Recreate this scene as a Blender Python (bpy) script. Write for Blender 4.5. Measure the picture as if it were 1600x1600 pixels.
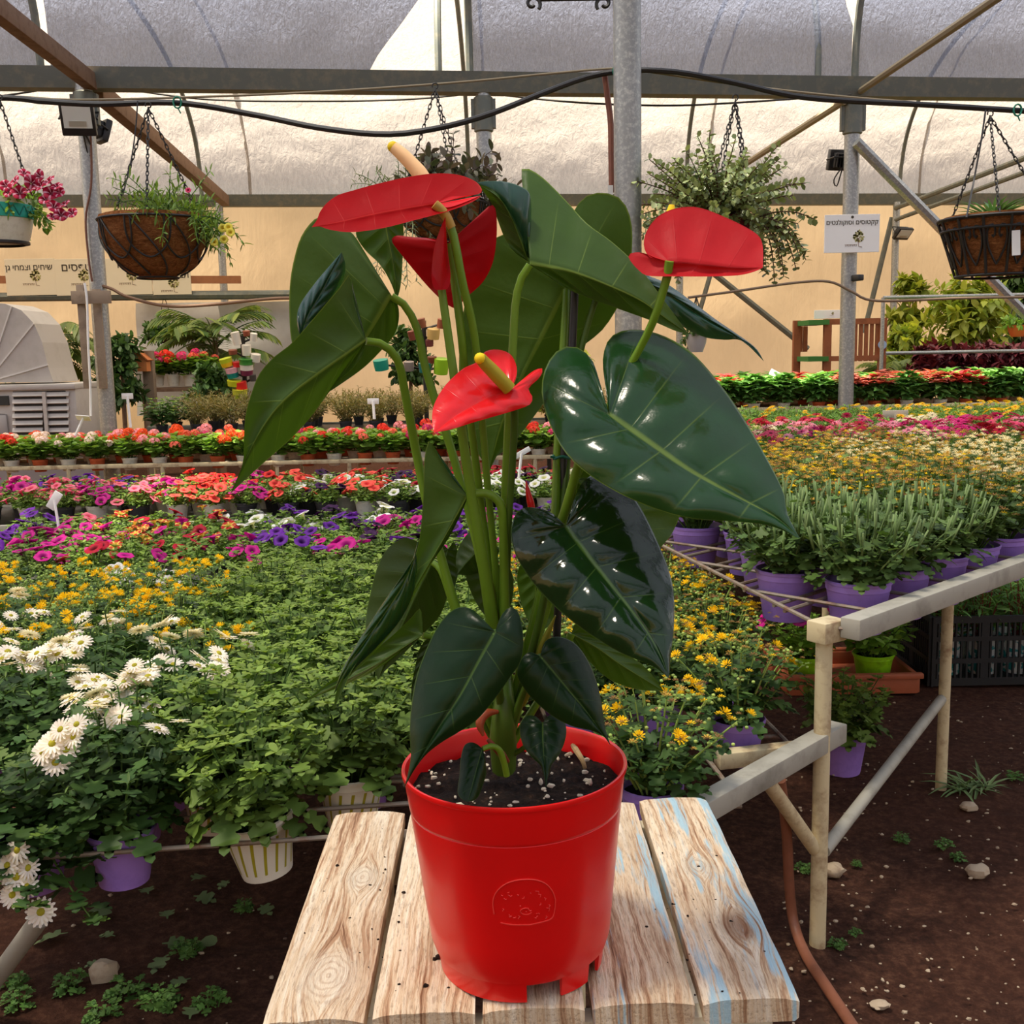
import bpy, bmesh, math, random
import numpy as np
from mathutils import Vector, Matrix
PI = math.pi
for o in list(bpy.data.objects):
    bpy.data.objects.remove(o)
SC = bpy.context.scene
COL = SC.collection
rng = random.Random(7)

# ------------------------------------------------------------------ camera
FPX = 1700.0
CAMZ = 1.30
PITCH = math.radians(8.4)
ROLL = 0.02
CAM = Vector((0, 0, CAMZ))
FW = Vector((0, math.cos(PITCH), -math.sin(PITCH)))
R0 = Vector((1, 0, 0)); U0 = Vector((0, math.sin(PITCH), math.cos(PITCH)))
RT = R0 * math.cos(ROLL) - U0 * math.sin(ROLL)
UP = R0 * math.sin(ROLL) + U0 * math.cos(ROLL)
cd = bpy.data.cameras.new('camera'); cd.sensor_width = 36.0; cd.lens = 36.0 * FPX / 1600.0
cd.clip_start = 0.02; cd.clip_end = 500
cam = bpy.data.objects.new('camera', cd); COL.objects.link(cam)
cam.matrix_world = Matrix(((RT.x, UP.x, -FW.x, CAM.x), (RT.y, UP.y, -FW.y, CAM.y), (RT.z, UP.z, -FW.z, CAM.z), (0, 0, 0, 1)))
SC.camera = cam

# ------------------------------------------------------------------ light
w = bpy.data.worlds.new('sky'); SC.world = w; w.use_nodes = True
bg = w.node_tree.nodes['Background']; bg.inputs[0].default_value = (0.97, 0.97, 0.96, 1); bg.inputs[1].default_value = 0.95
sl = bpy.data.lights.new('sun', 'SUN'); sl.energy = 14.0; sl.angle = math.radians(9); sl.color = (1.0, 0.90, 0.74)
sun = bpy.data.objects.new('sun', sl); COL.objects.link(sun)
sun.rotation_euler = Vector((0.30, 0.10, -0.95)).to_track_quat('-Z', 'Y').to_euler()
SC.view_settings.view_transform = 'Standard'
SC.view_settings.look = 'None'
SC.view_settings.exposure = 1.12
SC.view_settings.gamma = 1.0
SC.view_settings.use_curve_mapping = False
SC.cycles.max_bounces = 8
SC.cycles.transparent_max_bounces = 16

# ------------------------------------------------------------------ pixel helpers (1600 px frame)
def ray(px, py):
    return FW + RT * ((px - 800) / FPX) - UP * ((py - 800) / FPX)
def P(px, py, depth):            # point at an axis depth
    return CAM + ray(px, py) * depth
def onZ(px, py, z):
    r = ray(px, py); return CAM + r * ((z - CAMZ) / r.z)
def onY(px, py, y):
    r = ray(px, py); return CAM + r * (y / r.y)
def S(px, depth):
    return px * depth / FPX
def proj(p):
    d = Vector(p) - CAM; z = d.dot(FW)
    return 800 + FPX * d.dot(RT) / z, 800 - FPX * d.dot(UP) / z, z

# ------------------------------------------------------------------ object helpers
def tag(o, label=None, cat=None, group=None, kind=None):
    if label: o['label'] = label
    if cat: o['category'] = cat
    if group: o['group'] = group
    if kind: o['kind'] = kind
    return o
def thing(name, label, cat, loc=(0, 0, 0), group=None):
    o = bpy.data.objects.new(name, None); COL.objects.link(o); o.location = loc
    o.empty_display_size = 0.05
    return tag(o, label, cat, group)
def wloc(o):
    v = Vector((0, 0, 0))
    while o is not None:
        v += o.location; o = o.parent
    return v
def add(name, mesh, parent=None, loc=(0, 0, 0), rot=None, scale=None):
    o = bpy.data.objects.new(name, mesh); COL.objects.link(o); o.parent = parent; o.location = loc
    if rot is not None: o.rotation_euler = rot
    if scale is not None: o.scale = (scale, scale, scale) if isinstance(scale, (int, float)) else scale
    return o
def newmesh(name, verts, faces, mats, smooth=True, midx=None, uvs=None):
    me = bpy.data.meshes.new(name); me.from_pydata([tuple(v) for v in verts], [], faces)
    for m in (mats if isinstance(mats, (list, tuple)) else [mats]): me.materials.append(m)
    if midx is not None: me.polygons.foreach_set('material_index', np.array(midx, dtype=np.int32))
    if smooth: me.polygons.foreach_set('use_smooth', np.ones(len(faces), dtype=bool))
    if uvs is not None:
        uv = me.uv_layers.new(name='UVMap'); li = np.zeros(len(me.loops), dtype=np.int32); me.loops.foreach_get('vertex_index', li)
        uv.data.foreach_set('uv', np.array(uvs, dtype=np.float32)[li].ravel())
    me.update(); return me

def catmull(pts, n):
    """n+1 points along a Catmull-Rom spline, evenly spaced by length"""
    p = np.array(pts, dtype=float)
    if len(p) == 2: p = np.array([p[0], (p[0] + p[1]) / 2, p[1]])
    q = np.vstack([2 * p[0] - p[1], p, 2 * p[-1] - p[-2]]); out = []
    for i in range(1, len(q) - 2):
        a, b, c, d = q[i - 1], q[i], q[i + 1], q[i + 2]
        for t in np.linspace(0, 1, 12, endpoint=False):
            out.append(0.5 * (2 * b + (c - a) * t + (2 * a - 5 * b + 4 * c - d) * t * t + (3 * b - a - 3 * c + d) * t ** 3))
    out.append(q[-2]); out = np.array(out)
    L = np.concatenate([[0], np.cumsum(np.linalg.norm(np.diff(out, axis=0), axis=1))]); L /= max(L[-1], 1e-9)
    u = np.linspace(0, 1, n + 1)
    return np.stack([np.interp(u, L, out[:, k]) for k in range(p.shape[1])], axis=1)

class MB:
    """collects shapes in world coordinates; build() links ONE mesh object under its parent"""
    def __init__(s): s.v = []; s.f = []; s.m = []
    def raw(s, v, f, mi=0):
        b = len(s.v); s.v += [Vector(x) for x in v]; s.f += [tuple(i + b for i in q) for q in f]; s.m += [mi] * len(f); return s
    def box(s, c, d, rot=None, mi=0, bev=0):
        c = Vector(c); x, y, z = d[0] / 2, d[1] / 2, d[2] / 2
        if bev <= 0:
            vs = [Vector((a * x, b * y, e * z)) for a in (-1, 1) for b in (-1, 1) for e in (-1, 1)]
            fs = [(0, 1, 3, 2), (4, 6, 7, 5), (0, 4, 5, 1), (2, 3, 7, 6), (0, 2, 6, 4), (1, 5, 7, 3)]
        else:
            bm = bmesh.new(); bmesh.ops.create_cube(bm, size=1)
            for q in bm.verts: q.co = Vector((q.co.x * d[0], q.co.y * d[1], q.co.z * d[2]))
            bmesh.ops.bevel(bm, geom=bm.edges[:], offset=bev, segments=2, profile=0.5, affect='EDGES')
            bm.verts.index_update(); vs = [q.co.copy() for q in bm.verts]; fs = [tuple(q.index for q in fc.verts) for fc in bm.faces]; bm.free()
        if rot is not None:
            R = rot if isinstance(rot, Matrix) else Matrix.Rotation(rot, 3, 'Z'); vs = [R @ q for q in vs]
        return s.raw([q + c for q in vs], fs, mi)
    def bar(s, a, b, wd, ht, mi=0, up=Vector((0, 0, 1)), bev=0):
        a = Vector(a); b = Vector(b); d = b - a; L = d.length; y = d.normalized(); x = y.cross(up)
        if x.length < 1e-4: x = Vector((1, 0, 0))
        x.normalize(); z = x.cross(y)
        return s.box((a + b) / 2, (wd, L, ht), Matrix((x, y, z)).transposed(), mi, bev)
    def tube(s, pts, r, n=8, mi=0, cap=True, smoothn=0):
        pts = [Vector(p) for p in pts]
        if smoothn: pts = [Vector(p) for p in catmull([tuple(p) for p in pts], smoothn)]
        k = len(pts); rr = [r] * k if isinstance(r, (int, float)) else list(np.interp(np.linspace(0, 1, k), np.linspace(0, 1, len(r)), r))
        vs = []; prev = None
        for i, p in enumerate(pts):
            t = (pts[min(i + 1, k - 1)] - pts[max(i - 1, 0)])
            t = t.normalized() if t.length > 1e-9 else Vector((0, 0, 1))
            if prev is None:
                a = t.cross(Vector((0, 0, 1)));  a = a if a.length > 1e-3 else t.cross(Vector((1, 0, 0)))
            else:
                a = prev - t * prev.dot(t)
            a.normalize(); prev = a; b = t.cross(a)
            for j in range(n):
                th = 2 * PI * j / n; vs.append(p + (a * math.cos(th) + b * math.sin(th)) * rr[i])
        fs = [(i * n + j, i * n + (j + 1) % n, (i + 1) * n + (j + 1) % n, (i + 1) * n + j) for i in range(k - 1) for j in range(n)]
        if cap: fs += [tuple(range(n))[::-1], tuple(range((k - 1) * n, k * n))]
        return s.raw(vs, fs, mi)
    def lathe(s, prof, c=(0, 0, 0), n=24, mi=0, axis=None):
        """prof: (radius, height) list"""
        c = Vector(c); M = Vector((0, 0, 1)).rotation_difference(Vector(axis)).to_matrix() if axis is not None else None
        vs = []
        for (r, z) in prof:
            for j in range(n):
                th = 2 * PI * j / n; q = Vector((r * math.cos(th), r * math.sin(th), z)); vs.append((M @ q if M else q) + c)
        fs = [(i * n + j, i * n + (j + 1) % n, (i + 1) * n + (j + 1) % n, (i + 1) * n + j) for i in range(len(prof) - 1) for j in range(n)]
        return s.raw(vs, fs, mi)
    def blob(s, c, d, n=8, m=5, mi=0, jit=0, rg=None):
        c = Vector(c); vs = []; rg = rg or rng
        for i in range(m + 1):
            ph = PI * i / m
            for j in range(n):
                th = 2 * PI * j / n; k = 1 + (rg.uniform(-jit, jit) if jit and 0 < i < m else 0)
                vs.append(c + Vector((d[0] * math.sin(ph) * math.cos(th) * k, d[1] * math.sin(ph) * math.sin(th) * k, d[2] * math.cos(ph) * k)))
        fs = [(i * n + j, i * n + (j + 1) % n, (i + 1) * n + (j + 1) % n, (i + 1) * n + j) for i in range(m) for j in range(n)]
        return s.raw(vs, fs, mi)
    def mesh(s, name, mats, smooth=True, origin=(0, 0, 0)):
        o = Vector(origin); return newmesh(name, [p - o for p in s.v], s.f, mats, smooth, s.m)
    def build(s, name, mats, parent=None, smooth=True, weld=False):
        o = wloc(parent) if parent is not None else Vector((0, 0, 0))
        me = s.mesh(name, mats, smooth, o)
        if smooth:
            try: me.set_sharp_from_angle(angle=math.radians(40))
            except Exception: pass
        return add(name, me, parent)

# ------------------------------------------------------------------ materials
def lin(c):
    return tuple((x / 12.92 if x <= 0.04045 else ((x + 0.055) / 1.055) ** 2.4) for x in [q / 255.0 for q in c])
MATS = {}
class NT:
    def __init__(s, name):
        s.m = bpy.data.materials.new(name); s.m.use_nodes = True; s.t = s.m.node_tree; s.t.nodes.clear()
        s.out = s.n('ShaderNodeOutputMaterial')
    def n(s, ty, **kw):
        nd = s.t.nodes.new(ty)
        for k, v in kw.items(): setattr(nd, k, v)
        return nd
    def l(s, a, b): s.t.links.new(a, b)
    def val(s, sock, v):
        if hasattr(v, 'is_output'): s.l(v, sock)
        elif isinstance(v, (tuple, list)) and len(v) == 3 and sock.type == 'RGBA': sock.default_value = (*v, 1)
        else: sock.default_value = v
    def math(s, op, a, b=None, c=None, clamp=False):
        nd = s.n('ShaderNodeMath', operation=op, use_clamp=clamp)
        for i, x in enumerate((a, b, c)):
            if x is not None: s.val(nd.inputs[i], x)
        return nd.outputs[0]
    def mix(s, fac, a, b, blend='MIX'):
        nd = s.n('ShaderNodeMix', data_type='RGBA', blend_type=blend); s.val(nd.inputs[0], fac); s.val(nd.inputs[6], a); s.val(nd.inputs[7], b); return nd.outputs[2]
    def noise(s, vec, scale, detail=4, rough=0.55, dist=0):
        nd = s.n('ShaderNodeTexNoise'); s.l(vec, nd.inputs['Vector'])
        nd.inputs['Scale'].default_value = scale; nd.inputs['Detail'].default_value = detail; nd.inputs['Roughness'].default_value = rough; nd.inputs['Distortion'].default_value = dist
        return nd.outputs['Fac']
    def ramp(s, fac, stops, interp='LINEAR'):
        nd = s.n('ShaderNodeValToRGB'); cr = nd.color_ramp; cr.interpolation = interp
        while len(cr.elements) < len(stops): cr.elements.new(0.5)
        for e, (p, c) in zip(cr.elements, stops):
            e.position = p; e.color = (*c, 1) if not isinstance(c, (int, float)) else (c, c, c, 1)
        s.l(fac, nd.inputs[0]); return nd.outputs[0]
    def coord(s, which='Object'):
        return s.n('ShaderNodeTexCoord').outputs[which]
    def mapping(s, vec, scale=(1, 1, 1), loc=(0, 0, 0)):
        nd = s.n('ShaderNodeMapping'); s.l(vec, nd.inputs[0]); nd.inputs['Scale'].default_value = scale; nd.inputs['Location'].default_value = loc; return nd.outputs[0]
    def bump(s, h, strength=0.3, dist=0.01):
        nd = s.n('ShaderNodeBump'); nd.inputs['Strength'].default_value = strength; nd.inputs['Distance'].default_value = dist; s.l(h, nd.inputs['Height']); return nd.outputs[0]
    def bsdf(s, col, rough=0.5, spec=0.5, metal=0.0, normal=None, coat=0.0, coatr=0.1):
        b = s.n('ShaderNodeBsdfPrincipled'); s.val(b.inputs['Base Color'], col); s.val(b.inputs['Roughness'], rough)
        b.inputs['Specular IOR Level'].default_value = spec; b.inputs['Metallic'].default_value = metal
        b.inputs['Coat Weight'].default_value = coat; b.inputs['Coat Roughness'].default_value = coatr
        if normal is not None: s.l(normal, b.inputs['Normal'])
        return b.outputs[0]
    def translucent(s, col):
        b = s.n('ShaderNodeBsdfTranslucent'); s.val(b.inputs[0], col); return b.outputs[0]
    def mixs(s, fac, a, b):
        nd = s.n('ShaderNodeMixShader'); s.val(nd.inputs[0], fac); s.l(a, nd.inputs[1]); s.l(b, nd.inputs[2]); return nd.outputs[0]
    def done(s, sh): s.l(sh, s.out.inputs[0]); return s.m

def plain(name, rgb, rough=0.5, spec=0.4, metal=0.0, var=0.0, dirt=None, bump=None, coat=0.0, scale=30):
    """rgb in sRGB 0-255; dirt = (rgb2, amount); bump = (scale, strength)"""
    k = NT(name); co = k.coord(); c = lin(rgb)
    if dirt:
        fac = k.ramp(k.noise(co, scale, 6, 0.65), [(0.5 - 0.02, 0.0), (0.5 + 0.22, dirt[1])])
        c = k.mix(fac, c, lin(dirt[0]))
    if var:
        oi = k.n('ShaderNodeObjectInfo'); hs = k.n('ShaderNodeHueSaturation')
        k.l(k.math('ADD', k.math('MULTIPLY', oi.outputs['Random'], 2 * var), 1 - var), hs.inputs['Value']); k.val(hs.inputs['Color'], c); c = hs.outputs[0]
    nrm = k.bump(k.noise(co, bump[0], 5), bump[1], 0.005) if bump else None
    return k.done(k.bsdf(c, rough, spec, metal, nrm, coat))
def leafy(name, rgb, rgb2=None, rough=0.5, trans=0.3, spec=0.35, spread=0.35, hue=0.0):
    """foliage or petals: each leaf (mesh island) its own shade; light passes through"""
    k = NT(name); g = k.n('ShaderNodeNewGeometry'); oi = k.n('ShaderNodeObjectInfo')
    r = g.outputs['Random Per Island']; c = lin(rgb)
    if rgb2 is not None: c = k.mix(r, c, lin(rgb2))
    hs = k.n('ShaderNodeHueSaturation'); k.val(hs.inputs['Color'], c)
    rr = k.math('FRACT', k.math('MULTIPLY', r, 7.31))
    v = k.math('MULTIPLY', k.math('ADD', k.math('MULTIPLY', rr, 2 * spread), 1 - spread), k.math('ADD', k.math('MULTIPLY', oi.outputs['Random'], 0.24), 0.88))
    k.l(v, hs.inputs['Value']); c = hs.outputs[0]
    sh = k.bsdf(c, rough, spec)
    if trans:
        tc = k.mix(1.0, c, (1.25, 1.25, 0.75), 'MULTIPLY')
        sh = k.mixs(trans, sh, k.translucent(tc))
    return k.done(sh)
# ================================================================== THE GREENHOUSE SHELL
from mathutils import noise as mnoise
def GY(x, y0): return y0 + 0.13 * x            # the gutters run slightly askew to the camera
GUT_Y, BACK_Y, GUT_Z = 8.9, 15.5, 3.37
SPAN, RISE = 6.6, 1.9
def film(name, rgb, thru, rgb_t, bs=(22, 0.5), streak=0.0, dirt=0.0, fr=(0.72, 1.12)):
    k = NT(name); co = k.coord()
    nz = k.noise(k.mapping(co, (1.0, 1.0, 0.55)), bs[0], 5, 0.62, 1.2)
    n2 = k.noise(k.mapping(co, (14, 14, 0.4)), 2.2, 3)
    h = k.math('ADD', nz, k.math('MULTIPLY', n2, streak))
    nr = k.bump(h, bs[1], 0.03)
    grime = k.ramp(k.noise(co, 0.7, 5, 0.6), [(0.45, 0.0), (0.75, dirt)])
    crinkle = k.ramp(k.noise(k.mapping(co, (1, 1, 0.4)), bs[0] * 3.2, 6, 0.7, 0.6), [(0.34, fr[0]), (0.66, fr[1])])  # light and dark of the film's crinkles, put into its colour
    c = k.mix(1.0, k.mix(grime, lin(rgb), lin((120, 105, 75))), crinkle, 'MULTIPLY')
    ct = k.mix(1.0, k.mix(grime, lin(rgb_t), lin((150, 125, 80))), crinkle, 'MULTIPLY')
    df = k.n('ShaderNodeBsdfDiffuse'); k.val(df.inputs[0], c); k.l(nr, df.inputs['Normal'])
    tr = k.n('ShaderNodeBsdfTranslucent'); k.val(tr.inputs[0], ct); k.l(nr, tr.inputs['Normal'])
    tp = k.n('ShaderNodeBsdfTransparent')
    return k.done(k.mixs(thru, k.mixs(0.55, df.outputs[0], tr.outputs[0]), tp.outputs[0]))
FILM_NEAR = film('grey_roof_film', (146, 152, 172), 0.085, (112, 120, 142), (26, 1.0), 0.6, 0.05)
FILM_FAR = film('cream_roof_film', (184, 174, 164), 0.06, (146, 138, 130), (9, 1.0), 0.25, 0.08, (0.78, 1.08))
FILM_WALL = film('beige_wall_film', (206, 182, 144), 0.02, (192, 163, 116), (1.6, 0.35), 0.2, 0.3, (0.95, 1.03))
STEEL = plain('galvanised_steel', (150, 152, 150), 0.42, 0.5, 0.55, dirt=((205, 205, 198), 0.8), scale=60)
STEEL_DULL = plain('dull_grey_steel', (104, 108, 100), 0.6, 0.4, 0.2, dirt=((150, 140, 115), 0.5), scale=12)
RUSTY = plain('cream_painted_steel_with_rust', (206, 190, 150), 0.6, 0.35, 0.0, dirt=((122, 74, 42), 0.85), scale=17)
WEATHERED = plain('weathered_grey_rail', (168, 164, 150), 0.65, 0.3, 0.15, dirt=((112, 108, 96), 0.7), scale=9)
OLDWOOD = plain('aged_timber', (128, 102, 82), 0.8, 0.2, dirt=((96, 70, 52), 0.8), bump=(40, 0.5), scale=14)
BLACK = plain('black_plastic', (26, 26, 28), 0.45, 0.5)
DARKIRON = plain('black_iron', (32, 30, 28), 0.55, 0.5)
WHITE = plain('white_plastic', (236, 236, 232), 0.4, 0.5)
WIRE_T = plain('taupe_wire', (140, 128, 104), 0.7)
WIRE_D = plain('dark_wire', (52, 50, 46), 0.7)
REDPIPE = plain('rust_red_pipe', (122, 70, 50), 0.55, 0.4, dirt=((90, 55, 40), 0.6), scale=20)

# ---- ground
k = NT('red_brown_soil'); co = k.coord()
n1 = k.noise(co, 1.1, 6, 0.6); n2 = k.noise(co, 42, 8, 0.75); n3 = k.noise(co, 120, 4, 0.7)
c = k.ramp(n2, [(0.28, lin((34, 22, 17))), (0.5, lin((82, 52, 39))), (0.72, lin((130, 90, 68)))])
c = k.mix(k.ramp(n1, [(0.4, 0.0), (0.65, 0.5)]), c, lin((88, 52, 37)))
c = k.mix(k.ramp(n3, [(0.73, 0.0), (0.78, 0.7)]), c, lin((196, 170, 140)))
SOIL = k.done(k.bsdf(c, 0.95, 0.15, 0, k.bump(n2, 0.9, 0.03)))
xs = np.unique(np.round(np.concatenate([np.linspace(-30, -3, 20), np.linspace(-3, 4, 140), np.linspace(4, 30, 20)]), 4))
ys = np.unique(np.round(np.concatenate([np.linspace(-16, 0.6, 10), np.linspace(0.6, 6, 120), np.linspace(6, 32, 20)]), 4))
vs = []
for y in ys:
    for x in xs:
        h = 0.018 * mnoise.noise((x * 1.7, y * 1.7, 0)) + 0.012 * mnoise.noise((x * 7, y * 7, 3)) + 0.006 * mnoise.noise((x * 19, y * 19, 5))
        vs.append((x, y, h - 0.006))
nx = len(xs)
fs = [(j * nx + i, j * nx + i + 1, (j + 1) * nx + i + 1, (j + 1) * nx + i) for j in range(len(ys) - 1) for i in range(nx - 1)]
tag(add('floor', newmesh('floor', vs, fs, SOIL)), 'red brown earth floor of the greenhouse strewn with grit', kind='structure')

# ---- roof films
def sheet(y0, xa, xb, m, nx=24, nv=40, xb_pull=None, xa_pull=None, wav=0.05, seed=0, v0=0.0, v1=1.0):
    vs = []
    for j in range(nv + 1):
        v = v0 + (v1 - v0) * j / nv; th = PI * v
        a = xa + (xa_pull(v) if xa_pull else 0); b = xb + (xb_pull(v) if xb_pull else 0)
        for i in range(nx + 1):
            x = a + (b - a) * i / nx
            yy = y0 - SPAN / 2 + SPAN / 2 * math.cos(th); z = GUT_Z + 0.06 + RISE * math.sin(th) ** 0.8
            s_ = min(1.0, v * 16, (1.02 - v) * 16) * wav * (mnoise.noise((x * 1.3 + seed, v * 14, 1)) + 0.5 * mnoise.noise((x * 4 + seed, v * 30, 2)))
            sag = -0.10 * math.sin(PI * i / nx) * math.sin(th)
            vs.append((x, GY(x, yy) + s_ * 0.7, z + s_ + sag))
    n = nx + 1
    fs = [(j * n + i, j * n + i + 1, (j + 1) * n + i + 1, (j + 1) * n + i) for j in range(nv) for i in range(nx)]
    o = add('ceiling', newmesh('ceiling', vs, fs, m)); o['kind'] = 'structure'; return o
HX = [-15.8, -12.7, -9.6, -6.5, -3.42, -0.26, 2.86, 6.0, 9.1, 12.2, 15.3]       # hoop positions along the gutter
ease = lambda v, w: max(0.0, 1 - v / w) ** 1.6
for i in range(len(HX) - 1):
    xa, xb = HX[i] + 0.03, HX[i + 1] - 0.03
    pull_b = (lambda v: -0.75 * ease(v, 0.17)) if i == 4 else ((lambda v: -0.10 * max(0.0, min(1, (v - 0.045) / 0.03))) if i == 5 else None)
    pull_a = (lambda v: 0.04 + 0.10 * max(0.0, min(1, (v - 0.08) / 0.03))) if i == 4 else None
    sheet(GUT_Y, xa, xb, FILM_NEAR, 26, 90, pull_b, pull_a, 0.04, i * 3.1)
    sheet(BACK_Y, HX[i] - 0.02, HX[i + 1] + 0.02, FILM_FAR, 40, 110, None, None, 0.05, 40 + i * 2.7, 0.0, 0.84)
for k_ in range(1, 3):
    sheet(GUT_Y - SPAN * k_, -15.8, 15.3, FILM_NEAR, 30, 20, None, None, 0.05, 80 + k_)

# ---- back wall film
vs = []; NXW, NZW = 90, 24
for j in range(NZW + 1):
    for i in range(NXW + 1):
        x = -15.8 + 31 * i / NXW; z = GUT_Z * j / NZW
        s_ = 0.05 * mnoise.noise((x * 0.9, z * 0.9, 9)) + 0.02 * mnoise.noise((x * 4, z * 0.8, 4))
        vs.append((x, GY(x, BACK_Y + 0.35) + s_, z))
n = NXW + 1
fs = [(j * n + i, j * n + i + 1, (j + 1) * n + i + 1, (j + 1) * n + i) for j in range(NZW) for i in range(NXW)]
tag(add('wall_back', newmesh('wall_back', vs, fs, FILM_WALL)), 'beige plastic film wall closing the back of the greenhouse', kind='structure')

# ---- the side and rear walls (out of frame, closing the house)
for nm, pts in (('wall_left', [(-15.8, -18), (-15.8, 14.5)]), ('wall_right', [(15.2, 18), (15.2, -14)]), ('wall_rear', [(15.2, -12.6), (-15.8, -12.6)])):
    (xa, ya), (xb, yb) = pts
    o = add(nm, newmesh(nm, [(xa, ya, 0), (xb, yb, 0), (xb, yb, GUT_Z), (xa, ya, GUT_Z)], [(0, 1, 2, 3)], FILM_WALL)); o['kind'] = 'structure'
# ---- gutters (channel section)
def gutter(name, y0, xr, h=0.125, wd=0.16):
    prof = [(-wd / 2, h), (-wd / 2 + 0.02, 0), (wd / 2 - 0.02, 0), (wd / 2, h), (wd / 2 + 0.03, h), (wd / 2 - 0.01, -0.02), (-wd / 2 + 0.01, -0.02), (-wd / 2 - 0.03, h)]
    m = MB(); vs = []
    for x in (-xr, xr):
        for (a, b) in prof: vs.append((x, GY(x, y0) + a, GUT_Z - 0.06 + b))
    k_ = len(prof); m.raw(vs, [(i, (i + 1) % k_, k_ + (i + 1) % k_, k_ + i) for i in range(k_)])
    o = m.build(name, STEEL_DULL, None, False); o['kind'] = 'structure'; return o
tag(gutter('trim_1', GUT_Y, 15), 'grey steel gutter beam under the grey roof film')
tag(gutter('trim_2', BACK_Y, 15), 'grey steel gutter beam along the top of the beige wall')

# ---- hoops, poles and ties
def hoop(y0, x, label, r=0.03):
    m = MB(); pts = []
    for j in range(41):
        th = PI * j / 40
        pts.append((x, GY(x, y0 - SPAN / 2 + (SPAN / 2) * math.cos(th)), GUT_Z + 0.03 + (RISE - 0.02) * math.sin(th) ** 0.8 - 0.06 * math.sin(th)))
    m.tube(pts, r, 8)
    return tag(m.build('roof_hoop', STEEL_DULL), label, 'hoop', 'roof hoops')
for x in HX[3:8]:
    hoop(GUT_Y, x, 'grey steel pipe hoop carrying the grey roof film')
for x in [-7.2, -4.05, -0.5, 2.55, 5.7]:
    hoop(BACK_Y, x, 'grey steel pipe hoop under the cream roof film', 0.028)
def pole(px, py, y, ztop, r, label, name='support_pole', m=STEEL, coup=True):
    p = onY(px, py, y); t = thing(name, label, 'pole', (p.x, p.y, 0)); b = MB()
    b.lathe([(0, 0), (r, 0), (r, ztop), (0, ztop)], (p.x, p.y, 0), 20); b.build('shaft', m, t)
    if coup:
        c = MB(); c.lathe([(r, ztop - 0.34), (r * 1.25, ztop - 0.33), (r * 1.25, ztop - 0.08), (r, ztop - 0.07)], (p.x, p.y, 0), 20)
        for s_ in (-1, 1): c.box((p.x + s_ * r * 1.35, p.y, ztop - 0.2), (0.03, 0.05, 0.22))
        c.build('top_clamp', STEEL_DULL, t)
    return p, t
PL, TL = pole(150, 400, GY(-3.4, GUT_Y), 3.34, 0.063, 'galvanised pole with weathered boards tied to it')
PM, TM = pole(757, 250, GY(-0.2, GUT_Y), 3.34, 0.06, 'galvanised pole rising behind the central hanging basket')
PR, TR = pole(1327, 400, GY(2.85, GUT_Y), 3.34, 0.063, 'galvanised pole carrying the white cactus sign')
PC, TC = pole(981, 300, 4.75, 3.9, 0.058, 'thick galvanised pole standing behind the anthurium', coup=False)
for px, lb in ((348, 'thin steel pole at the wall beside the wooden batten'), (745, 'thin steel pole at the wall behind the spathes'),
               (1062, 'thin steel pole at the wall below the jade plant'), (1398, 'thin steel pole at the wall with a floodlight')):
    yy = GY((px - 800) * 15.6 / FPX, BACK_Y - 0.05); pole(px, 420, yy, 3.32, 0.05, lb, coup=False)
def tie(pa, ya, pb, yb, r, m, label, name='roof_tie', square=False, ext=1.0):
    a = onY(*pa, ya); b = onY(*pb, yb); b = a + (b - a) * ext; q = MB()
    if square: q.bar(a, b, r * 2, r * 2.6, bev=0.006)
    else: q.tube([a, b], r, 8)
    return tag(q.build(name, m), label, 'tie bar')
def ybk(px): return GY((px - 800) * 15.6 / FPX, BACK_Y) - 0.12      # where a tie meets the wall gutter
def ywl(px): return GY((px - 800) * 15.9 / FPX, BACK_Y) + 0.12      # just inside the wall film
tie((142, 128), 8.45, (-60, -30), 6.2, 0.045, OLDWOOD, 'timber tie bar under the grey film above the pole with boards', square=True, ext=2.4)
tie((150, 140), 8.6, (352, 314), ybk(352), 0.052, OLDWOOD, 'timber tie bar running from the gutter back to the wall corner', square=True)
tie((1345, 142), 9.2, (1590, -25), 6.4, 0.028, WIRE_T, 'thin tan tie rod under the grey film above the cactus sign', ext=2.4)
tie((1320, 157), 9.2, (1062, 322), ybk(1062), 0.032, WIRE_T, 'tan tie rod crossing behind the jade plant basket')
tie((1400, 325), ybk(1400), (1640, 232), 12.0, 0.035, STEEL_DULL, 'upper slanting rod beneath the cream film near the ironwork basket')
tie((1400, 343), ybk(1400), (1640, 255), 12.0, 0.03, STEEL_DULL, 'lower slanting rod beneath the cream film near the ironwork basket')
tie((1338, 222), 9.15, (1640, 530), 9.6, 0.045, STEEL, 'stout steel brace slanting down from the sign pole', 'pole_brace')
tie((1100, 415), ywl(1100), (1262, 545), ywl(1262), 0.045, STEEL_DULL, 'grey brace leaning down to the cedar rack', 'wall_brace')
tie((1120, 395), ywl(1120) - 0.1, (1060, 600), ywl(1060) - 0.1, 0.035, STEEL_DULL, 'thin grey brace on the wall below the jade plant', 'wall_brace')
tie((1394, 340), ywl(1394), (1350, 520), ywl(1350), 0.04, STEEL_DULL, 'thin brace on the wall leaning behind the cactus sign pole', 'wall_brace')
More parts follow.
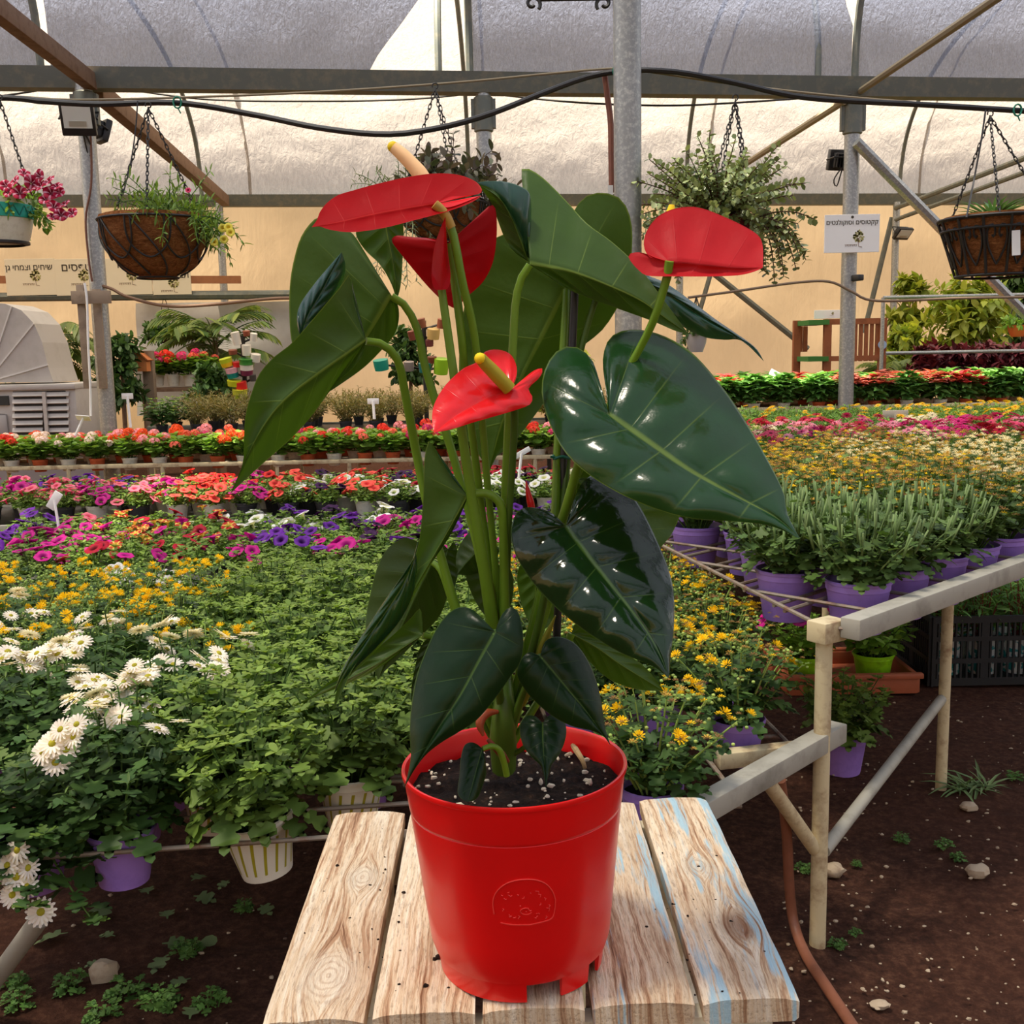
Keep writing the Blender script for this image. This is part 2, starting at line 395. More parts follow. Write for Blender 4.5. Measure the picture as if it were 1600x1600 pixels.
# ---- hoses and wires
def line(name, pts, depth, r, m, label, cat, n=60, dep2=None):
    q = MB(); k_ = len(pts)
    q.tube([P(x, y, depth if dep2 is None else depth + (dep2 - depth) * i / (k_ - 1)) for i, (x, y) in enumerate(pts)], r, 8, smoothn=n)
    return tag(q.build(name, m), label, cat)
HOSE = [(-900, 120), (-450, 165), (-30, 153), (60, 158), (150, 163), (280, 161), (400, 180), (500, 200), (600, 210), (680, 201), (760, 180), (850, 145), (920, 120), (985, 110), (1060, 113), (1150, 130), (1240, 150), (1330, 158), (1450, 164), (1640, 176)]
q = MB(); q.tube([P(x, y, 4.66 - 0.13 * max(0.0, 1 - abs(x - 670) / 230) ** 0.7) for (x, y) in HOSE], 0.0125, 8, smoothn=110)
tag(q.build('irrigation_hose', BLACK), 'thick black irrigation hose sagging across under the roof', 'hose')
line('support_wire', [(-900, 118), (-450, 162), (-30, 150), (130, 156), (450, 146), (700, 130), (860, 115), (962, 107), (1020, 113), (1150, 132), (1330, 152), (1640, 176)], 4.68, 0.005, WIRE_T, 'taut tan wire strung past the thick pole', 'wire', 70)
line('slack_cable', [(0, 150), (140, 135), (320, 155), (500, 158), (640, 155), (750, 145)], 8.6, 0.008, WIRE_D, 'slack dark cable below the gutter beam', 'cable')
line('slack_cable', [(760, 146), (900, 160), (1040, 165), (1160, 160), (1330, 148)], 8.7, 0.008, WIRE_D, 'slack dark cable between the two gutter poles', 'cable')
line('drip_line', [(158, 446), (176, 452), (200, 464), (260, 478), (330, 476), (440, 466), (540, 470)], proj(PL)[2], 0.012, plain('brown_pvc', (128, 96, 70), 0.6), 'brown drip line sagging from the pole with boards', 'pipe')
line('drip_line', [(1075, 465), (1150, 455), (1240, 442), (1295, 440), (1330, 455), (1370, 470), (1500, 466), (1620, 464)], proj(PR)[2] - 0.068, 0.011, plain('grey_brown_pvc', (120, 100, 80), 0.6), 'grey brown drip line passing behind the cactus sign pole', 'pipe')
line('red_pipe', [(945, 118), (949, 150), (954, 190), (955, 240), (956, 300)], 4.7, 0.013, REDPIPE, 'rust red pipe hanging down beside the thick pole', 'pipe', 24)
for px, py in ((277, 160), (964, 111), (1590, 172)):
    q = MB(); c = P(px, py, 4.645)
    q.tube([c + Vector((0.017 * math.cos(a), 0.0, 0.024 * math.sin(a))) for a in np.linspace(0, 2 * PI, 13)], 0.004, 6)
    q.tube([c + Vector((0, 0, -0.02)), c + Vector((0.012, 0, -0.045))], 0.003, 5)
    tag(q.build('cable_tie', plain('teal_tie', (20, 120, 96), 0.5)), 'teal plastic tie knotted around the black irrigation hose', 'tie', 'teal hose ties')
# hanging price tag beside the thick pole, scroll bracket
q = MB(); c = P(954, 310, 4.69); q.box(c, (0.022, 0.003, 0.11)); tag(q.build('hanging_tag', WHITE), 'narrow white tag hanging on the rust red pipe', 'tag')
t = thing('scroll_bracket', 'black iron scroll bracket fixed on the thick pole', 'bracket', P(958, -10, 4.7)); q = MB()
q.tube([P(962, 28, 4.7), P(961, -40, 4.7)], 0.012, 8); q.build('backplate', DARKIRON, t)
q = MB(); q.tube([P(960, -4, 4.7), P(845, -2, 4.7)], 0.012, 8); q.build('arm', DARKIRON, t)
def scroll(cx, cy, rad, flip, dep):
    return [P(cx + flip * rad * (1 - 0.13 * a) * math.cos(a), cy - rad * (1 - 0.13 * a) * math.sin(a), dep) for a in np.linspace(-0.6 * PI + 1.2, 1.75 * PI, 22)]
for cx, fl in ((832, 1), (944, -1)):
    q = MB(); q.tube(scroll(cx, 6, 12, fl, 4.7), 0.008, 6); q.build('scroll', DARKIRON, t)
# ================================================================== STOOL
def wood(name, knots=(), blue=0.0, tone=0.0, bluepos=(0, 0), grey=0.0):
    k = NT(name); co = k.coord(); sx = k.n('ShaderNodeSeparateXYZ'); k.l(co, sx.inputs[0]); X, Y = sx.outputs[0], sx.outputs[1]
    warp = None
    for (kx, ky, kr, dark) in knots:            # grain bends round the knots
        dx = k.math('SUBTRACT', X, kx); dy = k.math('MULTIPLY', k.math('SUBTRACT', Y, ky), 0.55)
        d2 = k.math('ADD', k.math('MULTIPLY', dx, dx), k.math('MULTIPLY', dy, dy))
        g = k.math('EXPONENT', k.math('MULTIPLY', d2, -1.0 / (kr * kr * 1.6)))
        wv = k.math('MULTIPLY', g, k.math('MULTIPLY', k.math('SIGN', dx), 0.030))
        warp = wv if warp is None else k.math('ADD', warp, wv)
    Xw = X if warp is None else k.math('SUBTRACT', X, warp)
    n0 = k.noise(co, 9, 3)
    Xw = k.math('ADD', Xw, k.math('MULTIPLY', n0, 0.014))
    cb = k.n('ShaderNodeCombineXYZ'); k.l(k.math('MULTIPLY', Xw, 1.0), cb.inputs[0]); k.l(k.math('MULTIPLY', Y, 0.035), cb.inputs[1]); cb.inputs[2].default_value = tone * 3.7 + blue * 1.3
    g1 = k.noise(cb.outputs[0], 190, 5, 0.7); g2 = k.noise(cb.outputs[0], 55, 3, 0.6)
    fine = k.noise(k.mapping(co, (1, 0.12, 1)), 420, 4, 0.7)
    gsum = k.math('ADD', k.math('MULTIPLY', g1, 0.6), k.math('MULTIPLY', g2, 0.4))
    c = k.ramp(gsum, [(0.36, lin((116, 78, 52))), (0.43, lin((182, 144, 110))), (0.495, lin((220, 196, 162))), (0.63, lin((238, 226, 202)))])
    big = k.noise(k.mapping(co, (6, 2.2, 1), (tone, 0, 0)), 2.4, 4, 0.6)
    c = k.mix(k.ramp(big, [(0.46, 0.0), (0.70, 0.35 + grey)]), c, lin((150, 116, 84)))
    c = k.mix(k.ramp(fine, [(0.35, 0.5), (0.5, 0.0)]), c, lin((120, 86, 62)))
    for (kx, ky, kr, dark) in knots:
        dx = k.math('SUBTRACT', X, kx); dy = k.math('MULTIPLY', k.math('SUBTRACT', Y, ky), 0.6)
        d = k.math('SQRT', k.math('ADD', k.math('MULTIPLY', dx, dx), k.math('MULTIPLY', dy, dy)))
        d = k.math('ADD', d, k.math('MULTIPLY', k.math('SUBTRACT', k.noise(co, 60, 3), 0.5), 0.008))
        ring = k.math('SINE', k.math('MULTIPLY', d, 2 * PI / 0.0058))
        msk = k.ramp(d, [(0.0, 0.75), (kr * 0.8, 0.55), (kr * 1.4, 0.0)])
        rc = k.mix(k.ramp(ring, [(0.0, 0.0), (1.0, 0.5)]), lin((226, 214, 190) if not dark else (108, 62, 36)), lin((152, 110, 76) if not dark else (84, 46, 28)))
        c = k.mix(msk, c, rc)
    if blue:
        pm = k.noise(k.mapping(co, (30, 3.0, 1), (bluepos[0], bluepos[1], 0)), 1.0, 4, 0.62)
        pf = k.math('MULTIPLY', k.ramp(pm, [(0.60 - 0.12 * blue, 0.0), (0.63 - 0.10 * blue, 0.9)]), k.ramp(g1, [(0.40, 0.0), (0.52, 0.9)]))
        c = k.mix(pf, c, lin((150, 192, 208)))
    h = k.math('ADD', k.math('MULTIPLY', g1, 1.0), k.math('MULTIPLY', fine, 0.35))
    return k.done(k.bsdf(c, 0.72, 0.25, 0, k.bump(h, 0.85, 0.004)))
SW, SL, SCX, SCY, SZ, SYAW, STX, STY = 0.45618, 0.41619, 0.00623, 1.06151, 0.75, 0.01023, 0.00212, 0.01755
def stool_pt(x, y, h=0.0):                     # local stool coordinates -> world (the top is a degree out of level)
    c, s_ = math.cos(SYAW), math.sin(SYAW)
    nrm = Vector((-STY, -STX, 1)).normalized()
    return Vector((SCX + c * x - s_ * y, SCY + s_ * x + c * y, SZ + x * STY + y * STX)) + nrm * h
SROT = Vector((0, 0, 1)).rotation_difference(Vector((-STY, -STX, 1))).to_matrix() @ Matrix.Rotation(SYAW, 3, 'Z')
stool = thing('wooden_stool', 'weathered five-plank wooden stool with flaking blue paint', 'stool', (SCX, SCY, 0))
# plank borders across the front, as fractions of the width
FR = [(0.0, 0.187), (0.203, 0.392), (0.408, 0.599), (0.613, 0.804), (0.820, 1.0)]
WM = [wood('bare_pine_with_knots', [(0.012, 0.035, 0.013, False), (0.004, -0.15, 0.022, False)], 0.0, 0.3, (1.3, 2.0)), wood('bare_striped_pine', (), 0.0, 1.1),
      wood('bare_pine_dark_grain', (), 0.0, 2.2), wood('pine_with_faded_blue', (), 0.45, 3.3, (4.1, 0.6), 0.2), wood('pine_with_blue_paint', [(-0.002, 0.03, 0.010, False), (0.016, -0.095, 0.016, True)], 0.75, 4.4, (2.35, 0.85), 0.1)]
TH = 0.024
rw = random.Random(3)
for i, ((a, b), wm) in enumerate(zip(FR, WM)):
    wd = (b - a) * SW; cx = (a + b) / 2 * SW - SW / 2
    yb0 = -SL / 2 - (0.004 if i == 0 else 0); yb1 = SL / 2 + (0.004 if i == 4 else 0.0)
    prof = []
    for s_ in range(13):                       # top, slightly cupped with worn edges
        u = -1 + 2 * s_ / 12; prof.append((u * wd / 2, -0.0025 * abs(u) ** 6 - 0.0012 * u * u))
    prof += [(wd / 2 - 0.0005, -TH + 0.003), (wd / 2 - 0.004, -TH), (-wd / 2 + 0.004, -TH), (-wd / 2 + 0.0005, -TH + 0.003)]
    NYP = 26; vs = []; kk = len(prof)
    for j in range(NYP + 1):
        y = yb0 + (yb1 - yb0) * j / NYP
        for q, (x, z) in enumerate(prof):
            e = 0.0012 * mnoise.noise((x * 30 + i * 7, y * 14, i)) if q > 12 or q in (0, 12) else 0.0006 * mnoise.noise((x * 160 + i * 7, y * 9, i))
            ey = 0.003 * mnoise.noise((x * 40 + i * 3, 0.5 * (j > 0), i)) if j in (0, NYP) else 0
            dz = -0.0025 if j in (0, NYP) and q <= 12 else 0
            vs.append((x + (e if q in (0, 12) or q > 12 else 0), y + ey, z + e + dz))
    fs = [(j * kk + q, j * kk + (q + 1) % kk, (j + 1) * kk + (q + 1) % kk, (j + 1) * kk + q) for j in range(NYP) for q in range(kk)]
    fs += [tuple(range(kk)), tuple(range(NYP * kk, (NYP + 1) * kk))[::-1]]
    me = newmesh('plank', vs, fs, wm, True); me.flip_normals(); me.set_sharp_from_angle(angle=math.radians(35))
    o = add('plank', me, stool); o.matrix_local = Matrix.Translation(stool_pt(cx, 0) - stool.location) @ SROT.to_4x4()
    if i == 4: o['label'] = 'outer plank streaked with light blue paint'
PAINTW = plain('white_painted_timber', (216, 208, 184), 0.7, 0.3, dirt=((150, 128, 96), 0.7), scale=25)
for s_ in (-1, 1):
    q = MB(); q.bar(stool_pt(-SW / 2 + 0.02, s_ * (SL / 2 - 0.02), -TH - 0.03), stool_pt(SW / 2 - 0.02, s_ * (SL / 2 - 0.02), -TH - 0.03), 0.022, 0.062, bev=0.003); q.build('apron', PAINTW, stool)
    q = MB(); q.bar(stool_pt(s_ * (SW / 2 - 0.04), -SL / 2 + 0.03, -TH - 0.03), stool_pt(s_ * (SW / 2 - 0.04), SL / 2 - 0.03, -TH - 0.03), 0.022, 0.058, bev=0.003); q.build('side_rail', PAINTW, stool)
    for t_ in (-1, 1):
        q = MB(); a = stool_pt(s_ * (SW / 2 - 0.045), t_ * (SL / 2 - 0.05), -TH - 0.001); q.bar(a, (a.x + s_ * 0.02, a.y + t_ * 0.02, -0.01), 0.045, 0.045, bev=0.004); q.build('leg', PAINTW, stool)

# ================================================================== ANTHURIUM
def plane_hit(px, py, h=0.0):
    r = ray(px, py); p0 = stool_pt(0, 0, h); nrm = Vector((-STY, -STX, 1)).normalized()
    return CAM + r * ((p0 - CAM).dot(nrm) / r.dot(nrm))
POTC = plane_hit(815, 1492)
AX = Vector((-STY, -STX, 1)).normalized()
plant = thing('potted_anthurium', 'red flowering anthurium with glossy heart leaves in a red plastic pot', 'potted plant', POTC)
# pot
k = NT('red_pot_plastic'); co = k.coord()
c = k.mix(k.ramp(k.noise(co, 14, 4), [(0.4, 0.0), (0.75, 0.25)]), lin((226, 8, 10)), lin((196, 12, 14)))
REDPOT = k.done(k.bsdf(c, 0.33, 0.5, 0, k.bump(k.noise(co, 35, 3), 0.12, 0.004), 0.25, 0.15))
PH, RB, RR = 0.187, 0.0755, 0.0985
prof_o = [(0.0, 0.016), (RB - 0.004, 0.016), (RB, 0.0165), (RB + 0.0008, 0.019), (RB + 0.0030, 0.0195)]
def rad(z): return RB + 0.003 + (0.0948 - RB - 0.003) * (z / 0.150)
for z in np.linspace(0.03, 0.150, 8): prof_o.append((rad(z), z))
prof_o += [(0.0944, 0.1504), (0.0951, 0.1512), (0.0956, 0.1535), (0.0990, PH - 0.0055), (0.1003, PH - 0.005), (0.1010, PH - 0.003), (0.1005, PH - 0.0005), (0.0995, PH), (0.0978, PH - 0.001), (0.0968, PH - 0.004), (0.0930, 0.14), (0.088, 0.09)]
pm = MB(); pm.lathe(prof_o, POTC, 72, axis=AX)
# foot ring with drain slots
M3 = Vector((0, 0, 1)).rotation_difference(AX).to_matrix()
slots = [(-PI / 2 + 0.24, 0.21), (-PI / 2 + 0.24 + 2 * PI / 3, 0.24), (-PI / 2 + 0.24 - 2 * PI / 3, 0.24), (-PI / 2 + 1.02, 0.12)]
NA = 120
for i in range(NA):
    a0, a1 = 2 * PI * i / NA, 2 * PI * (i + 1) / NA; am = (a0 + a1) / 2
    if any(abs((am - s_ + PI) % (2 * PI) - PI) < h_ for s_, h_ in slots): continue
    q = []
    for a in (a0, a1):
        for (r_, z_) in ((RB - 0.004, 0.0), (RB - 0.0015, 0.0), (RB + 0.001, 0.0185), (RB - 0.004, 0.0185)):
            q.append(M3 @ Vector((r_ * math.cos(a), r_ * math.sin(a), z_)) + POTC)
    pm.raw(q, [(0, 4, 5, 1), (1, 5, 6, 2), (3, 7, 4, 0), (0, 1, 2, 3), (4, 7, 6, 5)])
pot = pm.build('pot', REDPOT, plant)
# embossed badge on the pot wall: a wobbly raised outline with worn specks
def on_pot(px, py, out=0.0006):
    z = 0.075
    for _ in range(6):
        c0 = POTC + AX * z; r = ray(px, py); d = Vector((r.x, r.y, 0)); o2 = Vector((CAM.x - c0.x, CAM.y - c0.y, 0)); R = rad(max(z, 0.02)) + out
        A = d.dot(d); B = 2 * o2.dot(d); C = o2.dot(o2) - R * R; t = (-B - math.sqrt(max(B * B - 4 * A * C, 0))) / (2 * A); p = CAM + r * t; z = (p - POTC).dot(AX)
    return p
EMB = plain('worn_pot_emboss', (232, 56, 48), 0.5)
q = MB(); badge = [(772, 1428), (770, 1412), (773, 1398), (784, 1385), (800, 1377), (820, 1374), (838, 1375), (853, 1381), (863, 1392), (868, 1406), (867, 1420), (863, 1434), (850, 1440), (828, 1445), (802, 1445), (782, 1442)]
for seg in ((0, 9), (9, 13), (13, 16)):
    q.tube([on_pot(*b) for b in badge[seg[0]:seg[1] + (0 if seg[1] == 16 else 1)]], 0.0006, 5, smoothn=26)
rb = random.Random(5)
for _ in range(26):
    x, y = rb.uniform(785, 858), rb.uniform(1390, 1434); L = rb.uniform(2, 7); a = rb.uniform(0, PI)
    q.tube([on_pot(x, y), on_pot(x + L * math.cos(a) * 0.6 + 1, y + L * math.sin(a) * 0.4), on_pot(x + L * math.cos(a + 0.6), y + L * math.sin(a + 0.6))], 0.0004, 4)
q.tube([on_pot(822 + 9 * math.cos(a), 1424 + 5 * math.sin(a)) for a in np.linspace(0.3, 5.2, 12)], 0.0005, 5)
add_ = q.build('embossed_badge', EMB, pot); 
# soil
k = NT('dark_potting_soil'); co = k.coord(); nn = k.noise(co, 160, 6, 0.75)
c = k.ramp(nn, [(0.35, lin((22, 15, 12))), (0.55, lin((52, 36, 26))), (0.7, lin((92, 66, 48)))])
PSOIL = k.done(k.bsdf(c, 0.95, 0.2, 0, k.bump(nn, 1.0, 0.01)))
SOZ = 0.163
m = MB(); NR, NT_ = 14, 48; vs = [POTC + AX * (SOZ + 0.006)]; 
for i in range(1, NR + 1):
    for j in range(NT_):
        r_ = 0.0958 * i / NR; a = 2 * PI * j / NT_; x, y = r_ * math.cos(a), r_ * math.sin(a)
        h = SOZ + 0.006 * (1 - (i / NR) ** 2) + 0.006 * mnoise.noise((x * 45, y * 45, 1)) + 0.004 * mnoise.noise((x * 120, y * 120, 2))
        vs.append(POTC + M3 @ Vector((x, y, h)))
fs = [(0, 1 + j, 1 + (j + 1) % NT_) for j in range(NT_)] + [(1 + i * NT_ + j, 1 + (i + 1) * NT_ + j, 1 + (i + 1) * NT_ + (j + 1) % NT_, 1 + i * NT_ + (j + 1) % NT_) for i in range(NR - 1) for j in range(NT_)]
m.raw(vs, fs); soil = m.build('soil', PSOIL, plant)
def soil_pt(px, py, h=0.0):
    r = ray(px, py); p0 = POTC + AX * (SOZ + 0.004 + h); return CAM + r * ((p0 - CAM).dot(AX) / r.dot(AX))
PERL = plain('perlite', (224, 212, 186), 0.9, 0.2, dirt=((160, 130, 96), 0.7), scale=90)
q = MB(); rp = random.Random(11)
for _ in range(95):
    a = rp.uniform(0, 2 * PI); r_ = 0.090 * math.sqrt(rp.random()); s_ = rp.choice([0.0006, 0.0008, 0.001, 0.0013, 0.0018, 0.0024])
    q.blob(POTC + M3 @ Vector((r_ * math.cos(a), r_ * math.sin(a), SOZ + 0.006 * (1 - (r_ / .096) ** 2) + 0.0025)), (s_ * rp.uniform(0.7, 1.6), s_ * rp.uniform(0.7, 1.5), s_ * 0.8), 6, 4, 0, 0.2, rp)
o = q.build('perlite', PERL, soil); o['kind'] = 'stuff'
q = MB(); q.tube([soil_pt(895, 1165, 0.004), soil_pt(902, 1175, 0.010), soil_pt(910, 1188, 0.008), soil_pt(914, 1200, 0.001)], [0.0022, 0.003, 0.0028, 0.002], 8, smoothn=14); q.build('root', plain('pale_root', (170, 142, 96), 0.8, dirt=((110, 84, 56), 0.8), scale=80), plant)
for (x, y) in ((828, 1218), (845, 1222), (922, 1222), (760, 1196)):
    q = MB(); c_ = soil_pt(x, y, 0.003); q.blob(c_, (0.0026, 0.0018, 0.0018) if y < 1222 else (0.002, 0.003, 0.0035), 8, 5, 0, 0.12, rp); q.build('wood_chip', PERL, soil)

# ---- leaf surfaces
def anth_leaf(name, topc, undc, vein, rough=0.2, trans=0.28, tc=(90, 130, 20), nv=7.0, red=False, spec=0.38):
    k = NT(name); uv = k.n('ShaderNodeTexCoord').outputs['UV']; sp = k.n('ShaderNodeSeparateXYZ'); k.l(uv, sp.inputs[0]); s_, t_ = sp.outputs[0], sp.outputs[1]
    co = k.coord(); bf = k.n('ShaderNodeNewGeometry').outputs['Backfacing']
    fr = k.math('ABSOLUTE', k.math('SUBTRACT', k.math('FRACT', k.math('MULTIPLY', t_, nv)), 0.5))   # 0.5 on a vein
    lat = k.math('MULTIPLY', k.ramp(fr, [(0.474, 0.0), (0.498, 1.0)]), k.ramp(s_, [(0.5, 0.55), (0.95, 0.0)]))
    mid = k.ramp(s_, [(0.0, 1.0), (0.02, 0.9), (0.045, 0.0)])
    edge = k.ramp(s_, [(0.978, 0.0), (0.992, 0.9)])
    vn = k.math('MAXIMUM', k.math('MAXIMUM', mid, lat), edge, clamp=True)
    nz = k.noise(co, 24, 4, 0.6)
    ct = k.mix(k.ramp(nz, [(0.35, 0.0), (0.75, 0.6)]), lin(topc), tuple(x * 1.7 for x in lin(topc)))
    cu = k.mix(k.ramp(nz, [(0.35, 0.0), (0.75, 0.5)]), lin(undc), tuple(x * 0.7 for x in lin(undc)))
    ct = k.mix(k.math('MULTIPLY', vn, 0.42 if not red else 0.2), ct, lin(vein)); cu = k.mix(k.math('MULTIPLY', vn, 0.55 if not red else 0.3), cu, lin(vein))
    bmp = k.bump(k.math('SUBTRACT', k.noise(co, 70, 3), k.math('MULTIPLY', vn, 0.6)), 0.22, 0.003)
    top = k.bsdf(ct, rough, spec, 0, bmp, (0.12 if spec > 0.3 else 0.0) if not red else 0.2, 0.12); und = k.bsdf(cu, 0.5, 0.3 if not red else 0.12, 0, bmp)
    tl = k.translucent(k.mix(k.math('MULTIPLY', vn, 0.3), lin(tc), tuple(x * 0.5 for x in lin(tc))))
    return k.done(k.mixs(trans, k.mixs(bf, top, und), tl))
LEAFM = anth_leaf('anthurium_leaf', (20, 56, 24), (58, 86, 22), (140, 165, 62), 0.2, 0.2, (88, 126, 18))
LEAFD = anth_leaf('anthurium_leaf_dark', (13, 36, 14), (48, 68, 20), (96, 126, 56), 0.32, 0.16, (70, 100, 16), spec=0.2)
LEAFG = anth_leaf('anthurium_leaf_glossy', (13, 36, 14), (48, 68, 20), (96, 126, 56), 0.13, 0.16, (70, 100, 16))
LEAFT = anth_leaf('anthurium_leaf_teal', (18, 54, 44), (58, 86, 22), (110, 150, 100), 0.25, 0.2, (84, 130, 40))
SPATHE = anth_leaf('red_spathe', (222, 22, 28), (166, 4, 12), (226, 60, 50), 0.28, 0.25, (240, 20, 14), red=True)
SPATHE_P = anth_leaf('faded_red_spathe', (214, 40, 40), (186, 30, 36), (140, 20, 26), 0.35, 0.15, (230, 40, 30), 5.0, red=True)
SPATHE_D = anth_leaf('dark_red_spathe', (170, 10, 18), (160, 8, 18), (120, 6, 12), 0.35, 0.22, (180, 8, 10), red=True)
def dc(py): return 0.905 + (py - 300) / 900 * 0.064            # depth of the plant's own upright axis
def leaf(name, base, mid, left, right, off, gx=0.0, gy=0.0, fold=0.02, top=True, m=LEAFM, bulge=0.006, quilt=0.0011, par=None, nveins=7, tipd=0.0, N=42, J=9):
    bx, by = base; B = catmull([base] + mid, 60)
    size = math.hypot(mid[-1][0] - bx, mid[-1][1] - by)
    def Bu(u):
        x = u * 60; i = min(int(x), 59); return B[i] + (B[i + 1] - B[i]) * (x - i)
    vs = []; fs = []; uvs = []
    for h, half in enumerate((left, right)):
        M = catmull([base] + half + [mid[-1]], N); b0 = len(vs)
        for i in range(N + 1):
            t = i / N; u = max(0.0, (t - 0.27) / 0.73) ** 1.45; C = Bu(min(u, 1.0))
            for j in range(J + 1):
                s = j / J; x, y = C + (M[i] - C) * s
                dd = dc(y) + off + gx * (x - bx) / 100 + gy * (y - by) / 100 + tipd * u * u
                dist = s * min(1.0, np.linalg.norm(M[i] - C) / max(0.35 * size, 1))
                dd += fold * dist ** 2
                hump = math.sin(PI * min(1, s * 1.02)) ** 0.8 * min(1.0, 4 * t) * min(1.0, 4 * (1 - t))
                sg = -1 if top else 1
                dd += sg * (bulge * hump * 0.6 + quilt * hump * abs(math.sin(PI * nveins * t)) * 2.0)
                vs.append(P(x, y, dd)); uvs.append((s, t))
        n = J + 1
        for i in range(N):
            for j in range(J):
                q = (b0 + i * n + j, b0 + i * n + j + 1, b0 + (i + 1) * n + j + 1, b0 + (i + 1) * n + j)
                fs.append(q if h == 0 else q[::-1])
    o0 = wloc(par if par is not None else plant)
    me = newmesh(name, [v - o0 for v in vs], fs, m, True, None, uvs)
    bm = bmesh.new(); bm.from_mesh(me); bmesh.ops.remove_doubles(bm, verts=bm.verts[:], dist=1e-5)
    bmesh.ops.dissolve_degenerate(bm, dist=1e-6, edges=bm.edges[:])
    bm.normal_update(); s_ = 0.0
    for f in bm.faces: s_ += f.normal.dot(CAM - o0 - f.calc_center_median()) * f.calc_area()
    if (s_ < 0) == top: bmesh.ops.reverse_faces(bm, faces=bm.faces[:])
    bm.to_mesh(me); bm.free(); me.polygons.foreach_set('use_smooth', np.ones(len(me.polygons), dtype=bool))
    return add(name, me, par if par is not None else plant)

leaf('leaf', (952, 648), [(1010, 688), (1080, 736), (1160, 780), (1215, 810), (1250, 842)],
     [(938, 600), (925, 562), (900, 542), (872, 547), (851, 578), (847, 620), (862, 670), (890, 715), (940, 755), (1010, 790), (1080, 810), (1150, 815), (1205, 822)],
     [(946, 605), (942, 560), (954, 527), (985, 515), (1030, 522), (1080, 550), (1125, 600), (1160, 650), (1195, 710), (1224, 768), (1230, 802)],
     -0.06, 0.004, -0.042, 0.012, True, LEAFM, 0.010, 0.0030)
leaf('leaf', (884, 822), [(905, 850), (940, 895), (980, 945), (1010, 985), (1032, 1025), (1045, 1060)],
     [(865, 803), (845, 795), (820, 793), (804, 806), (798, 832), (803, 860), (815, 885), (840, 920), (875, 955), (920, 990), (970, 1020), (1020, 1041)],
     [(895, 785), (907, 758), (920, 745), (936, 740), (960, 750), (985, 770), (1005, 800), (1027, 845), (1045, 890), (1053, 930), (1053, 980), (1048, 1025)],
     -0.055, 0.004, -0.034, 0.014, True, LEAFG, 0.010, 0.0030)
leaf('leaf', (774, 987), [(750, 1030), (720, 1085), (690, 1130), (660, 1180), (642, 1212), (631, 1233)],
     [(757, 972), (742, 955), (724, 948), (706, 954), (690, 970), (675, 995), (660, 1030), (650, 1060), (643, 1100), (640, 1140), (642, 1180), (637, 1210)],
     [(780, 968), (790, 953), (800, 948), (810, 957), (816, 980), (818, 1005), (813, 1035), (798, 1057), (775, 1090), (745, 1125), (715, 1145), (690, 1160), (665, 1180), (645, 1207)],
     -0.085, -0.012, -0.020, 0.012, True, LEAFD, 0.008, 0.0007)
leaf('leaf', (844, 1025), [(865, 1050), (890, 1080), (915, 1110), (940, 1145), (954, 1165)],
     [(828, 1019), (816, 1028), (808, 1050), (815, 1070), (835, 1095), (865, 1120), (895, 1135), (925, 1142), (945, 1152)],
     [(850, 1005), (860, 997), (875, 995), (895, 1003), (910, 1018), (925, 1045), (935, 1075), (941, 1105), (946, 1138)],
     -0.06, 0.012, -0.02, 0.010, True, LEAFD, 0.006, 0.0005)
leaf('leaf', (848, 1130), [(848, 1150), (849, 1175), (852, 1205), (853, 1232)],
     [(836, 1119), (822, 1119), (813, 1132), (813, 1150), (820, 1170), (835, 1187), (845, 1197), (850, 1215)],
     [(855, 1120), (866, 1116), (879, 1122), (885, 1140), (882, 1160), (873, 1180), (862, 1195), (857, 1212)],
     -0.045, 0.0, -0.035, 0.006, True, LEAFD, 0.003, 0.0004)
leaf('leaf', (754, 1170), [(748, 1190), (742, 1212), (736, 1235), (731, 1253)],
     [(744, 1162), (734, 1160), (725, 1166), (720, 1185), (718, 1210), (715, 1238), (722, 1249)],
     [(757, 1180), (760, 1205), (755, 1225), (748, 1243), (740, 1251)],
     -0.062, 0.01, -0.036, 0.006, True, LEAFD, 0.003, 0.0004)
# seen from below
leaf('leaf', (828, 413), [(890, 424), (950, 446), (1000, 469), (1040, 497), (1076, 522)],
     [(825, 372), (820, 315), (815, 278), (818, 262), (845, 275), (883, 312), (917, 349), (955, 377), (996, 415), (1030, 459), (1062, 503)],
     [(850, 427), (880, 448), (920, 466), (970, 484), (1020, 502), (1055, 517)],
     -0.015, 0.012, -0.03, 0.03, False, LEAFM, 0.008)
leaf('leaf', (955, 420), [(1030, 452), (1090, 490), (1140, 520), (1170, 536), (1194, 565)],
     [(965, 405), (985, 412), (1012, 430), (1040, 442), (1080, 470), (1117, 498), (1149, 520), (1180, 543)],
     [(975, 450), (1010, 475), (1050, 500), (1080, 518), (1105, 528), (1132, 531), (1160, 533)],
     0.03, 0.01, -0.03, 0.01, True, LEAFT, 0.006)
leaf('leaf', (885, 452), [(850, 520), (815, 590), (785, 660), (770, 712), (763, 744)],
     [(862, 405), (832, 372), (792, 365), (755, 388), (735, 440), (722, 500), (717, 570), (720, 630), (728, 680), (745, 706), (756, 724)],
     [(890, 385), (893, 338), (914, 308), (942, 301), (970, 311), (985, 340), (988, 382), (981, 440), (965, 480), (940, 517), (905, 547), (870, 600), (835, 650), (800, 695), (775, 714)],
     0.045, 0.0, 0.008, 0.02, False, LEAFM, 0.010)
leaf('leaf', (827, 404), [(812, 365), (795, 330), (770, 304), (740, 286)],
     [(822, 390), (830, 345), (828, 305), (815, 292), (790, 284), (762, 283)],
     [(818, 395), (806, 370), (790, 340), (768, 310)],
     0.012, 0.0, 0.02, 0.02, True, LEAFT, 0.004)
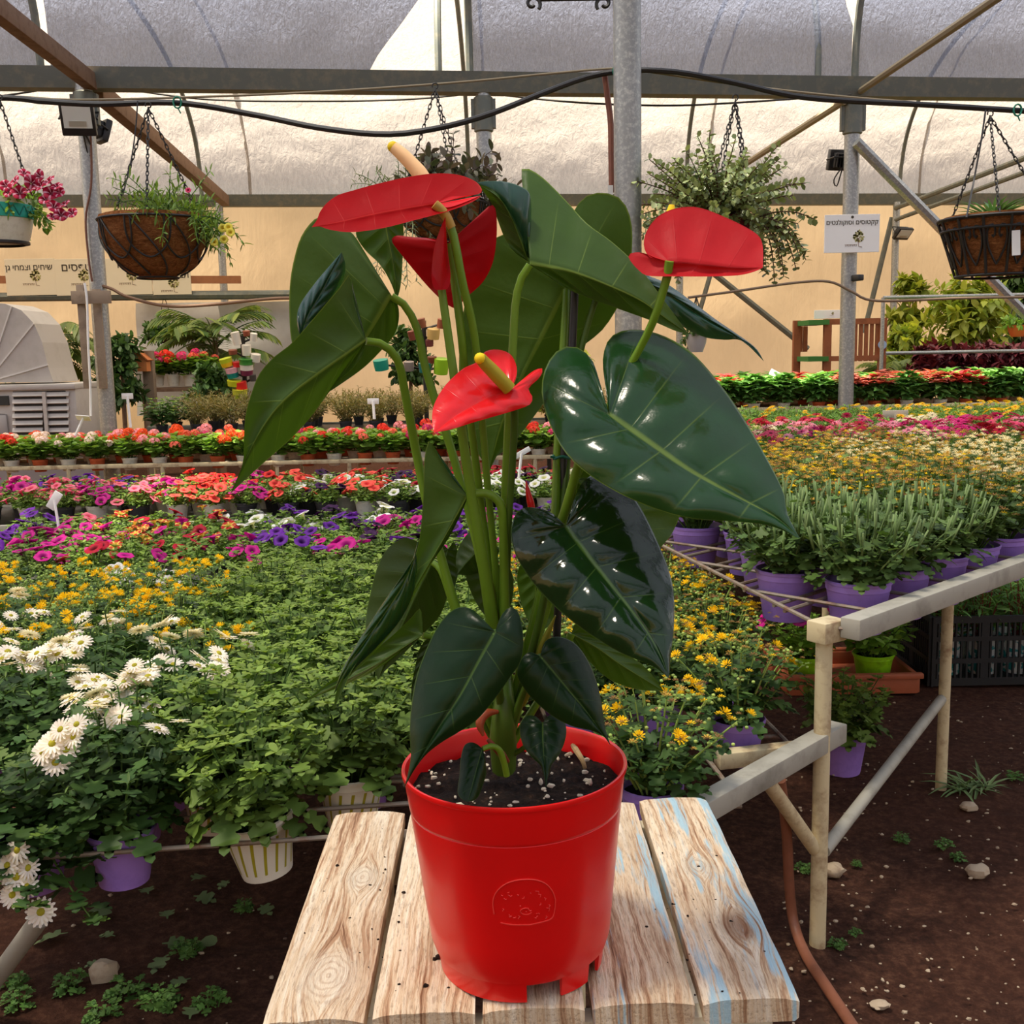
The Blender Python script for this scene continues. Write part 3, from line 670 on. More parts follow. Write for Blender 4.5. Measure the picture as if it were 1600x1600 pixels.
leaf('leaf', (826, 409), [(812, 372), (798, 338), (778, 308), (748, 289)],
     [(818, 375), (806, 342), (786, 312), (765, 294)],
     [(806, 396), (790, 375), (778, 345), (768, 318)],
     0.004, 0.0, 0.02, 0.02, False, LEAFM, 0.004)
leaf('leaf', (612, 462), [(590, 500), (565, 540), (535, 582), (505, 618)],
     [(590, 436), (572, 415), (565, 388), (550, 364), (522, 346), (497, 339), (472, 367), (459, 407), (453, 445), (452, 490), (456, 535), (472, 582)],
     [(622, 478), (623, 501), (616, 523), (600, 543), (569, 574), (530, 602)],
     0.01, 0.0, 0.006, 0.025, False, LEAFM, 0.008)
leaf('leaf', (572, 532), [(537, 556), (494, 586), (444, 625), (410, 668), (385, 715), (360, 771)],
     [(561, 502), (552, 468), (547, 429), (532, 448), (515, 468), (487, 501), (456, 536), (428, 558), (406, 583), (394, 611), (384, 648), (381, 689), (379, 725)],
     [(566, 556), (548, 578), (525, 599), (506, 624), (481, 657), (453, 687), (428, 709), (398, 736)],
     -0.04, 0.01, 0.012, 0.02, False, LEAFM, 0.007)
leaf('leaf', (470, 528), [(480, 495), (500, 460), (518, 425), (534, 394)],
     [(464, 505), (468, 478), (490, 445), (515, 415)], [(492, 508), (515, 475), (535, 440), (540, 415)],
     -0.01, 0.0, 0.0, 0.01, True, LEAFT, 0.003)
leaf('leaf', (600, 335), [(606, 370), (613, 405), (618, 440), (620, 470)],
     [(575, 335), (556, 362), (569, 389), (594, 414), (611, 443)], [(618, 335), (630, 350), (629, 407), (626, 446)],
     0.035, 0.0, 0.0, 0.01, False, LEAFM, 0.004)
leaf('leaf', (731, 775), [(700, 830), (665, 890), (635, 940), (600, 985), (560, 1030), (520, 1112)],
     [(705, 745), (685, 712), (671, 688), (663, 720), (661, 780), (655, 845), (640, 895), (622, 935), (595, 980), (565, 1020), (530, 1068)],
     [(726, 790), (706, 832), (680, 872), (655, 910), (640, 945), (610, 990), (575, 1030), (540, 1065)],
     -0.035, 0.006, 0.0, 0.02, False, LEAFM, 0.006)
leaf('leaf', (650, 865), [(632, 910), (600, 960), (568, 1005), (540, 1045), (521, 1085)],
     [(653, 845), (640, 885), (610, 925), (580, 970), (555, 1010), (533, 1050)], [(652, 890), (645, 930), (625, 970), (595, 1005), (555, 1045)],
     -0.044, 0.0, 0.0, 0.006, True, LEAFM, 0.003)
leaf('leaf', (676, 878), [(655, 920), (632, 970), (608, 1020), (591, 1062)],
     [(660, 852), (642, 842), (627, 842), (605, 858), (590, 885), (578, 930), (571, 975), (575, 1020)],
     [(688, 890), (702, 912), (698, 936), (685, 965), (660, 992), (630, 1022), (602, 1048)],
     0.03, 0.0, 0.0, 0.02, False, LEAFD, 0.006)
leaf('leaf', (661, 992), [(625, 1015), (585, 1040), (530, 1068), (490, 1088), (455, 1106)],
     [(660, 970), (656, 951), (640, 968), (605, 1000), (560, 1035), (515, 1065), (480, 1092)],
     [(645, 1003), (615, 1028), (585, 1048), (540, 1070), (500, 1086)],
     -0.02, 0.01, 0.0, 0.015, False, LEAFM, 0.004)
leaf('leaf', (893, 990), [(930, 1010), (965, 1035), (1000, 1057), (1037, 1080)],
     [(898, 975), (910, 980), (950, 1004), (1000, 1036), (1025, 1062)], [(900, 1010), (925, 1038), (945, 1056), (965, 1068), (1000, 1078)],
     0.01, 0.01, 0.0, 0.012, False, LEAFM, 0.004)
leaf('leaf', (898, 750), [(930, 775), (965, 805), (1000, 832), (1032, 856)],
     [(900, 730), (925, 735), (975, 760), (1030, 780), (1062, 795), (1052, 830)], [(893, 775), (905, 800), (940, 830), (990, 850)],
     0.0, 0.012, 0.0, 0.012, False, LEAFM, 0.005)
leaf('leaf', (681, 1002), [(670, 1025), (657, 1050), (648, 1075), (643, 1100)],
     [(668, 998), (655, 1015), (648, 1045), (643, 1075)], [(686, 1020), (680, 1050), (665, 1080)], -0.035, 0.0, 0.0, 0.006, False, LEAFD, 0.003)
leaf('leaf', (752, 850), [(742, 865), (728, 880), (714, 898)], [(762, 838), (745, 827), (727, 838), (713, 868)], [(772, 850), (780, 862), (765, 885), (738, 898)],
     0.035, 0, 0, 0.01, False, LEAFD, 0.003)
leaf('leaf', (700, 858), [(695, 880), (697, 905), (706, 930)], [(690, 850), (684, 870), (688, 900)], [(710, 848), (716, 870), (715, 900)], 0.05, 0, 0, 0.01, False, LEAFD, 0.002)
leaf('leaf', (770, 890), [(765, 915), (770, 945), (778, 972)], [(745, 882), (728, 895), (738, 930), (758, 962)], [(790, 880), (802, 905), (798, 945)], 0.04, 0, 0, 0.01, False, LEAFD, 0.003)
leaf('leaf', (842, 880), [(838, 910), (836, 945), (838, 985)], [(820, 875), (808, 900), (815, 945), (828, 975)], [(865, 880), (880, 910), (872, 950), (855, 980)], 0.05, 0, 0, 0.01, False, LEAFM, 0.003)

# ---- stems
STEM = leafy('petiole_green', (110, 146, 34), None, 0.4, 0.15, 0.4, 0.05)
STEM_D = leafy('petiole_dark_green', (74, 104, 30), None, 0.4, 0.12, 0.4, 0.05)
STEM_R = leafy('petiole_reddish', (170, 120, 70), (190, 150, 60), 0.45, 0.15, 0.4, 0.05)
def stem(name, pts, offs, rpx, m=STEM, n=36, par=None):
    k_ = len(pts); oo = np.interp(np.linspace(0, 1, k_), np.linspace(0, 1, len(offs)), offs); q = MB()
    q.tube([P(x, y, dc(y) + oo[i]) for i, (x, y) in enumerate(pts)], [r * 0.94 / FPX for r in rpx], 10, smoothn=n)
    return q.build(name, m, par or plant)
SB = (786, 1185)
stem('petiole', [(612, 463), (634, 479), (653, 517), (662, 564), (678, 620), (697, 676), (716, 740), (738, 820), (760, 920), (776, 1040), SB], [0.012, 0.02, 0.02, 0.0], [6, 7, 7, 8, 10], STEM)
stem('petiole', [(572, 533), (600, 539), (622, 564), (631, 604), (641, 657), (652, 715), (670, 800), (692, 880), (715, 960), (750, 1070), SB], [-0.035, 0.0, 0.0], [6, 7, 7, 8, 10], STEM)
stem('flower_stem', [(682, 322), (692, 332), (704, 352), (714, 395), (722, 439), (737, 501), (747, 570), (752, 640), (762, 760), (775, 900), (784, 1050), SB], [-0.055, -0.05, -0.02, 0.0], [6.5, 6, 5.5, 5.5, 6, 7], STEM)
stem('stem_top', [(679, 319), (688, 327), (697, 338), (706, 356)], [-0.0575, -0.0535], [7, 7, 7, 6.3], STEM_R)
stem('flower_stem', [(690, 452), (697, 501), (706, 564), (714, 620), (724, 690), (738, 780), (755, 880), (770, 980), (780, 1080), SB], [-0.045, -0.045, -0.03, 0.0], [6, 7, 9, 11, 10], STEM)
stem('flower_stem', [(701, 380), (708, 420), (716, 480), (722, 532), (727, 590), (738, 680), (752, 790), (768, 920), (780, 1060), SB], [-0.04, -0.035, -0.01, 0.0], [7, 6, 6, 7, 8], STEM)
stem('flower_stem', [(800, 612), (804, 650), (801, 720), (796, 800), (792, 900), (789, 1020), SB], [-0.06, -0.03, 0.0], [6, 5, 6, 8], STEM_D)
stem('petiole', [(828, 414), (815, 434), (806, 470), (802, 530), (798, 600), (794, 680), (790, 780), (789, 900), (788, 1040), SB], [-0.015, -0.01, 0.0], [6, 7, 8, 10], STEM)
stem('petiole', [(731, 775), (752, 770), (772, 776), (784, 795), (787, 850), (788, 950), (788, 1080), SB], [-0.035, -0.03, -0.01], [7, 7, 9, 11], STEM)
stem('flower_stem', [(1046, 408), (1043, 430), (1036, 455), (1025, 490), (1010, 525), (975, 590), (920, 700), (870, 830), (830, 980), (800, 1100), SB], [-0.05, -0.04, 0.0, 0.0], [6.5, 5.5, 5.5, 6, 8], STEM)
stem('petiole', [(952, 649), (935, 655), (912, 700), (885, 790), (855, 900), (825, 1020), (800, 1110), SB], [-0.058, -0.03, 0.0, 0.0], [6, 7, 8, 9], STEM)
stem('petiole', [(884, 823), (872, 830), (862, 870), (845, 960), (820, 1060), SB], [-0.055, -0.03, 0.0], [5, 6, 8], STEM_D)
stem('petiole', [(774, 988), (772, 1000), (776, 1040), (782, 1100), SB], [-0.085, -0.05, 0.0], [5, 6, 8], STEM_D)
stem('petiole', [(844, 1026), (838, 1040), (815, 1090), (795, 1150), SB], [-0.06, -0.03, 0.0], [5, 6, 7], STEM_D)
stem('petiole', [(885, 453), (884, 480), (879, 560), (874, 640), (870, 740), (866, 830), (850, 950), (815, 1080), SB], [0.045, 0.03, 0.01, 0.0], [6, 7, 8, 9], STEM)
stem('petiole', [(955, 421), (930, 470), (905, 560), (890, 680), (878, 800), (850, 960), (812, 1090), SB], [0.03, 0.03, 0.01, 0.0], [5, 6, 8], STEM_D)
stem('petiole', [(754, 1170), (768, 1166), (780, 1172), (787, 1190), (792, 1212)], [-0.062, -0.055, -0.05], [4, 5, 5], STEM)
stem('petiole', [(848, 1131), (838, 1140), (822, 1165), (800, 1180), SB], [-0.045, -0.02, 0.0], [3, 4, 4], STEM_D)
stem('petiole', [(676, 879), (690, 895), (712, 960), (745, 1060), SB], [0.03, 0.02, 0.0], [5, 6, 8], STEM)
stem('petiole', [(661, 993), (680, 1000), (705, 1030), (750, 1100), SB], [-0.02, -0.01, 0.0], [5, 6, 7], STEM)
stem('petiole', [(893, 990), (885, 1010), (862, 1060), (820, 1130), SB], [0.01, 0.01, 0.0], [6, 6, 7], STEM)
stem('petiole', [(898, 751), (893, 790), (875, 880), (840, 1000), (805, 1110), SB], [0.0, 0.01, 0.0], [5, 6, 7], STEM)
stem('petiole', [(681, 1003), (700, 1030), (740, 1100), SB], [-0.03, -0.01, 0.0], [4, 5, 6], STEM_D)
# sheaths, crown
stem('sheath', [(757, 870), (764, 905), (770, 950), (778, 990), (784, 1060)], [-0.02, -0.01, 0.0], [1, 6, 10, 12, 10], leafy('sheath_orange_green', (150, 116, 40), (120, 124, 40), 0.45, 0.15, 0.4, 0.05))
stem('sheath', [(868, 962), (858, 985), (848, 1010), (836, 1050), (815, 1100)], [-0.03, -0.02, 0.0], [1, 6, 8, 8, 7], leafy('sheath_green', (140, 136, 44), None, 0.45, 0.15, 0.4, 0.05))
stem('sheath', [(755, 1150), (750, 1130), (760, 1115), (778, 1112)], [-0.045, -0.04, -0.03], [2, 7, 7, 3], leafy('sheath_red', (150, 66, 34), None, 0.45, 0.15, 0.4, 0.05))
stem('sheath', [(762, 1155), (775, 1170), (785, 1180), (794, 1190)], [-0.05, -0.05, -0.045], [3, 5, 6, 3], leafy('sheath_brown', (122, 52, 32), None, 0.5, 0.1, 0.3, 0.05))
stem('crown', [(790, 1040), (788, 1090), (786, 1140), (787, 1200)], [-0.01, -0.02, -0.02, 0.0], [9, 17, 22, 20], STEM_D)
# ---- flowers
YEL = leafy('spadix_cream', (250, 206, 150), None, 0.6, 0.1, 0.3, 0.02); YEL2 = leafy('spadix_olive_yellow', (170, 150, 36), None, 0.6, 0.1, 0.3, 0.02); YEL3 = leafy('spadix_yellow', (246, 212, 30), None, 0.6, 0.1, 0.3, 0.02)
s1 = leaf('spathe', (678, 319), [(640, 325), (590, 334), (540, 345), (505, 352), (487, 355)],
     [(700, 308), (725, 306), (748, 303), (753, 296), (742, 283), (715, 273), (680, 271), (640, 276), (590, 287), (550, 298), (528, 305), (511, 317), (500, 331), (495, 344)],
     [(698, 324), (718, 319), (738, 311), (753, 305), (735, 317), (700, 330), (640, 346), (600, 356), (560, 362), (535, 362), (512, 358), (500, 354)],
     -0.055, 0.012, -0.055, 0.0, False, SPATHE, 0.004, 0.0005, N=80)
stem('spadix', [(664, 285), (655, 270), (640, 253), (627, 240), (615, 230)], [-0.008, -0.006], [12, 12, 11, 10.5, 9], YEL, par=s1)
q = MB(); q.blob(P(614, 229.5, dc(229) - 0.006), (0.0047, 0.0047, 0.0047), 10, 7); q.build('spadix_tip', YEL3, s1)
leaf('spathe', (700, 380), [(703, 410), (706, 445), (711, 482)],
     [(694, 376), (670, 372), (640, 370), (620, 368), (612, 376), (625, 395), (645, 420), (668, 447), (688, 467), (702, 478)],
     [(708, 372), (720, 362), (737, 348), (755, 330), (768, 320), (775, 330), (776, 370), (770, 410), (755, 440), (732, 462), (718, 476)],
     -0.028, 0.0, 0.01, 0.02, False, SPATHE_D, 0.004, 0.0006)
leaf('spathe', (690, 453), [(691, 430), (693, 400), (694, 370), (696, 338)],
     [(680, 452), (675, 440), (675, 415), (679, 385), (687, 360)], [(700, 450), (704, 430), (700, 395), (697, 360)],
     -0.06, 0.0, 0.0, 0.02, False, SPATHE, 0.002, 0.0)
s3 = leaf('spathe', (797, 609), [(770, 619), (740, 633), (708, 652), (678, 676)],
     [(806, 592), (807, 572), (797, 553), (776, 546), (757, 550), (744, 566), (725, 575), (705, 592), (690, 610), (678, 633), (675, 656)],
     [(815, 594), (834, 579), (848, 576), (843, 590), (826, 607), (832, 620), (828, 632), (808, 640), (775, 650), (740, 660), (705, 671)],
     -0.07, 0.015, -0.05, 0.004, True, SPATHE, 0.005, 0.001)
stem('spadix', [(796, 608), (783, 594), (768, 578), (757, 567), (750, 559)], [-0.075, -0.085], [10, 10, 10, 9.5, 8.5], YEL2, par=s3)
q = MB(); q.blob(P(750, 560, dc(560) - 0.086), (0.0045, 0.0045, 0.0045), 10, 7); q.build('spadix_tip', YEL3, s3)
s4 = leaf('spathe', (1046, 409), [(1080, 412), (1115, 416), (1155, 419), (1192, 418)],
     [(1030, 405), (1014, 401), (1006, 384), (1010, 362), (1026, 340), (1050, 327), (1080, 323), (1102, 327), (1130, 338), (1160, 352), (1185, 368), (1192, 386)],
     [(1025, 403), (1008, 396), (995, 394), (982, 398), (986, 409), (1000, 424), (1014, 431), (1060, 432), (1110, 432), (1155, 430), (1180, 424)],
     -0.05, 0.0, -0.035, 0.008, False, SPATHE_P, 0.006, 0.0012, None, 5)
stem('spadix', [(1046, 350), (1048, 335), (1049, 325), (1049.5, 320)], [0.0, 0.0], [9, 8.5, 7, 4], YEL3, par=s4)
stem('flower_bud', [(832, 800), (829, 785), (825, 768), (822, 752)], [0.0, 0.0], [6, 6, 4, 1], SPATHE)
# stake and tie
q = MB(); q.tube([P(898, 452, dc(452) + 0.03), P(894, 540, dc(540) + 0.03), P(881, 712, dc(712) + 0.02), P(878, 820, dc(820) + 0.02), P(870, 990, dc(990) + 0.02), P(866, 1170, dc(1170) + 0.02)], 0.0036, 10); stk = q.build('stake', BLACK, plant)
q = MB(); c_ = P(881, 714, dc(714) + 0.018)
q.tube([c_ + Vector((0.0075 * math.cos(a) - 0.002, 0.007 * math.sin(a), 0.001 * math.sin(3 * a))) for a in np.linspace(0, 2 * PI, 17)], 0.0014, 6)
q.tube([c_ + Vector((0.005, -0.004, 0)), c_ + Vector((0.010, -0.006, 0.002))], 0.0012, 5); q.tube([c_ + Vector((-0.007, -0.004, 0)), c_ + Vector((-0.012, -0.005, 0.001))], 0.0012, 5)
q.build('plant_tie', plain('teal_plant_tie', (22, 96, 78), 0.5), stk)
# crumbs of soil on the stool
q = MB(); rc_ = random.Random(21)
for _ in range(90):
    px = rc_.choice([rc_.gauss(640, 45), rc_.uniform(440, 730), rc_.uniform(980, 1200)]); py = rc_.choice([rc_.gauss(1440, 40), rc_.uniform(1290, 1560)])
    if (632 < px < 975 and py < 1480) or px > 1200: continue
    s_ = rc_.choice([0.0006, 0.0008, 0.001, 0.0014]); q.blob(plane_hit(px, py, s_ * 0.4 - 0.001), (s_ * rc_.uniform(0.8, 1.8), s_ * rc_.uniform(0.8, 1.5), s_ * 0.7), 6, 4, 0, 0.25, rc_)
for (px, py, s_) in ((688, 1495, 0.004), (700, 1508, 0.003), (665, 1540, 0.0028), (527, 1352, 0.002), (680, 1498, 0.0026)):
    q.blob(plane_hit(px, py, s_ * 0.3), (s_, s_ * 0.9, s_ * 0.6), 8, 5, 0, 0.3, rc_)
tag(q.build('soil_crumbs', PSOIL), 'dark soil crumbs spilled on the stool planks beside the red pot', 'soil', kind='stuff')
# ================================================================== PLANT KIT
def tpl(outline, mid_n=4, fold=0.15, droop=0.25):
    """half outline (x>=0) from base to tip -> vertices and quads of a whole leaf, length 1 along +y"""
    vs = []; fs = []
    ys = [p[1] for p in outline]; n = len(outline)
    for (x, y) in outline: vs.append((0, y if 0 < y < 1 else y, -droop * y * y))
    for s_ in (1, -1):
        b = len(vs)
        for (x, y) in outline: vs.append((s_ * x, y, fold * abs(x) - droop * y * y))
        for i in range(n - 1):
            q = (i, b + i, b + i + 1, i + 1)
            fs.append(q if s_ > 0 else q[::-1])
    return np.array(vs, float), fs
T_MUM = tpl([(0.03, 0.0), (0.06, 0.22), (0.30, 0.26), (0.36, 0.42), (0.20, 0.47), (0.38, 0.62), (0.34, 0.78), (0.15, 0.76), (0.13, 0.92), (0.0, 1.0)])
T_OVAL = tpl([(0.02, 0.0), (0.20, 0.25), (0.26, 0.55), (0.16, 0.85), (0.0, 1.0)])
T_NARROW = tpl([(0.02, 0.0), (0.09, 0.3), (0.09, 0.65), (0.0, 1.0)])
T_ROUND = tpl([(0.05, 0.0), (0.34, 0.02), (0.50, 0.30), (0.46, 0.66), (0.26, 0.93), (0.0, 1.0)], droop=0.1)
T_BLADE = tpl([(0.03, 0.0), (0.055, 0.35), (0.04, 0.7), (0.0, 1.0)], fold=0.6, droop=0.45)
T_POINT = tpl([(0.02, 0.0), (0.24, 0.3), (0.24, 0.5), (0.10, 0.8), (0.0, 1.0)], droop=0.35)
def batch(t, pos, dr, nr, size):
    """many copies of a leaf template as plain arrays"""
    V, F = t; pos = np.asarray(pos, float); dr = np.asarray(dr, float); nr = np.asarray(nr, float); size = np.asarray(size, float)[:, None, None]
    dr = dr / np.linalg.norm(dr, axis=1, keepdims=True); sd = np.cross(dr, nr); sd /= np.linalg.norm(sd, axis=1, keepdims=True) + 1e-9; nn = np.cross(sd, dr)
    v = pos[:, None, :] + size * (V[None, :, 0:1] * sd[:, None, :] + V[None, :, 1:2] * dr[:, None, :] + V[None, :, 2:3] * nn[:, None, :])
    nv = len(V); f = [tuple(i + k_ * nv for i in q) for k_ in range(len(pos)) for q in F]
    return v.reshape(-1, 3), f
class PB:
    """plant body: several batches plus stems"""
    def __init__(s): s.v = []; s.f = []; s.m = []; s.n = 0
    def put(s, v, f, mi=0):
        s.v.append(np.asarray(v, float)); s.f += [tuple(i + s.n for i in q) for q in f]; s.m += [mi] * len(f); s.n += len(v)
    def mesh(s, name, mats): return newmesh(name, np.vstack(s.v), s.f, mats, True, s.m)
def rosette_plant(seed, nst, H, R, t, per, s_lo, s_hi, mats, up=0.5, tips=6, tip_s=0.6, z0=0.0, r0=0.03, stem_r=0.0022, flat=0.6, tip_t=None, droop=0.0, skirt=0):
    """stems fanning from the pot, leaves along them, a whorl at each tip; returns mesh and stem tips"""
    g = np.random.RandomState(seed); b = PB(); tipsl = []; pos, dr, nr, sz = [], [], [], []
    tp, td, tn, ts = [], [], [], []; mb = MB()
    for i in range(nst):
        a = 2 * PI * (i * 0.618034) + g.uniform(-0.3, 0.3); q = math.sqrt((i + 0.5) / nst)
        out = np.array([math.cos(a), math.sin(a), 0]); end = out * R * q * g.uniform(0.85, 1.1); h = H * (1 - 0.38 * q * q) * g.uniform(0.86, 1.08) - droop * q * q
        base = out * r0 * q + np.array([0, 0, z0]); ctrl = base * 0.4 + end * 0.6 * np.array([0.75, 0.75, 1]) + np.array([0, 0, z0 + h * 0.62]) * np.array([0, 0, 1]); ctrl[2] = z0 + h * 0.55
        end = end + np.array([0, 0, z0 + h])
        curve = [(1 - u) ** 2 * base + 2 * u * (1 - u) * ctrl + u * u * end for u in np.linspace(0, 1, 7)]
        mb.tube([Vector(c_) for c_ in curve], [stem_r * 1.2, stem_r * 0.7], 4, cap=False)
        tipsl.append((end, curve[-1] - curve[-2]))
        for j in range(per):
            u = 0.22 + 0.75 * (j + g.uniform(0, 0.6)) / per; c_ = (1 - u) ** 2 * base + 2 * u * (1 - u) * ctrl + u * u * end
            th = j * 2.4 + i + g.uniform(-0.5, 0.5); d = np.array([math.cos(th), math.sin(th), up * g.uniform(-0.3, 1.0)]) + out * 0.6
            pos.append(c_); dr.append(d); nr.append(np.array([g.uniform(-flat, flat), g.uniform(-flat, flat), 1.0])); sz.append((s_lo + (s_hi - s_lo) * u) * g.uniform(0.75, 1.25))
        for j in range(tips):
            th = 2 * PI * j / max(tips, 1) + g.uniform(-0.3, 0.3); d = np.array([math.cos(th), math.sin(th), g.uniform(0.25, 0.9)])
            tp.append(end); td.append(d); tn.append(np.array([-0.5 * math.cos(th), -0.5 * math.sin(th), 1.0])); ts.append(s_hi * tip_s * g.uniform(0.8, 1.25))
    for i in range(skirt):                      # broad old leaves hanging round the rim of the pot
        th = i * 2.4 + g.uniform(-.3, .3); rr_ = R * g.uniform(0.35, 0.6); pos.append(np.array([rr_ * math.cos(th), rr_ * math.sin(th), z0 + g.uniform(0.015, 0.07)])); dr.append(np.array([math.cos(th), math.sin(th), g.uniform(-0.7, 0.15)])); nr.append(np.array([0.8 * math.cos(th), 0.8 * math.sin(th), 0.8])); sz.append(s_lo * g.uniform(0.75, 1.15))
    if pos: b.put(*batch(t, pos, dr, nr, sz), 0)
    if tp: b.put(*batch(tip_t or t, tp, td, tn, ts), 1 if len(mats) > 2 else 0)
    b.put([tuple(v) for v in mb.v], mb.f, len(mats) - 1)
    return b, tipsl
# ---- flower heads (face +z)
def daisy(name, r, npet, mats, layers=2, cup=0.25, cr=0.3):
    b = PB()
    for L in range(layers):
        k_ = npet; pos, dr, nr, sz = [], [], [], []
        for j in range(k_):
            th = 2 * PI * (j + 0.5 * L) / k_; d = np.array([math.cos(th), math.sin(th), cup * (0.4 + L)])
            pos.append(d * r * 0.12); dr.append(d); nr.append((-0.3 * math.cos(th), -0.3 * math.sin(th), 1)); sz.append(r * (1 - 0.18 * L))
        b.put(*batch(tpl([(0.04, 0), (0.13, 0.55), (0.10, 0.9), (0.0, 1.0)], fold=0.3, droop=0.12), pos, dr, nr, sz), 0)
    q = MB(); q.lathe([(0.0, 0.26 * r), (cr * 0.6 * r, 0.22 * r), (cr * r, 0.10 * r), (cr * 0.9 * r, 0.0)], (0, 0, 0), 8); b.put([tuple(v) for v in q.v], q.f, 1)
    return b.mesh(name, mats)
def pompon(name, r, n, mats):
    b = PB(); pos, dr, nr, sz = [], [], [], []
    for i in range(n):
        ph = math.acos(1 - 1.0 * (i + 0.5) / n); th = i * 2.39996; d = np.array([math.sin(ph) * math.cos(th), math.sin(ph) * math.sin(th), math.cos(ph) * 0.8 + 0.05])
        pos.append(d * r * 0.35); dr.append(d); nr.append((-math.cos(th), -math.sin(th), 0.7)); sz.append(r * 0.72)
    b.put(*batch(tpl([(0.05, 0), (0.20, 0.55), (0.15, 0.9), (0.0, 1.0)], fold=0.4, droop=-0.1), pos, dr, nr, sz), 0)
    return b.mesh(name, mats)
def trumpet(name, r, m, n=25):
    """petunia: five-lobed flared disc on a tube; UV holds angle and radius"""
    rings = [(0.10, -0.9), (0.16, -0.35), (0.42, -0.03), (0.8, 0.03), (1.0, -0.06)]; vs = []; uv = []
    for k_, (q, z) in enumerate(rings):
        for j in range(n):
            th = 2 * PI * j / n; lob = 1 + (0.10 * abs(math.cos(2.5 * th)) - 0.06 if q > 0.5 else 0) + (0.02 * math.sin(7 * th) if q > 0.9 else 0)
            vs.append((r * q * lob * math.cos(th), r * q * lob * math.sin(th), r * (z + (0.07 * math.cos(5 * th) if q > 0.9 else 0)))); uv.append((j / n, q))
    fs = [(i * n + j, i * n + (j + 1) % n, (i + 1) * n + (j + 1) % n, (i + 1) * n + j) for i in range(len(rings) - 1) for j in range(n)]
    return newmesh(name, vs, fs, m, True, None, uv)
def umbel(name, r, k_, mats, seed=0):
    """geranium head: a dome of small five-petalled flowers"""
    g = np.random.RandomState(seed); b = PB(); pos, dr, nr, sz = [], [], [], []
    for i in range(k_):
        ph = math.acos(1 - 1.15 * (i + 0.5) / k_); th = i * 2.39996 + g.uniform(-0.2, 0.2); nd = np.array([math.sin(ph) * math.cos(th), math.sin(ph) * math.sin(th), math.cos(ph)])
        c_ = nd * r * np.array([1, 1, 0.75]); a = np.cross(nd, [0.3, 0.2, 1.0]); a /= np.linalg.norm(a); e = np.cross(nd, a)
        for j in range(5):
            t_ = 2 * PI * j / 5 + i; d = a * math.cos(t_) + e * math.sin(t_) + nd * 0.25; pos.append(c_); dr.append(d); nr.append(nd); sz.append(r * 0.42)
    b.put(*batch(tpl([(0.05, 0), (0.30, 0.5), (0.28, 0.85), (0.0, 1.0)], droop=0.2), pos, dr, nr, sz), 0)
    return b.mesh(name, mats)
def petal(name, rgb, rgb2=None, trans=0.3): return leafy(name, rgb, rgb2, 0.6, trans, 0.2, 0.10)
def pet_mat(name, rgb, throat, star=None):
    k = NT(name); uv = k.n('ShaderNodeTexCoord').outputs['UV']; sp = k.n('ShaderNodeSeparateXYZ'); k.l(uv, sp.inputs[0]); oi = k.n('ShaderNodeObjectInfo')
    c = k.mix(k.ramp(sp.outputs[1], [(0.3, 1.0), (0.62, 0.0)]), lin(rgb), lin(throat))
    if star:
        f = k.math('ABSOLUTE', k.math('SUBTRACT', k.math('FRACT', k.math('MULTIPLY', sp.outputs[0], 5.0)), 0.5))
        c = k.mix(k.ramp(f, [(0.10, 0.9), (0.17, 0.0)]), c, lin(star))
    hs = k.n('ShaderNodeHueSaturation'); k.val(hs.inputs['Color'], c); k.l(k.math('ADD', k.math('MULTIPLY', oi.outputs['Random'], 0.4), 0.8), hs.inputs['Value'])
    return k.done(k.mixs(0.3, k.bsdf(hs.outputs[0], 0.55, 0.2), k.translucent(hs.outputs[0])))
# ---- pots (base at z=0)
def potmesh(name, rb, rt, h, mats, n=28, lip=0.006, notch=True):
    q = MB(); q.lathe([(0, 0.008), (rb - 0.004, 0.008), (rb, 0.0), (rb + 0.001, 0.004), (rt * 0.965, h * 0.80), (rt * 0.97, h * 0.805), (rt * 0.995, h * 0.815), (rt * 0.995, h - lip * 1.6), (rt + 0.003, h - lip * 1.4), (rt + 0.004, h - 0.002), (rt + 0.001, h), (rt - 0.002, h - 0.004), (rt * 0.93, h * 0.82), (0, h * 0.80)], (0, 0, 0), n)
    nf = len(q.f); me_m = [0] * nf
    for i in range(nf - n, nf): me_m[i] = 1
    q.m = me_m
    if notch:                                   # drain notches at the foot
        kept = [(f, m_) for i, (f, m_) in enumerate(zip(q.f, q.m)) if not (n <= i < 2 * n and (i % n) % (n // 4) in (0, 1))]
        q.f = [a for a, _ in kept]; q.m = [b_ for _, b_ in kept]
    me = q.mesh(name, mats); me.set_sharp_from_angle(angle=math.radians(35)); return me
PURPLE = plain('purple_pot_plastic', (158, 124, 206), 0.45, 0.4, var=0.10, dirt=((128, 98, 176), 0.5), scale=30)
TERRA = plain('terracotta_plastic', (196, 92, 50), 0.6, 0.3, var=0.12, dirt=((150, 84, 60), 0.5), scale=40)
WHITEPOT = plain('white_pot_plastic', (226, 222, 206), 0.5, 0.4, var=0.08, dirt=((170, 160, 130), 0.4), scale=40)
LIME = plain('lime_pot_plastic', (150, 216, 30), 0.4, 0.4, dirt=((90, 120, 30), 0.6), scale=30)
k = NT('white_pot_with_olive_stripes'); co = k.coord(); sx = k.n('ShaderNodeSeparateXYZ'); k.l(co, sx.inputs[0])
ang = k.math('DIVIDE', k.math('ARCTAN2', sx.outputs[1], sx.outputs[0]), 2 * PI); hz = sx.outputs[2]
fr = k.math('FRACT', k.math('ADD', k.math('MULTIPLY', ang, 16.0), k.math('MULTIPLY', hz, -7.0)))
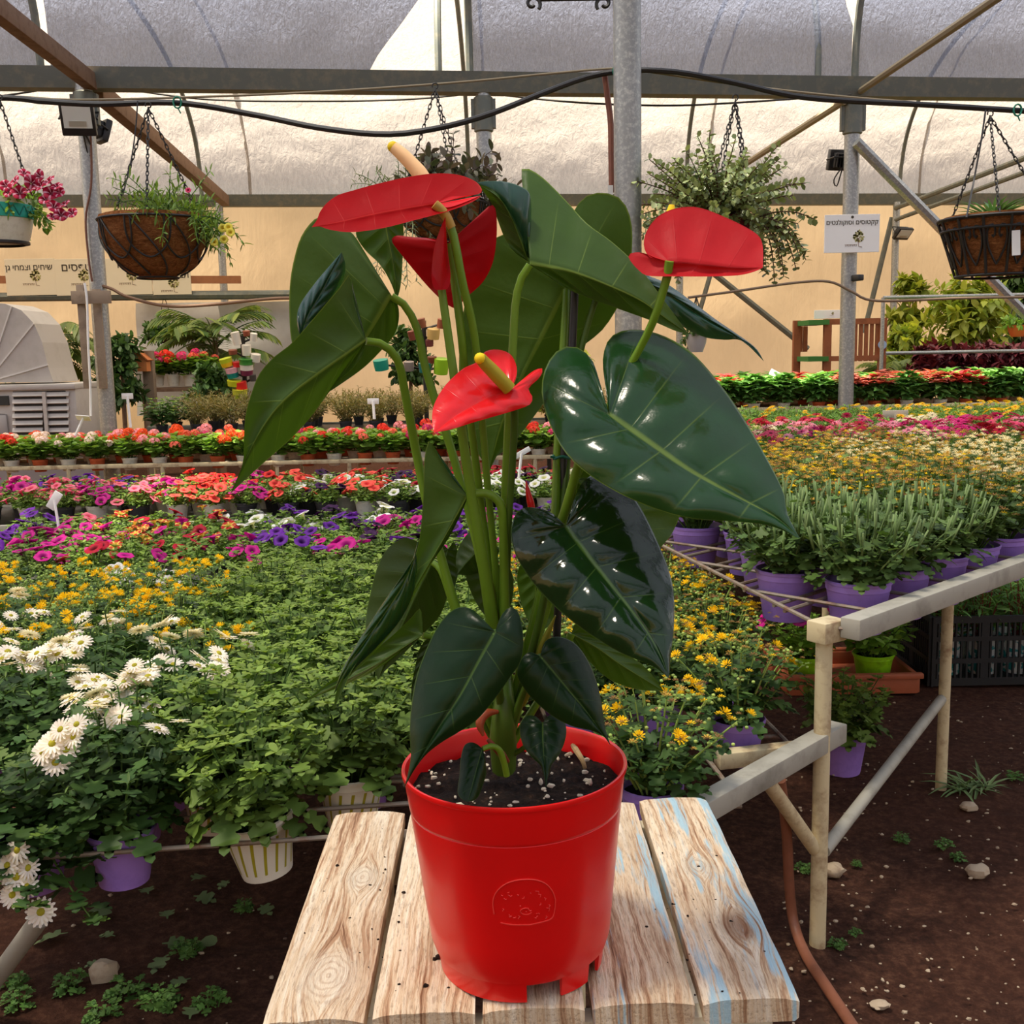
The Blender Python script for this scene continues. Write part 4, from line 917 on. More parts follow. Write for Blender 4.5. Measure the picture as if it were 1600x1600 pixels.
msk = k.math('MULTIPLY', k.math('MULTIPLY', k.math('LESS_THAN', fr, 0.26), k.math('GREATER_THAN', hz, 0.014)), k.math('LESS_THAN', hz, 0.082))
STRIPED = k.done(k.bsdf(k.mix(msk, lin((228, 224, 206)), lin((168, 160, 36))), 0.45, 0.4))
SOILD = PSOIL
POT_P = potmesh('pot', 0.043, 0.057, 0.10, [PURPLE, SOILD]); POT_PL = potmesh('pot', 0.056, 0.074, 0.125, [PURPLE, SOILD]); POT_S = potmesh('pot', 0.045, 0.064, 0.108, [STRIPED, SOILD])
POT_T = potmesh('pot', 0.040, 0.055, 0.09, [TERRA, SOILD], 18); POT_W = potmesh('pot', 0.040, 0.055, 0.09, [WHITEPOT, SOILD], 18); POT_L = potmesh('pot', 0.052, 0.066, 0.085, [LIME, SOILD]); POT_B = potmesh('pot', 0.040, 0.055, 0.09, [plain('grey_black_pot', (60, 60, 62), 0.5), SOILD], 18)
# ---- leaf greens
G_MUM = leafy('mum_green', (84, 112, 42), (116, 142, 60), 0.55, 0.28); G_MUMT = leafy('mum_tip_green', (116, 144, 56), (142, 164, 68), 0.55, 0.3)
G_MUMD = leafy('mum_dark_green', (54, 84, 36), (76, 106, 46), 0.55, 0.25); G_STEM = leafy('stem_green', (84, 116, 52), None, 0.6, 0.1)
G_PET = leafy('petunia_green', (98, 132, 50), (134, 160, 68), 0.55, 0.3); G_GER = leafy('geranium_green', (106, 146, 54), (144, 178, 76), 0.55, 0.3)
G_GOLD = leafy('gold_mum_green', (70, 98, 42), (98, 124, 58), 0.55, 0.25); G_CLIP = leafy('clipped_stem_green', (128, 150, 92), (108, 136, 78), 0.6, 0.1)
G_BUD = leafy('bud_green', (140, 172, 84), (172, 190, 96), 0.6, 0.15)
P_WHITE = petal('white_petal', (246, 242, 232), (250, 236, 226)); C_YG = leafy('daisy_eye', (176, 180, 40), (200, 186, 40), 0.7, 0.05)
P_YEL = petal('yellow_petal', (252, 218, 40), (244, 196, 24)); P_GOLD = petal('gold_petal', (220, 186, 84), (196, 148, 72)); P_BROWN = petal('faded_petal', (140, 102, 62), (172, 132, 82)); P_CREAM = petal('cream_petal', (240, 222, 170), (248, 236, 206))
# ---- meshes of the flower heads
F_DAISY = daisy('flower', 0.021, 15, [P_WHITE, C_YG]); F_BUTTON = pompon('flower', 0.0125, 22, [P_YEL])
PETC = {'red': ((222, 46, 40), (150, 16, 30)), 'magenta': ((208, 30, 140), (150, 10, 110)), 'pink': ((240, 120, 140), (230, 70, 100)), 'purple': ((110, 40, 160), (60, 16, 90)), 'dark': ((60, 20, 70), (24, 8, 30)), 'white': ((244, 242, 236), (226, 224, 150)), 'crimson': ((190, 20, 50), (110, 8, 24)), 'coral': ((246, 92, 76), (226, 60, 60))}
PETM = {n_: trumpet('flower', 0.030, pet_mat('petunia_' + n_, a, b_)) for n_, (a, b_) in PETC.items()}
PETM['star'] = trumpet('flower', 0.026, pet_mat('petunia_star', (196, 34, 34), (240, 200, 70), (246, 214, 110)))
GERC = {'red': (226, 60, 44), 'coral': (240, 110, 90), 'pink': (240, 150, 160), 'blush': (248, 214, 206), 'scarlet': (232, 84, 36), 'magenta': (206, 50, 110)}
GERM = {n_: umbel('flower_head', 0.036, 15, [petal('geranium_' + n_, a, tuple(min(255, int(x * 1.08)) for x in a))], i) for i, (n_, a) in enumerate(GERC.items())}
UNI = {}
def setp(kind, i, pot, fol, pz, label, group, loc, cat='potted plant', name='potted_plant', rot=None, tilt=None, scale=1.0):
    t = thing(name, label, cat, loc, group); t.rotation_euler = (tilt[0] if tilt else 0, tilt[1] if tilt else 0, rot if rot is not None else rng.uniform(0, 2 * PI)); t.scale = (scale,) * 3
    if pot is not None: add('pot', pot, t)
    o = add('foliage', fol, t, (0, 0, pz)); o['kind'] = 'stuff'
    return t
def facing(v, tw=None):
    q = Vector(v).normalized().to_track_quat('Z', 'Y').to_euler(); q.rotate_axis('Z', rng.uniform(0, 6) if tw is None else tw); return q
def bloom(t, mesh, pos, nrm, s=1.0, name='flower'):
    return add(name, mesh, t, pos, facing(nrm), s)
# foliage variants
def variants(n, fn): return [fn(100 + i * 7) for i in range(n)]
def mk_green(seed):
    b, tips = rosette_plant(seed, 26, 0.215, 0.15, T_MUM, 10, 0.062, 0.028, [G_MUM, G_MUMT, G_STEM], tips=6, tip_s=0.85, tip_t=T_OVAL, flat=0.8, skirt=26)
    g = np.random.RandomState(seed + 1); q = MB()
    for (e, d) in tips:
        for _ in range(3): q.blob(e + np.array([g.uniform(-.012, .012), g.uniform(-.012, .012), g.uniform(0.004, 0.016)]), (0.0032, 0.0032, 0.0026), 5, 3)
    b.put([tuple(v) for v in q.v], q.f, 1); return b.mesh('foliage', [G_MUM, G_MUMT, G_STEM]), tips
def mk_white(seed):
    b, tips = rosette_plant(seed, 20, 0.225, 0.15, T_MUM, 11, 0.058, 0.034, [G_MUMD, G_MUM, G_STEM], tips=3, tip_s=0.6, tip_t=T_NARROW, skirt=22); return b.mesh('foliage', [G_MUMD, G_MUM, G_STEM]), tips
def mk_yellow(seed):
    b, tips = rosette_plant(seed, 24, 0.20, 0.15, T_MUM, 9, 0.05, 0.03, [G_MUMD, G_MUM, G_STEM], tips=3, tip_s=0.6, skirt=18)
    g = np.random.RandomState(seed + 3); q = MB()
    for (e, d) in tips:
        for _ in range(4): q.blob(e + np.array([g.uniform(-.03, .03), g.uniform(-.03, .03), g.uniform(-0.01, 0.02)]), (0.004, 0.004, 0.0034), 6, 3)
    b.put([tuple(v) for v in q.v], q.f, 3); return b.mesh('foliage', [G_MUMD, G_MUM, G_BUD, G_BUD]), tips
def mk_pet(seed):
    b, tips = rosette_plant(seed, 22, 0.10, 0.13, T_OVAL, 9, 0.036, 0.026, [G_PET, G_PET, G_STEM], up=0.7, tips=5, tip_s=0.8, droop=0.03); return b.mesh('foliage', [G_PET, G_PET, G_STEM]), tips
def mk_ger(seed):
    b, tips = rosette_plant(seed, 18, 0.15, 0.13, T_ROUND, 5, 0.055, 0.05, [G_GER, G_GER, G_STEM], up=0.4, tips=3, tip_s=0.9); return b.mesh('foliage', [G_GER, G_GER, G_STEM]), tips
def mk_gold(seed):
    b, tips = rosette_plant(seed, 34, 0.21, 0.155, T_MUM, 7, 0.05, 0.03, [G_GOLD, G_GOLD, G_STEM], tips=2, tip_s=0.6); return b.mesh('foliage', [G_GOLD, G_GOLD, G_STEM]), tips
def mk_clip(seed):
    b, tips = rosette_plant(seed, 34, 0.175, 0.15, T_MUM, 8, 0.052, 0.034, [G_GOLD, G_GOLD, G_CLIP], tips=0, stem_r=0.0024, skirt=14)
    q = MB(); g = np.random.RandomState(seed)
    for (e, d) in tips:
        dd = np.array([d[0] * 0.5, d[1] * 0.5, abs(d[2]) + 0.01]); dd /= np.linalg.norm(dd)
        for s_ in range(2):
            d2 = dd + np.array([g.uniform(-.3, .3), g.uniform(-.3, .3), 0]); q.tube([Vector(e - dd * 0.03), Vector(e + d2 * g.uniform(0.02, 0.045))], 0.0024, 5)
    b.put([tuple(v) for v in q.v], q.f, 2); return b.mesh('foliage', [G_GOLD, G_GOLD, G_CLIP]), tips
V_GREEN, V_WHITE, V_YEL, V_PET, V_GER, V_GOLD, V_CLIP = [variants(3, f) for f in (mk_green, mk_white, mk_yellow, mk_pet, mk_ger, mk_gold, mk_clip)]

# ================================================================== BENCHES
LOWZ = 0.466; RB_Z = 0.72
def bench(name, label, loc): return thing(name, label, 'bench', loc)
# low wire bench
LB = bench('wire_bench', 'low bench of rusty wire rods holding the chrysanthemum pots', (-0.6, 2.6, 0))
rod_m = plain('rusty_rod', (150, 138, 122), 0.6, 0.4, 0.4, dirt=((128, 78, 50), 0.8), scale=30)
a = onZ(190, 1331, LOWZ); b = onZ(575, 1304, LOWZ)
dxy = (b - a); dxy.z = 0; dxy.normalize(); perp = Vector((-dxy.y, dxy.x, 0))
a3 = a
def front_y(x): return a3.y + (x - a3.x) * dxy.y / dxy.x              # the front rod, a little askew
WROWS = [2.13 + 0.2 * j_ for j_ in range(7)]; WCOLS = [-0.12 - 0.205 * i_ for i_ in range(10)]
GRIP = 0.061                                                       # rods on both sides of a row hold its pots below the rim
def rod(t, name, x0, y0, x1, y1, z, r=0.0045): q = MB(); q.tube([(x0, y0, z), (x1, y1, z)], r, 7); q.build(name, rod_m, t)
rod(LB, 'wire_rod', -1.15, front_y(-1.15), -0.03, front_y(-0.03), LOWZ); rod(LB, 'wire_rod', -1.15, front_y(-1.15) + 0.1235, -0.03, front_y(-0.03) + 0.1235, LOWZ)
rod(LB, 'wire_rod', -1.95, 2.046, -0.03, 2.046, LOWZ)
for y_ in WROWS:
    for s_ in (-1, 1): rod(LB, 'wire_rod', -1.95, y_ + s_ * GRIP, -0.03, y_ + s_ * GRIP, LOWZ)
for i_, x_ in enumerate(WCOLS):                                    # cross rods pass between the pots
    xm = x_ + (0.1025 if i_ else 0.075); rod(LB, 'cross_rod', xm, front_y(xm) if i_ in (0, 5) else 2.046, xm, 3.42, LOWZ - 0.008)
for (x_, y_) in ((-0.045, 2.04), (-0.045, 3.40), (-1.8625, 2.04), (-1.8625, 3.40), (-1.0425, 1.90)):
    q = MB(); q.tube([(x_, y_, -0.02), (x_, y_, LOWZ)], 0.014, 8); q.build('leg', RUSTY, LB)
q = MB(); q.tube([onZ(-40, 1575, 0.02), onZ(62, 1436, 0.28)], 0.018, 10); q.build('brace', WEATHERED, LB)
# lower rails and post beside the stool
post = onZ(1277, 1478, 0.0)
RBN = bench('steel_bench', 'raised bench of rusty cream steel carrying purple pots', (post.x, post.y, 0))
ptop = onY(1270, 985, post.y)
q = MB(); q.tube([(post.x, post.y, -0.03), (post.x, post.y, RB_Z - 0.03)], 0.0175, 14); q.build('leg', RUSTY, RBN)
c0 = onZ(1283, 968, RB_Z); q = MB(); q.box((post.x + 0.005, post.y, RB_Z - 0.01), (0.07, 0.05, 0.045), 0.6, bev=0.003); q.build('corner_bracket', RUSTY, RBN)
e0 = onZ(1328, 983, RB_Z); e1 = onZ(1640, 868, RB_Z); q = MB(); q.bar(e0, e1, 0.045, 0.045, bev=0.003); q.build('front_rail', WEATHERED, RBN)
ddir = (e1 - e0); ddir.z = 0; ddir.normalize()
e2 = onZ(1470, 1228, 0.0); q = MB(); q.tube([(e2.x, e2.y, -0.03), (e2.x, e2.y, RB_Z - 0.02)], 0.0165, 12); q.build('leg', RUSTY, RBN)
q = MB(); q.tube([post + Vector((0.012, 0.01, 0.215)), Vector((e2.x - 0.012, e2.y - 0.01, 0.27))], 0.0145, 10); q.build('brace', WEATHERED, RBN)
# back part of the raised bench: wire rods under the pots
lp = Vector((-ddir.y, ddir.x, 0))
rr0 = Vector((post.x, post.y, RB_Z - 0.005)); SD = Vector((-0.35, 1.75, 0))
def uv(u, v, z=0.0): return rr0 + ddir * u + lp * v + Vector((0, 0, z))
SLOPE = SD.dot(ddir) / SD.dot(lp)
q = MB(); q.tube([rr0, rr0 + SD * 0.77], 0.005, 7); q.build('side_rod', rod_m, RBN)
q = MB(); q.tube([rr0, e0 + Vector((0.02, 0, 0))], 0.005, 7); q.build('edge_rod', rod_m, RBN)
RROWS = [0.09 + 0.19 * j_ for j_ in range(6)]; RCOLS = [0.30 + 0.2 * i_ for i_ in range(10)]
for i_ in range(-1, 9):
    u = 0.40 + 0.2 * i_; q = MB(); q.tube([uv(u, -0.04), uv(u, min(1.15, u / SLOPE))], 0.0045, 6); q.build('wire_rod', rod_m, RBN)
for v_ in RROWS:
    for s_ in (-1, 1): q = MB(); q.tube([uv(SLOPE * (v_ + s_ * 0.071), v_ + s_ * 0.071, -0.009), uv(2.15, v_ + s_ * 0.071, -0.009)], 0.0045, 6); q.build('cross_rod', rod_m, RBN)
for (u, v_) in ((0.727, 1.155), (1.99, -0.04), (1.99, 1.15)):
    p = uv(u, v_); q = MB(); q.tube([(p.x, p.y, -0.02), (p.x, p.y, RB_Z - 0.005)], 0.0165, 10); q.build('leg', RUSTY, RBN)
# small bench between: diagonal grey rail with its own brace
SB_ = bench('low_rail_bench', 'low grey rail bench beside the stool with yellow chrysanthemums', (0.5, 2.3, 0))
f0 = onZ(1090, 1268, LOWZ); f1 = onZ(1303, 1146, LOWZ); q = MB(); q.bar(f0 - (f1 - f0) * 0.25, f1 + (f1 - f0).normalized() * 0.02, 0.042, 0.042, bev=0.003); q.build('front_rail', WEATHERED, SB_)
g0 = onZ(1120, 1187, LOWZ - 0.02); g1 = onZ(1262, 1171, LOWZ - 0.02); q = MB(); q.bar(g0, g1, 0.035, 0.035, bev=0.003); q.build('cross_rail', RUSTY, SB_)
q = MB(); q.tube([onZ(1200, 1222, LOWZ - 0.04), Vector((post.x - 0.01, post.y, 0.225))], 0.0155, 10); q.build('brace', RUSTY, SB_)
def low_x(i_, y_): return 0.13 + 0.2 * i_ - 0.1 * (y_ - 2.42)         # three slightly slanting rows running back
for i_, s_, y_ in ((0, -1, 1.95), (0, 1, 2.35), (1, -1, 2.35), (1, 1, 2.0), (2, -1, 2.35), (2, 1, 2.26)):
    rod(SB_, 'wire_rod', low_x(i_, y_) + s_ * 0.0535, y_, low_x(i_, 3.52) + s_ * 0.0535, 3.52, LOWZ - 0.03, 0.005)
for y_, x0_, x1_ in ((1.985, 0.11, 0.43), (2.356, 0.08, 0.60), (2.72, 0.04, 0.56), (3.12, 0.0, 0.52), (3.52, -0.04, 0.48)):
    rod(SB_, 'cross_rod', x0_, y_, x1_, y_, LOWZ - 0.039, 0.005)
for p in ((0.112, 2.0), (-0.035, 3.5), (0.474, 3.5)):
    q = MB(); q.tube([(p[0], p[1], -0.02), (p[0], p[1], LOWZ - 0.03)], 0.0155, 10); q.build('leg', RUSTY, SB_)
# tray benches further back
def tray_bench(label, x0, x1, y0, y1, z, m=WEATHERED, tray=True, legm=RUSTY, sp=1.0, lip=0.05, skew=0.02, rows=(), grip=0.052):
    t = bench('plant_bench', label, ((x0 + x1) / 2, (y0 + y1) / 2, 0)); sk = lambda x: skew * x
    q = MB(); q.bar((x0, y0 + sk(x0), z - lip / 2), (x1, y0 + sk(x1), z - lip / 2), 0.03, lip, bev=0.003); q.build('front_rail', m, t)
    q = MB(); q.bar((x0, y1 + sk(x0), z - lip / 2), (x1, y1 + sk(x1), z - lip / 2), 0.03, lip, bev=0.003); q.build('back_rail', m, t)
    if tray:
        q = MB(); q.raw([(x0, y0 + sk(x0), z - 0.02), (x1, y0 + sk(x1), z - 0.02), (x1, y1 + sk(x1), z - 0.02), (x0, y1 + sk(x0), z - 0.02), (x0, y0 + sk(x0), z - 0.03), (x1, y0 + sk(x1), z - 0.03), (x1, y1 + sk(x1), z - 0.03), (x0, y1 + sk(x0), z - 0.03)], [(0, 1, 2, 3), (7, 6, 5, 4)]); q.build('tray', BLACK, t, False)
    else:
        for yy in [r_ + s_ * grip for r_ in rows for s_ in (-1, 1)]:      # a rod on each side of every row of pots
            q = MB(); q.tube([(x0, yy + sk(x0), z - 0.02), (x1, yy + sk(x1), z - 0.02)], 0.006, 6); q.build('wire_rod', rod_m, t)
    k_ = max(2, int((x1 - x0) / sp) + 1)
    for i in range(k_):
        x = x0 + 0.05 + (x1 - x0 - 0.1) * i / (k_ - 1)
        for yy in (y0, y1): q = MB(); q.tube([(x, yy + sk(x), -0.02), (x, yy + sk(x), z - 0.02)], 0.016, 8); q.build('leg', legm, t)
    return t
tray_bench('nearer petunia bench with a grey tray edge', -2.6, 0.43, 3.72, 4.85, 0.48)
tray_bench('petunia bench with red and magenta flowers before the geraniums', -3.6, 0.6, 5.5, 6.35, 0.48)
tray_bench('long geranium bench on thin cream legs', -4.6, 0.9, 7.9, 8.44, 0.55, RUSTY, False, RUSTY, 0.62, 0.03, 0.02, [7.975, 8.17, 8.365], 0.051)
tray_bench('far bench of salmon leaved plants behind the pink flower bench', 1.2, 6.6, 9.3, 10.2, 0.78, RUSTY, False, RUSTY, 0.9, 0.06, 0.05, [9.42, 9.64, 9.86, 10.08], 0.053)
tray_bench('bench of pink and yellow flowers behind the purple pots', 0.7, 4.4, 4.6, 7.2, 0.73, WEATHERED, True, RUSTY, 1.2, 0.05, 0.0)

# ================================================================== PLANTS ON THE BENCHES
def vis(p, mrg=130):
    x, y, d = proj(p); return d > 0 and -mrg < x < 1600 + mrg
def blooms_on(t, tips, mesh_fn, n, pz, s=(0.85, 1.15), lift=0.012, tiltc=0.5, name='flower', multi=1, spread=0.02):
    idx = list(range(len(tips))); rng.shuffle(idx)
    for i in idx[:n]:
        e, d = tips[i]
        for _ in range(multi):
            off = Vector((rng.uniform(-spread, spread), rng.uniform(-spread, spread), rng.uniform(0, lift))) if multi > 1 else Vector((0, 0, lift * rng.uniform(0.2, 1.7)))
            nrm = Vector((e[0] * 4 * tiltc + rng.uniform(-.35, .35), e[1] * 4 * tiltc + rng.uniform(-.35, .35), 0.8))
            bloom(t, mesh_fn(), Vector(e) + Vector((0, 0, pz)) + off, nrm, rng.uniform(*s), name)
zb = 0.385
def fl_cluster(seed, tips, r, per, mats, spread=0.022, pr=(0.5, 0.3, 0.2)):
    g = np.random.RandomState(seed); b = PB(); base = pompon('tmp', r, 14, [P_GOLD]); bv = np.array([v.co[:] for v in base.vertices]); bf = [tuple(p.vertices) for p in base.polygons]; bpy.data.meshes.remove(base)
    for (e, d) in tips:
        for _ in range(per):
            c_ = np.array(e) + np.array([g.uniform(-spread, spread), g.uniform(-spread, spread), g.uniform(-0.006, 0.02)]); s_ = g.uniform(0.7, 1.25); mi = g.choice(len(mats), p=pr)
            b.put(bv * s_ * np.array([1, 1, 0.7]) + c_, bf, int(mi))
    return b.mesh('flower_heads', mats)
FADEH = [fl_cluster(25 + i, V_YEL[i][1], 0.0085, 3, [P_BROWN, P_GOLD, P_YEL], 0.03, (0.5, 0.25, 0.25)) for i in range(3)]
def put_green(x, y, z=zb, pot=None, sc=1.0, lbl=None, grp='budding chrysanthemums on the wire bench', tilt=None):
    f, tips = rng.choice(V_GREEN)
    pot = pot or rng.choice([POT_S, POT_P]); z = 0.407 if z == zb and pot is POT_S else z
    return setp('g', 0, pot, f, 0.09, lbl or 'green budding chrysanthemum without open flowers on the wire bench', grp, (x, y, z), scale=sc, name='chrysanthemum', tilt=tilt)
def put_white(x, y, z=zb, pot=None, sc=1.0, n=4, multi=4, lbl=None):
    f, tips = rng.choice(V_WHITE)
    t = setp('w', 0, pot or POT_P, f, 0.09, lbl or 'white daisy chrysanthemum in bloom on the wire bench', 'white chrysanthemums on the wire bench', (x, y, z), scale=sc, name='chrysanthemum')
    blooms_on(t, tips, lambda: F_DAISY, n, 0.09, (0.85, 1.15), 0.03, 0.9, 'flower', multi, 0.032); return t
def put_yel(x, y, z=zb, pot=None, sc=1.0, n=6, multi=4, lbl=None, grp='yellow chrysanthemums on the wire bench', fade=False):
    vi = rng.randrange(3); f, tips = V_YEL[vi]
    t = setp('y', 0, pot or POT_P, f, 0.09, lbl or 'yellow button chrysanthemum in bloom on the wire bench', grp, (x, y, z), scale=sc, name='chrysanthemum')
    blooms_on(t, tips, lambda: F_BUTTON, n, 0.09, (0.75, 1.25), 0.022, 0.7, 'flower', multi, 0.026)
    if fade: o = add('faded_flower_heads', FADEH[vi], t, (0, 0, 0.09)); o['kind'] = 'stuff'
    return t
# front row, as placed in the photograph
pp = onZ(172, 1312, 0.485); put_white(pp.x, front_y(pp.x) + 0.0618, zb, POT_P, 1.0, 3, 3, 'white daisy chrysanthemum in a purple pot hanging through the wire rods')
pp = onZ(398, 1300, 0.49); put_green(pp.x, front_y(pp.x) + 0.0668, zb - 0.005, POT_S, 1.0, 'green chrysanthemum in a tilted white pot with olive stripes', 'striped pot chrysanthemums', (0.0, -0.16))
pp = onZ(315, 1255, 0.49); put_green(pp.x, 1.985, 0.407, POT_S, 1.0, 'green chrysanthemum in an upright white pot with olive stripes', 'striped pot chrysanthemums')
pp = onZ(535, 1258, 0.49); put_green(pp.x, 1.985, 0.407, POT_S)
b_, tips_ = rosette_plant(555, 30, 0.16, 0.19, T_MUM, 12, 0.06, 0.04, [G_MUMD, G_MUM, G_STEM], tips=3, tip_s=0.7, droop=0.22, skirt=30); DROOPM = b_.mesh('foliage', [G_MUMD, G_MUM, G_STEM])
pp = onZ(25, 1345, 0.47); t = setp('w', 0, POT_P, DROOPM, 0.10, 'white daisy chrysanthemum drooping over the end of the wire bench', 'white chrysanthemums on the wire bench', (pp.x - 0.005, front_y(pp.x) + 0.0618, zb), name='chrysanthemum', rot=0.0)
for (x_, y_) in ((28, 1328), (12, 1352), (45, 1356), (26, 1370), (42, 1385), (64, 1425), (8, 1362), (20, 1398)):
    bloom(t, F_DAISY, P(x_, y_, 1.80) - Vector(t.location), (rng.uniform(-.3, .3), -0.9, 0.5), rng.uniform(0.85, 1.1))
for (x_, y_) in ((95, 1140), (82, 1162), (104, 1172), (68, 1175), (87, 1192), (120, 1132), (115, 1152)):
    bloom(t, F_DAISY, P(x_, y_, 1.82) - Vector(t.location), (rng.uniform(-.3, .3), -0.8, 0.7), rng.uniform(0.85, 1.1))
put_white(-0.735, 1.985)
for y in WROWS:
    for x in reversed(WCOLS):
        x += rng.uniform(-.01, .01)
        px, py, d = proj((x, y, 0.68))
        if px < -90: continue
        lim = 285 + (1050 - py) * 0.55
        if px < lim:
            if py > 985: put_white(x, y, zb, None, 1.0, 5, 4)
            elif py > 945 and rng.random() < 0.45: put_white(x, y, zb, None, 1.0, 4, 3)
            else: put_yel(x, y)
        else:
            put_green(x, y)
# yellow mums on the low rail bench
for i, (px, py, s_) in enumerate(((1030, 1242, 1.0), (1165, 1140, 1.0))):
    pp = onZ(px, py, 0.50); put_yel(pp.x - (0 if i else 0.008), pp.y + (0.08 if i else 0.05), 0.40, POT_P, s_, 10 if i < 2 else 3, 2, ['yellow button chrysanthemum in a purple pot at the end of the stool', 'taller yellow button chrysanthemum going brown under the raised bench', 'yellow button chrysanthemum behind the diagonal grey rail'][i], 'yellow chrysanthemums on the low rail bench', True)
for j in range(6):
    for i in range(3):
        y = 2.42 + 0.2 * j + rng.uniform(-.008, .008); x = low_x(i, y)
        if i == 2 and j == 0: continue
        put_yel(x, y, 0.40, POT_P, 1.0, 6, 2, 'yellow button chrysanthemum past its best on the low rail bench', 'yellow chrysanthemums on the low rail bench', True)
# petunias
def put_pet(x, y, z, cols, grp, n=6, sc=1.0):
    f, tips = rng.choice(V_PET); c_ = rng.choice(cols)
    nm = {'star': 'red and yellow star striped', 'dark': 'nearly black', 'coral': 'coral red'}.get(c_, c_)
    t = setp('p', 0, rng.choice([POT_W, POT_B]), f, 0.08, nm + ' petunia in bloom on the ' + grp, c_ + ' petunias on the ' + grp, (x, y, z), scale=sc, name='petunia')
    blooms_on(t, tips, lambda: PETM[c_], n, 0.08, (0.85, 1.2), 0.012, 1.0); return t
for j in range(5):
    for i in range(-11, 3):
        x = min(0.36, 0.19 * i + (0.09 if j % 2 else 0) + rng.uniform(-.02, .02)); y = 3.84 + 0.21 * j
        if 0.19 * i + (0.09 if j % 2 else 0) > 0.4 or (j == 0 and abs(x + 1.14) < 0.06): continue
        px, py, d = proj((x, y, 0.6))
        if px < -60: continue
        cols = ['magenta', 'purple', 'crimson', 'pink', 'magenta'] if px < 120 else (['star', 'star', 'star', 'crimson', 'red', 'magenta'] if px < 370 else (['dark', 'purple', 'white', 'magenta', 'white', 'purple'] if px < 720 else ['white', 'white', 'magenta', 'purple', 'dark']))
        if j == 0: cols = ['crimson', 'magenta', 'purple'] if px < 380 else ['purple', 'magenta']
        put_pet(x, y, 0.4595, cols, 'nearer petunia bench', 6 if j else 4)
for j in range(4):
    for i in range(-15, 4):
        x = 0.195 * i + (0.09 if j % 2 else 0) + rng.uniform(-.02, .02); y = 5.62 + 0.2 * j
        px, py, d = proj((x, y, 0.6))
        if px < -50 or x > 0.5: continue
        cols = ['pink', 'magenta', 'pink', 'purple'] if px < 170 else (['magenta', 'coral', 'pink', 'purple'] if px < 250 else (['coral', 'red', 'coral', 'coral', 'magenta'] if px < 480 else (['dark', 'crimson', 'coral', 'white'] if px < 700 else ['white', 'crimson', 'white', 'dark'])))
        put_pet(x, y, 0.4595, cols, 'petunia bench before the geraniums', 8)
t = put_pet(-1.14, 3.835, 0.4595, ['white'], 'front edge of the nearer petunia bench', 0)
for (x_, y_) in ((175, 896), (182, 893), (196, 900), (252, 902), (272, 905), (262, 914), (190, 898)):
    bloom(t, PETM['white'], P(x_, y_, 3.74) - Vector(t.location), (rng.uniform(-.3, .3), -0.9, 0.5), 1.1)
t.rotation_euler = (0, 0, 0)
# geraniums
def put_ger(x, y, z, cols, n=3, pot=None, lbl='bench', grp='geraniums on the long bench', sc=1.0):
    f, tips = rng.choice(V_GER); c_ = rng.choice(cols); p_ = pot or rng.choice([POT_T, POT_W, POT_W, POT_T])
    nm = 'terracotta' if p_ is POT_T else 'white'
    t = setp('r', 0, p_, f, 0.075, f'{c_} geranium in a {nm} pot on the {lbl}', f'{c_} geraniums in {nm} pots', (x, y, z), scale=sc, name='geranium')
    blooms_on(t, tips, lambda: GERM[c_], n, 0.075, (0.8, 1.25), 0.03, 0.6, 'flower_head'); return t
for j in range(3):
    for i in range(-19, 4):
        x = 0.215 * i + (0.1 if j % 2 else 0) + rng.uniform(-.02, .02); y = 7.975 + 0.195 * j + 0.02 * x
        px, py, d = proj((x, y, 0.7))
        if px < -40 or x > 0.8: continue
        put_ger(x, y, 0.50, ['red', 'coral', 'red', 'blush', 'scarlet', 'pink'] if px < 300 else ['coral', 'red', 'pink', 'scarlet', 'magenta'], rng.choice([2, 3, 4, 4]), lbl='long geranium bench')
# raised bench: gold mums and clipped mums in purple pots
GOLDH = [fl_cluster(5 + i, V_GOLD[i][1], 0.0105, 3, [P_GOLD, P_BROWN, P_YEL]) for i in range(3)]
CREAMH = [fl_cluster(15 + i, V_GOLD[i][1], 0.012, 3, [P_CREAM, P_GOLD, P_CREAM]) for i in range(3)]
def put_gold(x, y, z, cream=False, pot=POT_PL, lbl=None, clip=False, grp=None):
    i = rng.randrange(3)
    if clip: f = V_CLIP[i][0]
    else: f = V_GOLD[i][0]
    t = setp('o', 0, pot, f, 0.11, lbl or ('clipped chrysanthemum stumps in a purple pot on the raised bench' if clip else ('cream chrysanthemum in a purple pot on the raised bench' if cream else 'golden brown chrysanthemum in a purple pot on the raised bench')), grp or ('clipped' if clip else 'cream' if cream else 'golden') + ' chrysanthemums on the raised bench', (x, y, z), name='chrysanthemum')
    if not clip:
        o = add('flower_heads', (CREAMH if cream else GOLDH)[i], t, (0, 0, 0.11)); o['kind'] = 'stuff'
    return t
pz_ = RB_Z - 0.085
def place(px, py, z): p = onZ(px, py, z); return p
for j_, v_ in enumerate(RROWS):
    for i_, u in enumerate(RCOLS):
        if u * SD.dot(lp) - v_ * SD.dot(ddir) < 0.074 * SD.length: continue          # off the slanting side of the bench
        q = uv(u + (rng.uniform(-.008, .008) if i_ else 0), v_); px, py, d = proj(q)
        if px > 1700: continue
        if i_ == 0 and j_ < 2: put_gold(q.x, q.y, pz_, clip=True, lbl='clipped chrysanthemum stumps in a purple pot at the corner of the raised bench')
        elif i_ < 2 and j_ < 3 or (i_ == 2 and j_ == 0): put_gold(q.x, q.y, pz_, clip=True)
        else: put_gold(q.x, q.y, pz_, (q.y > 3.5 and px > 1330 and rng.random() < 0.55) or (px > 1540 and rng.random() < 0.6))
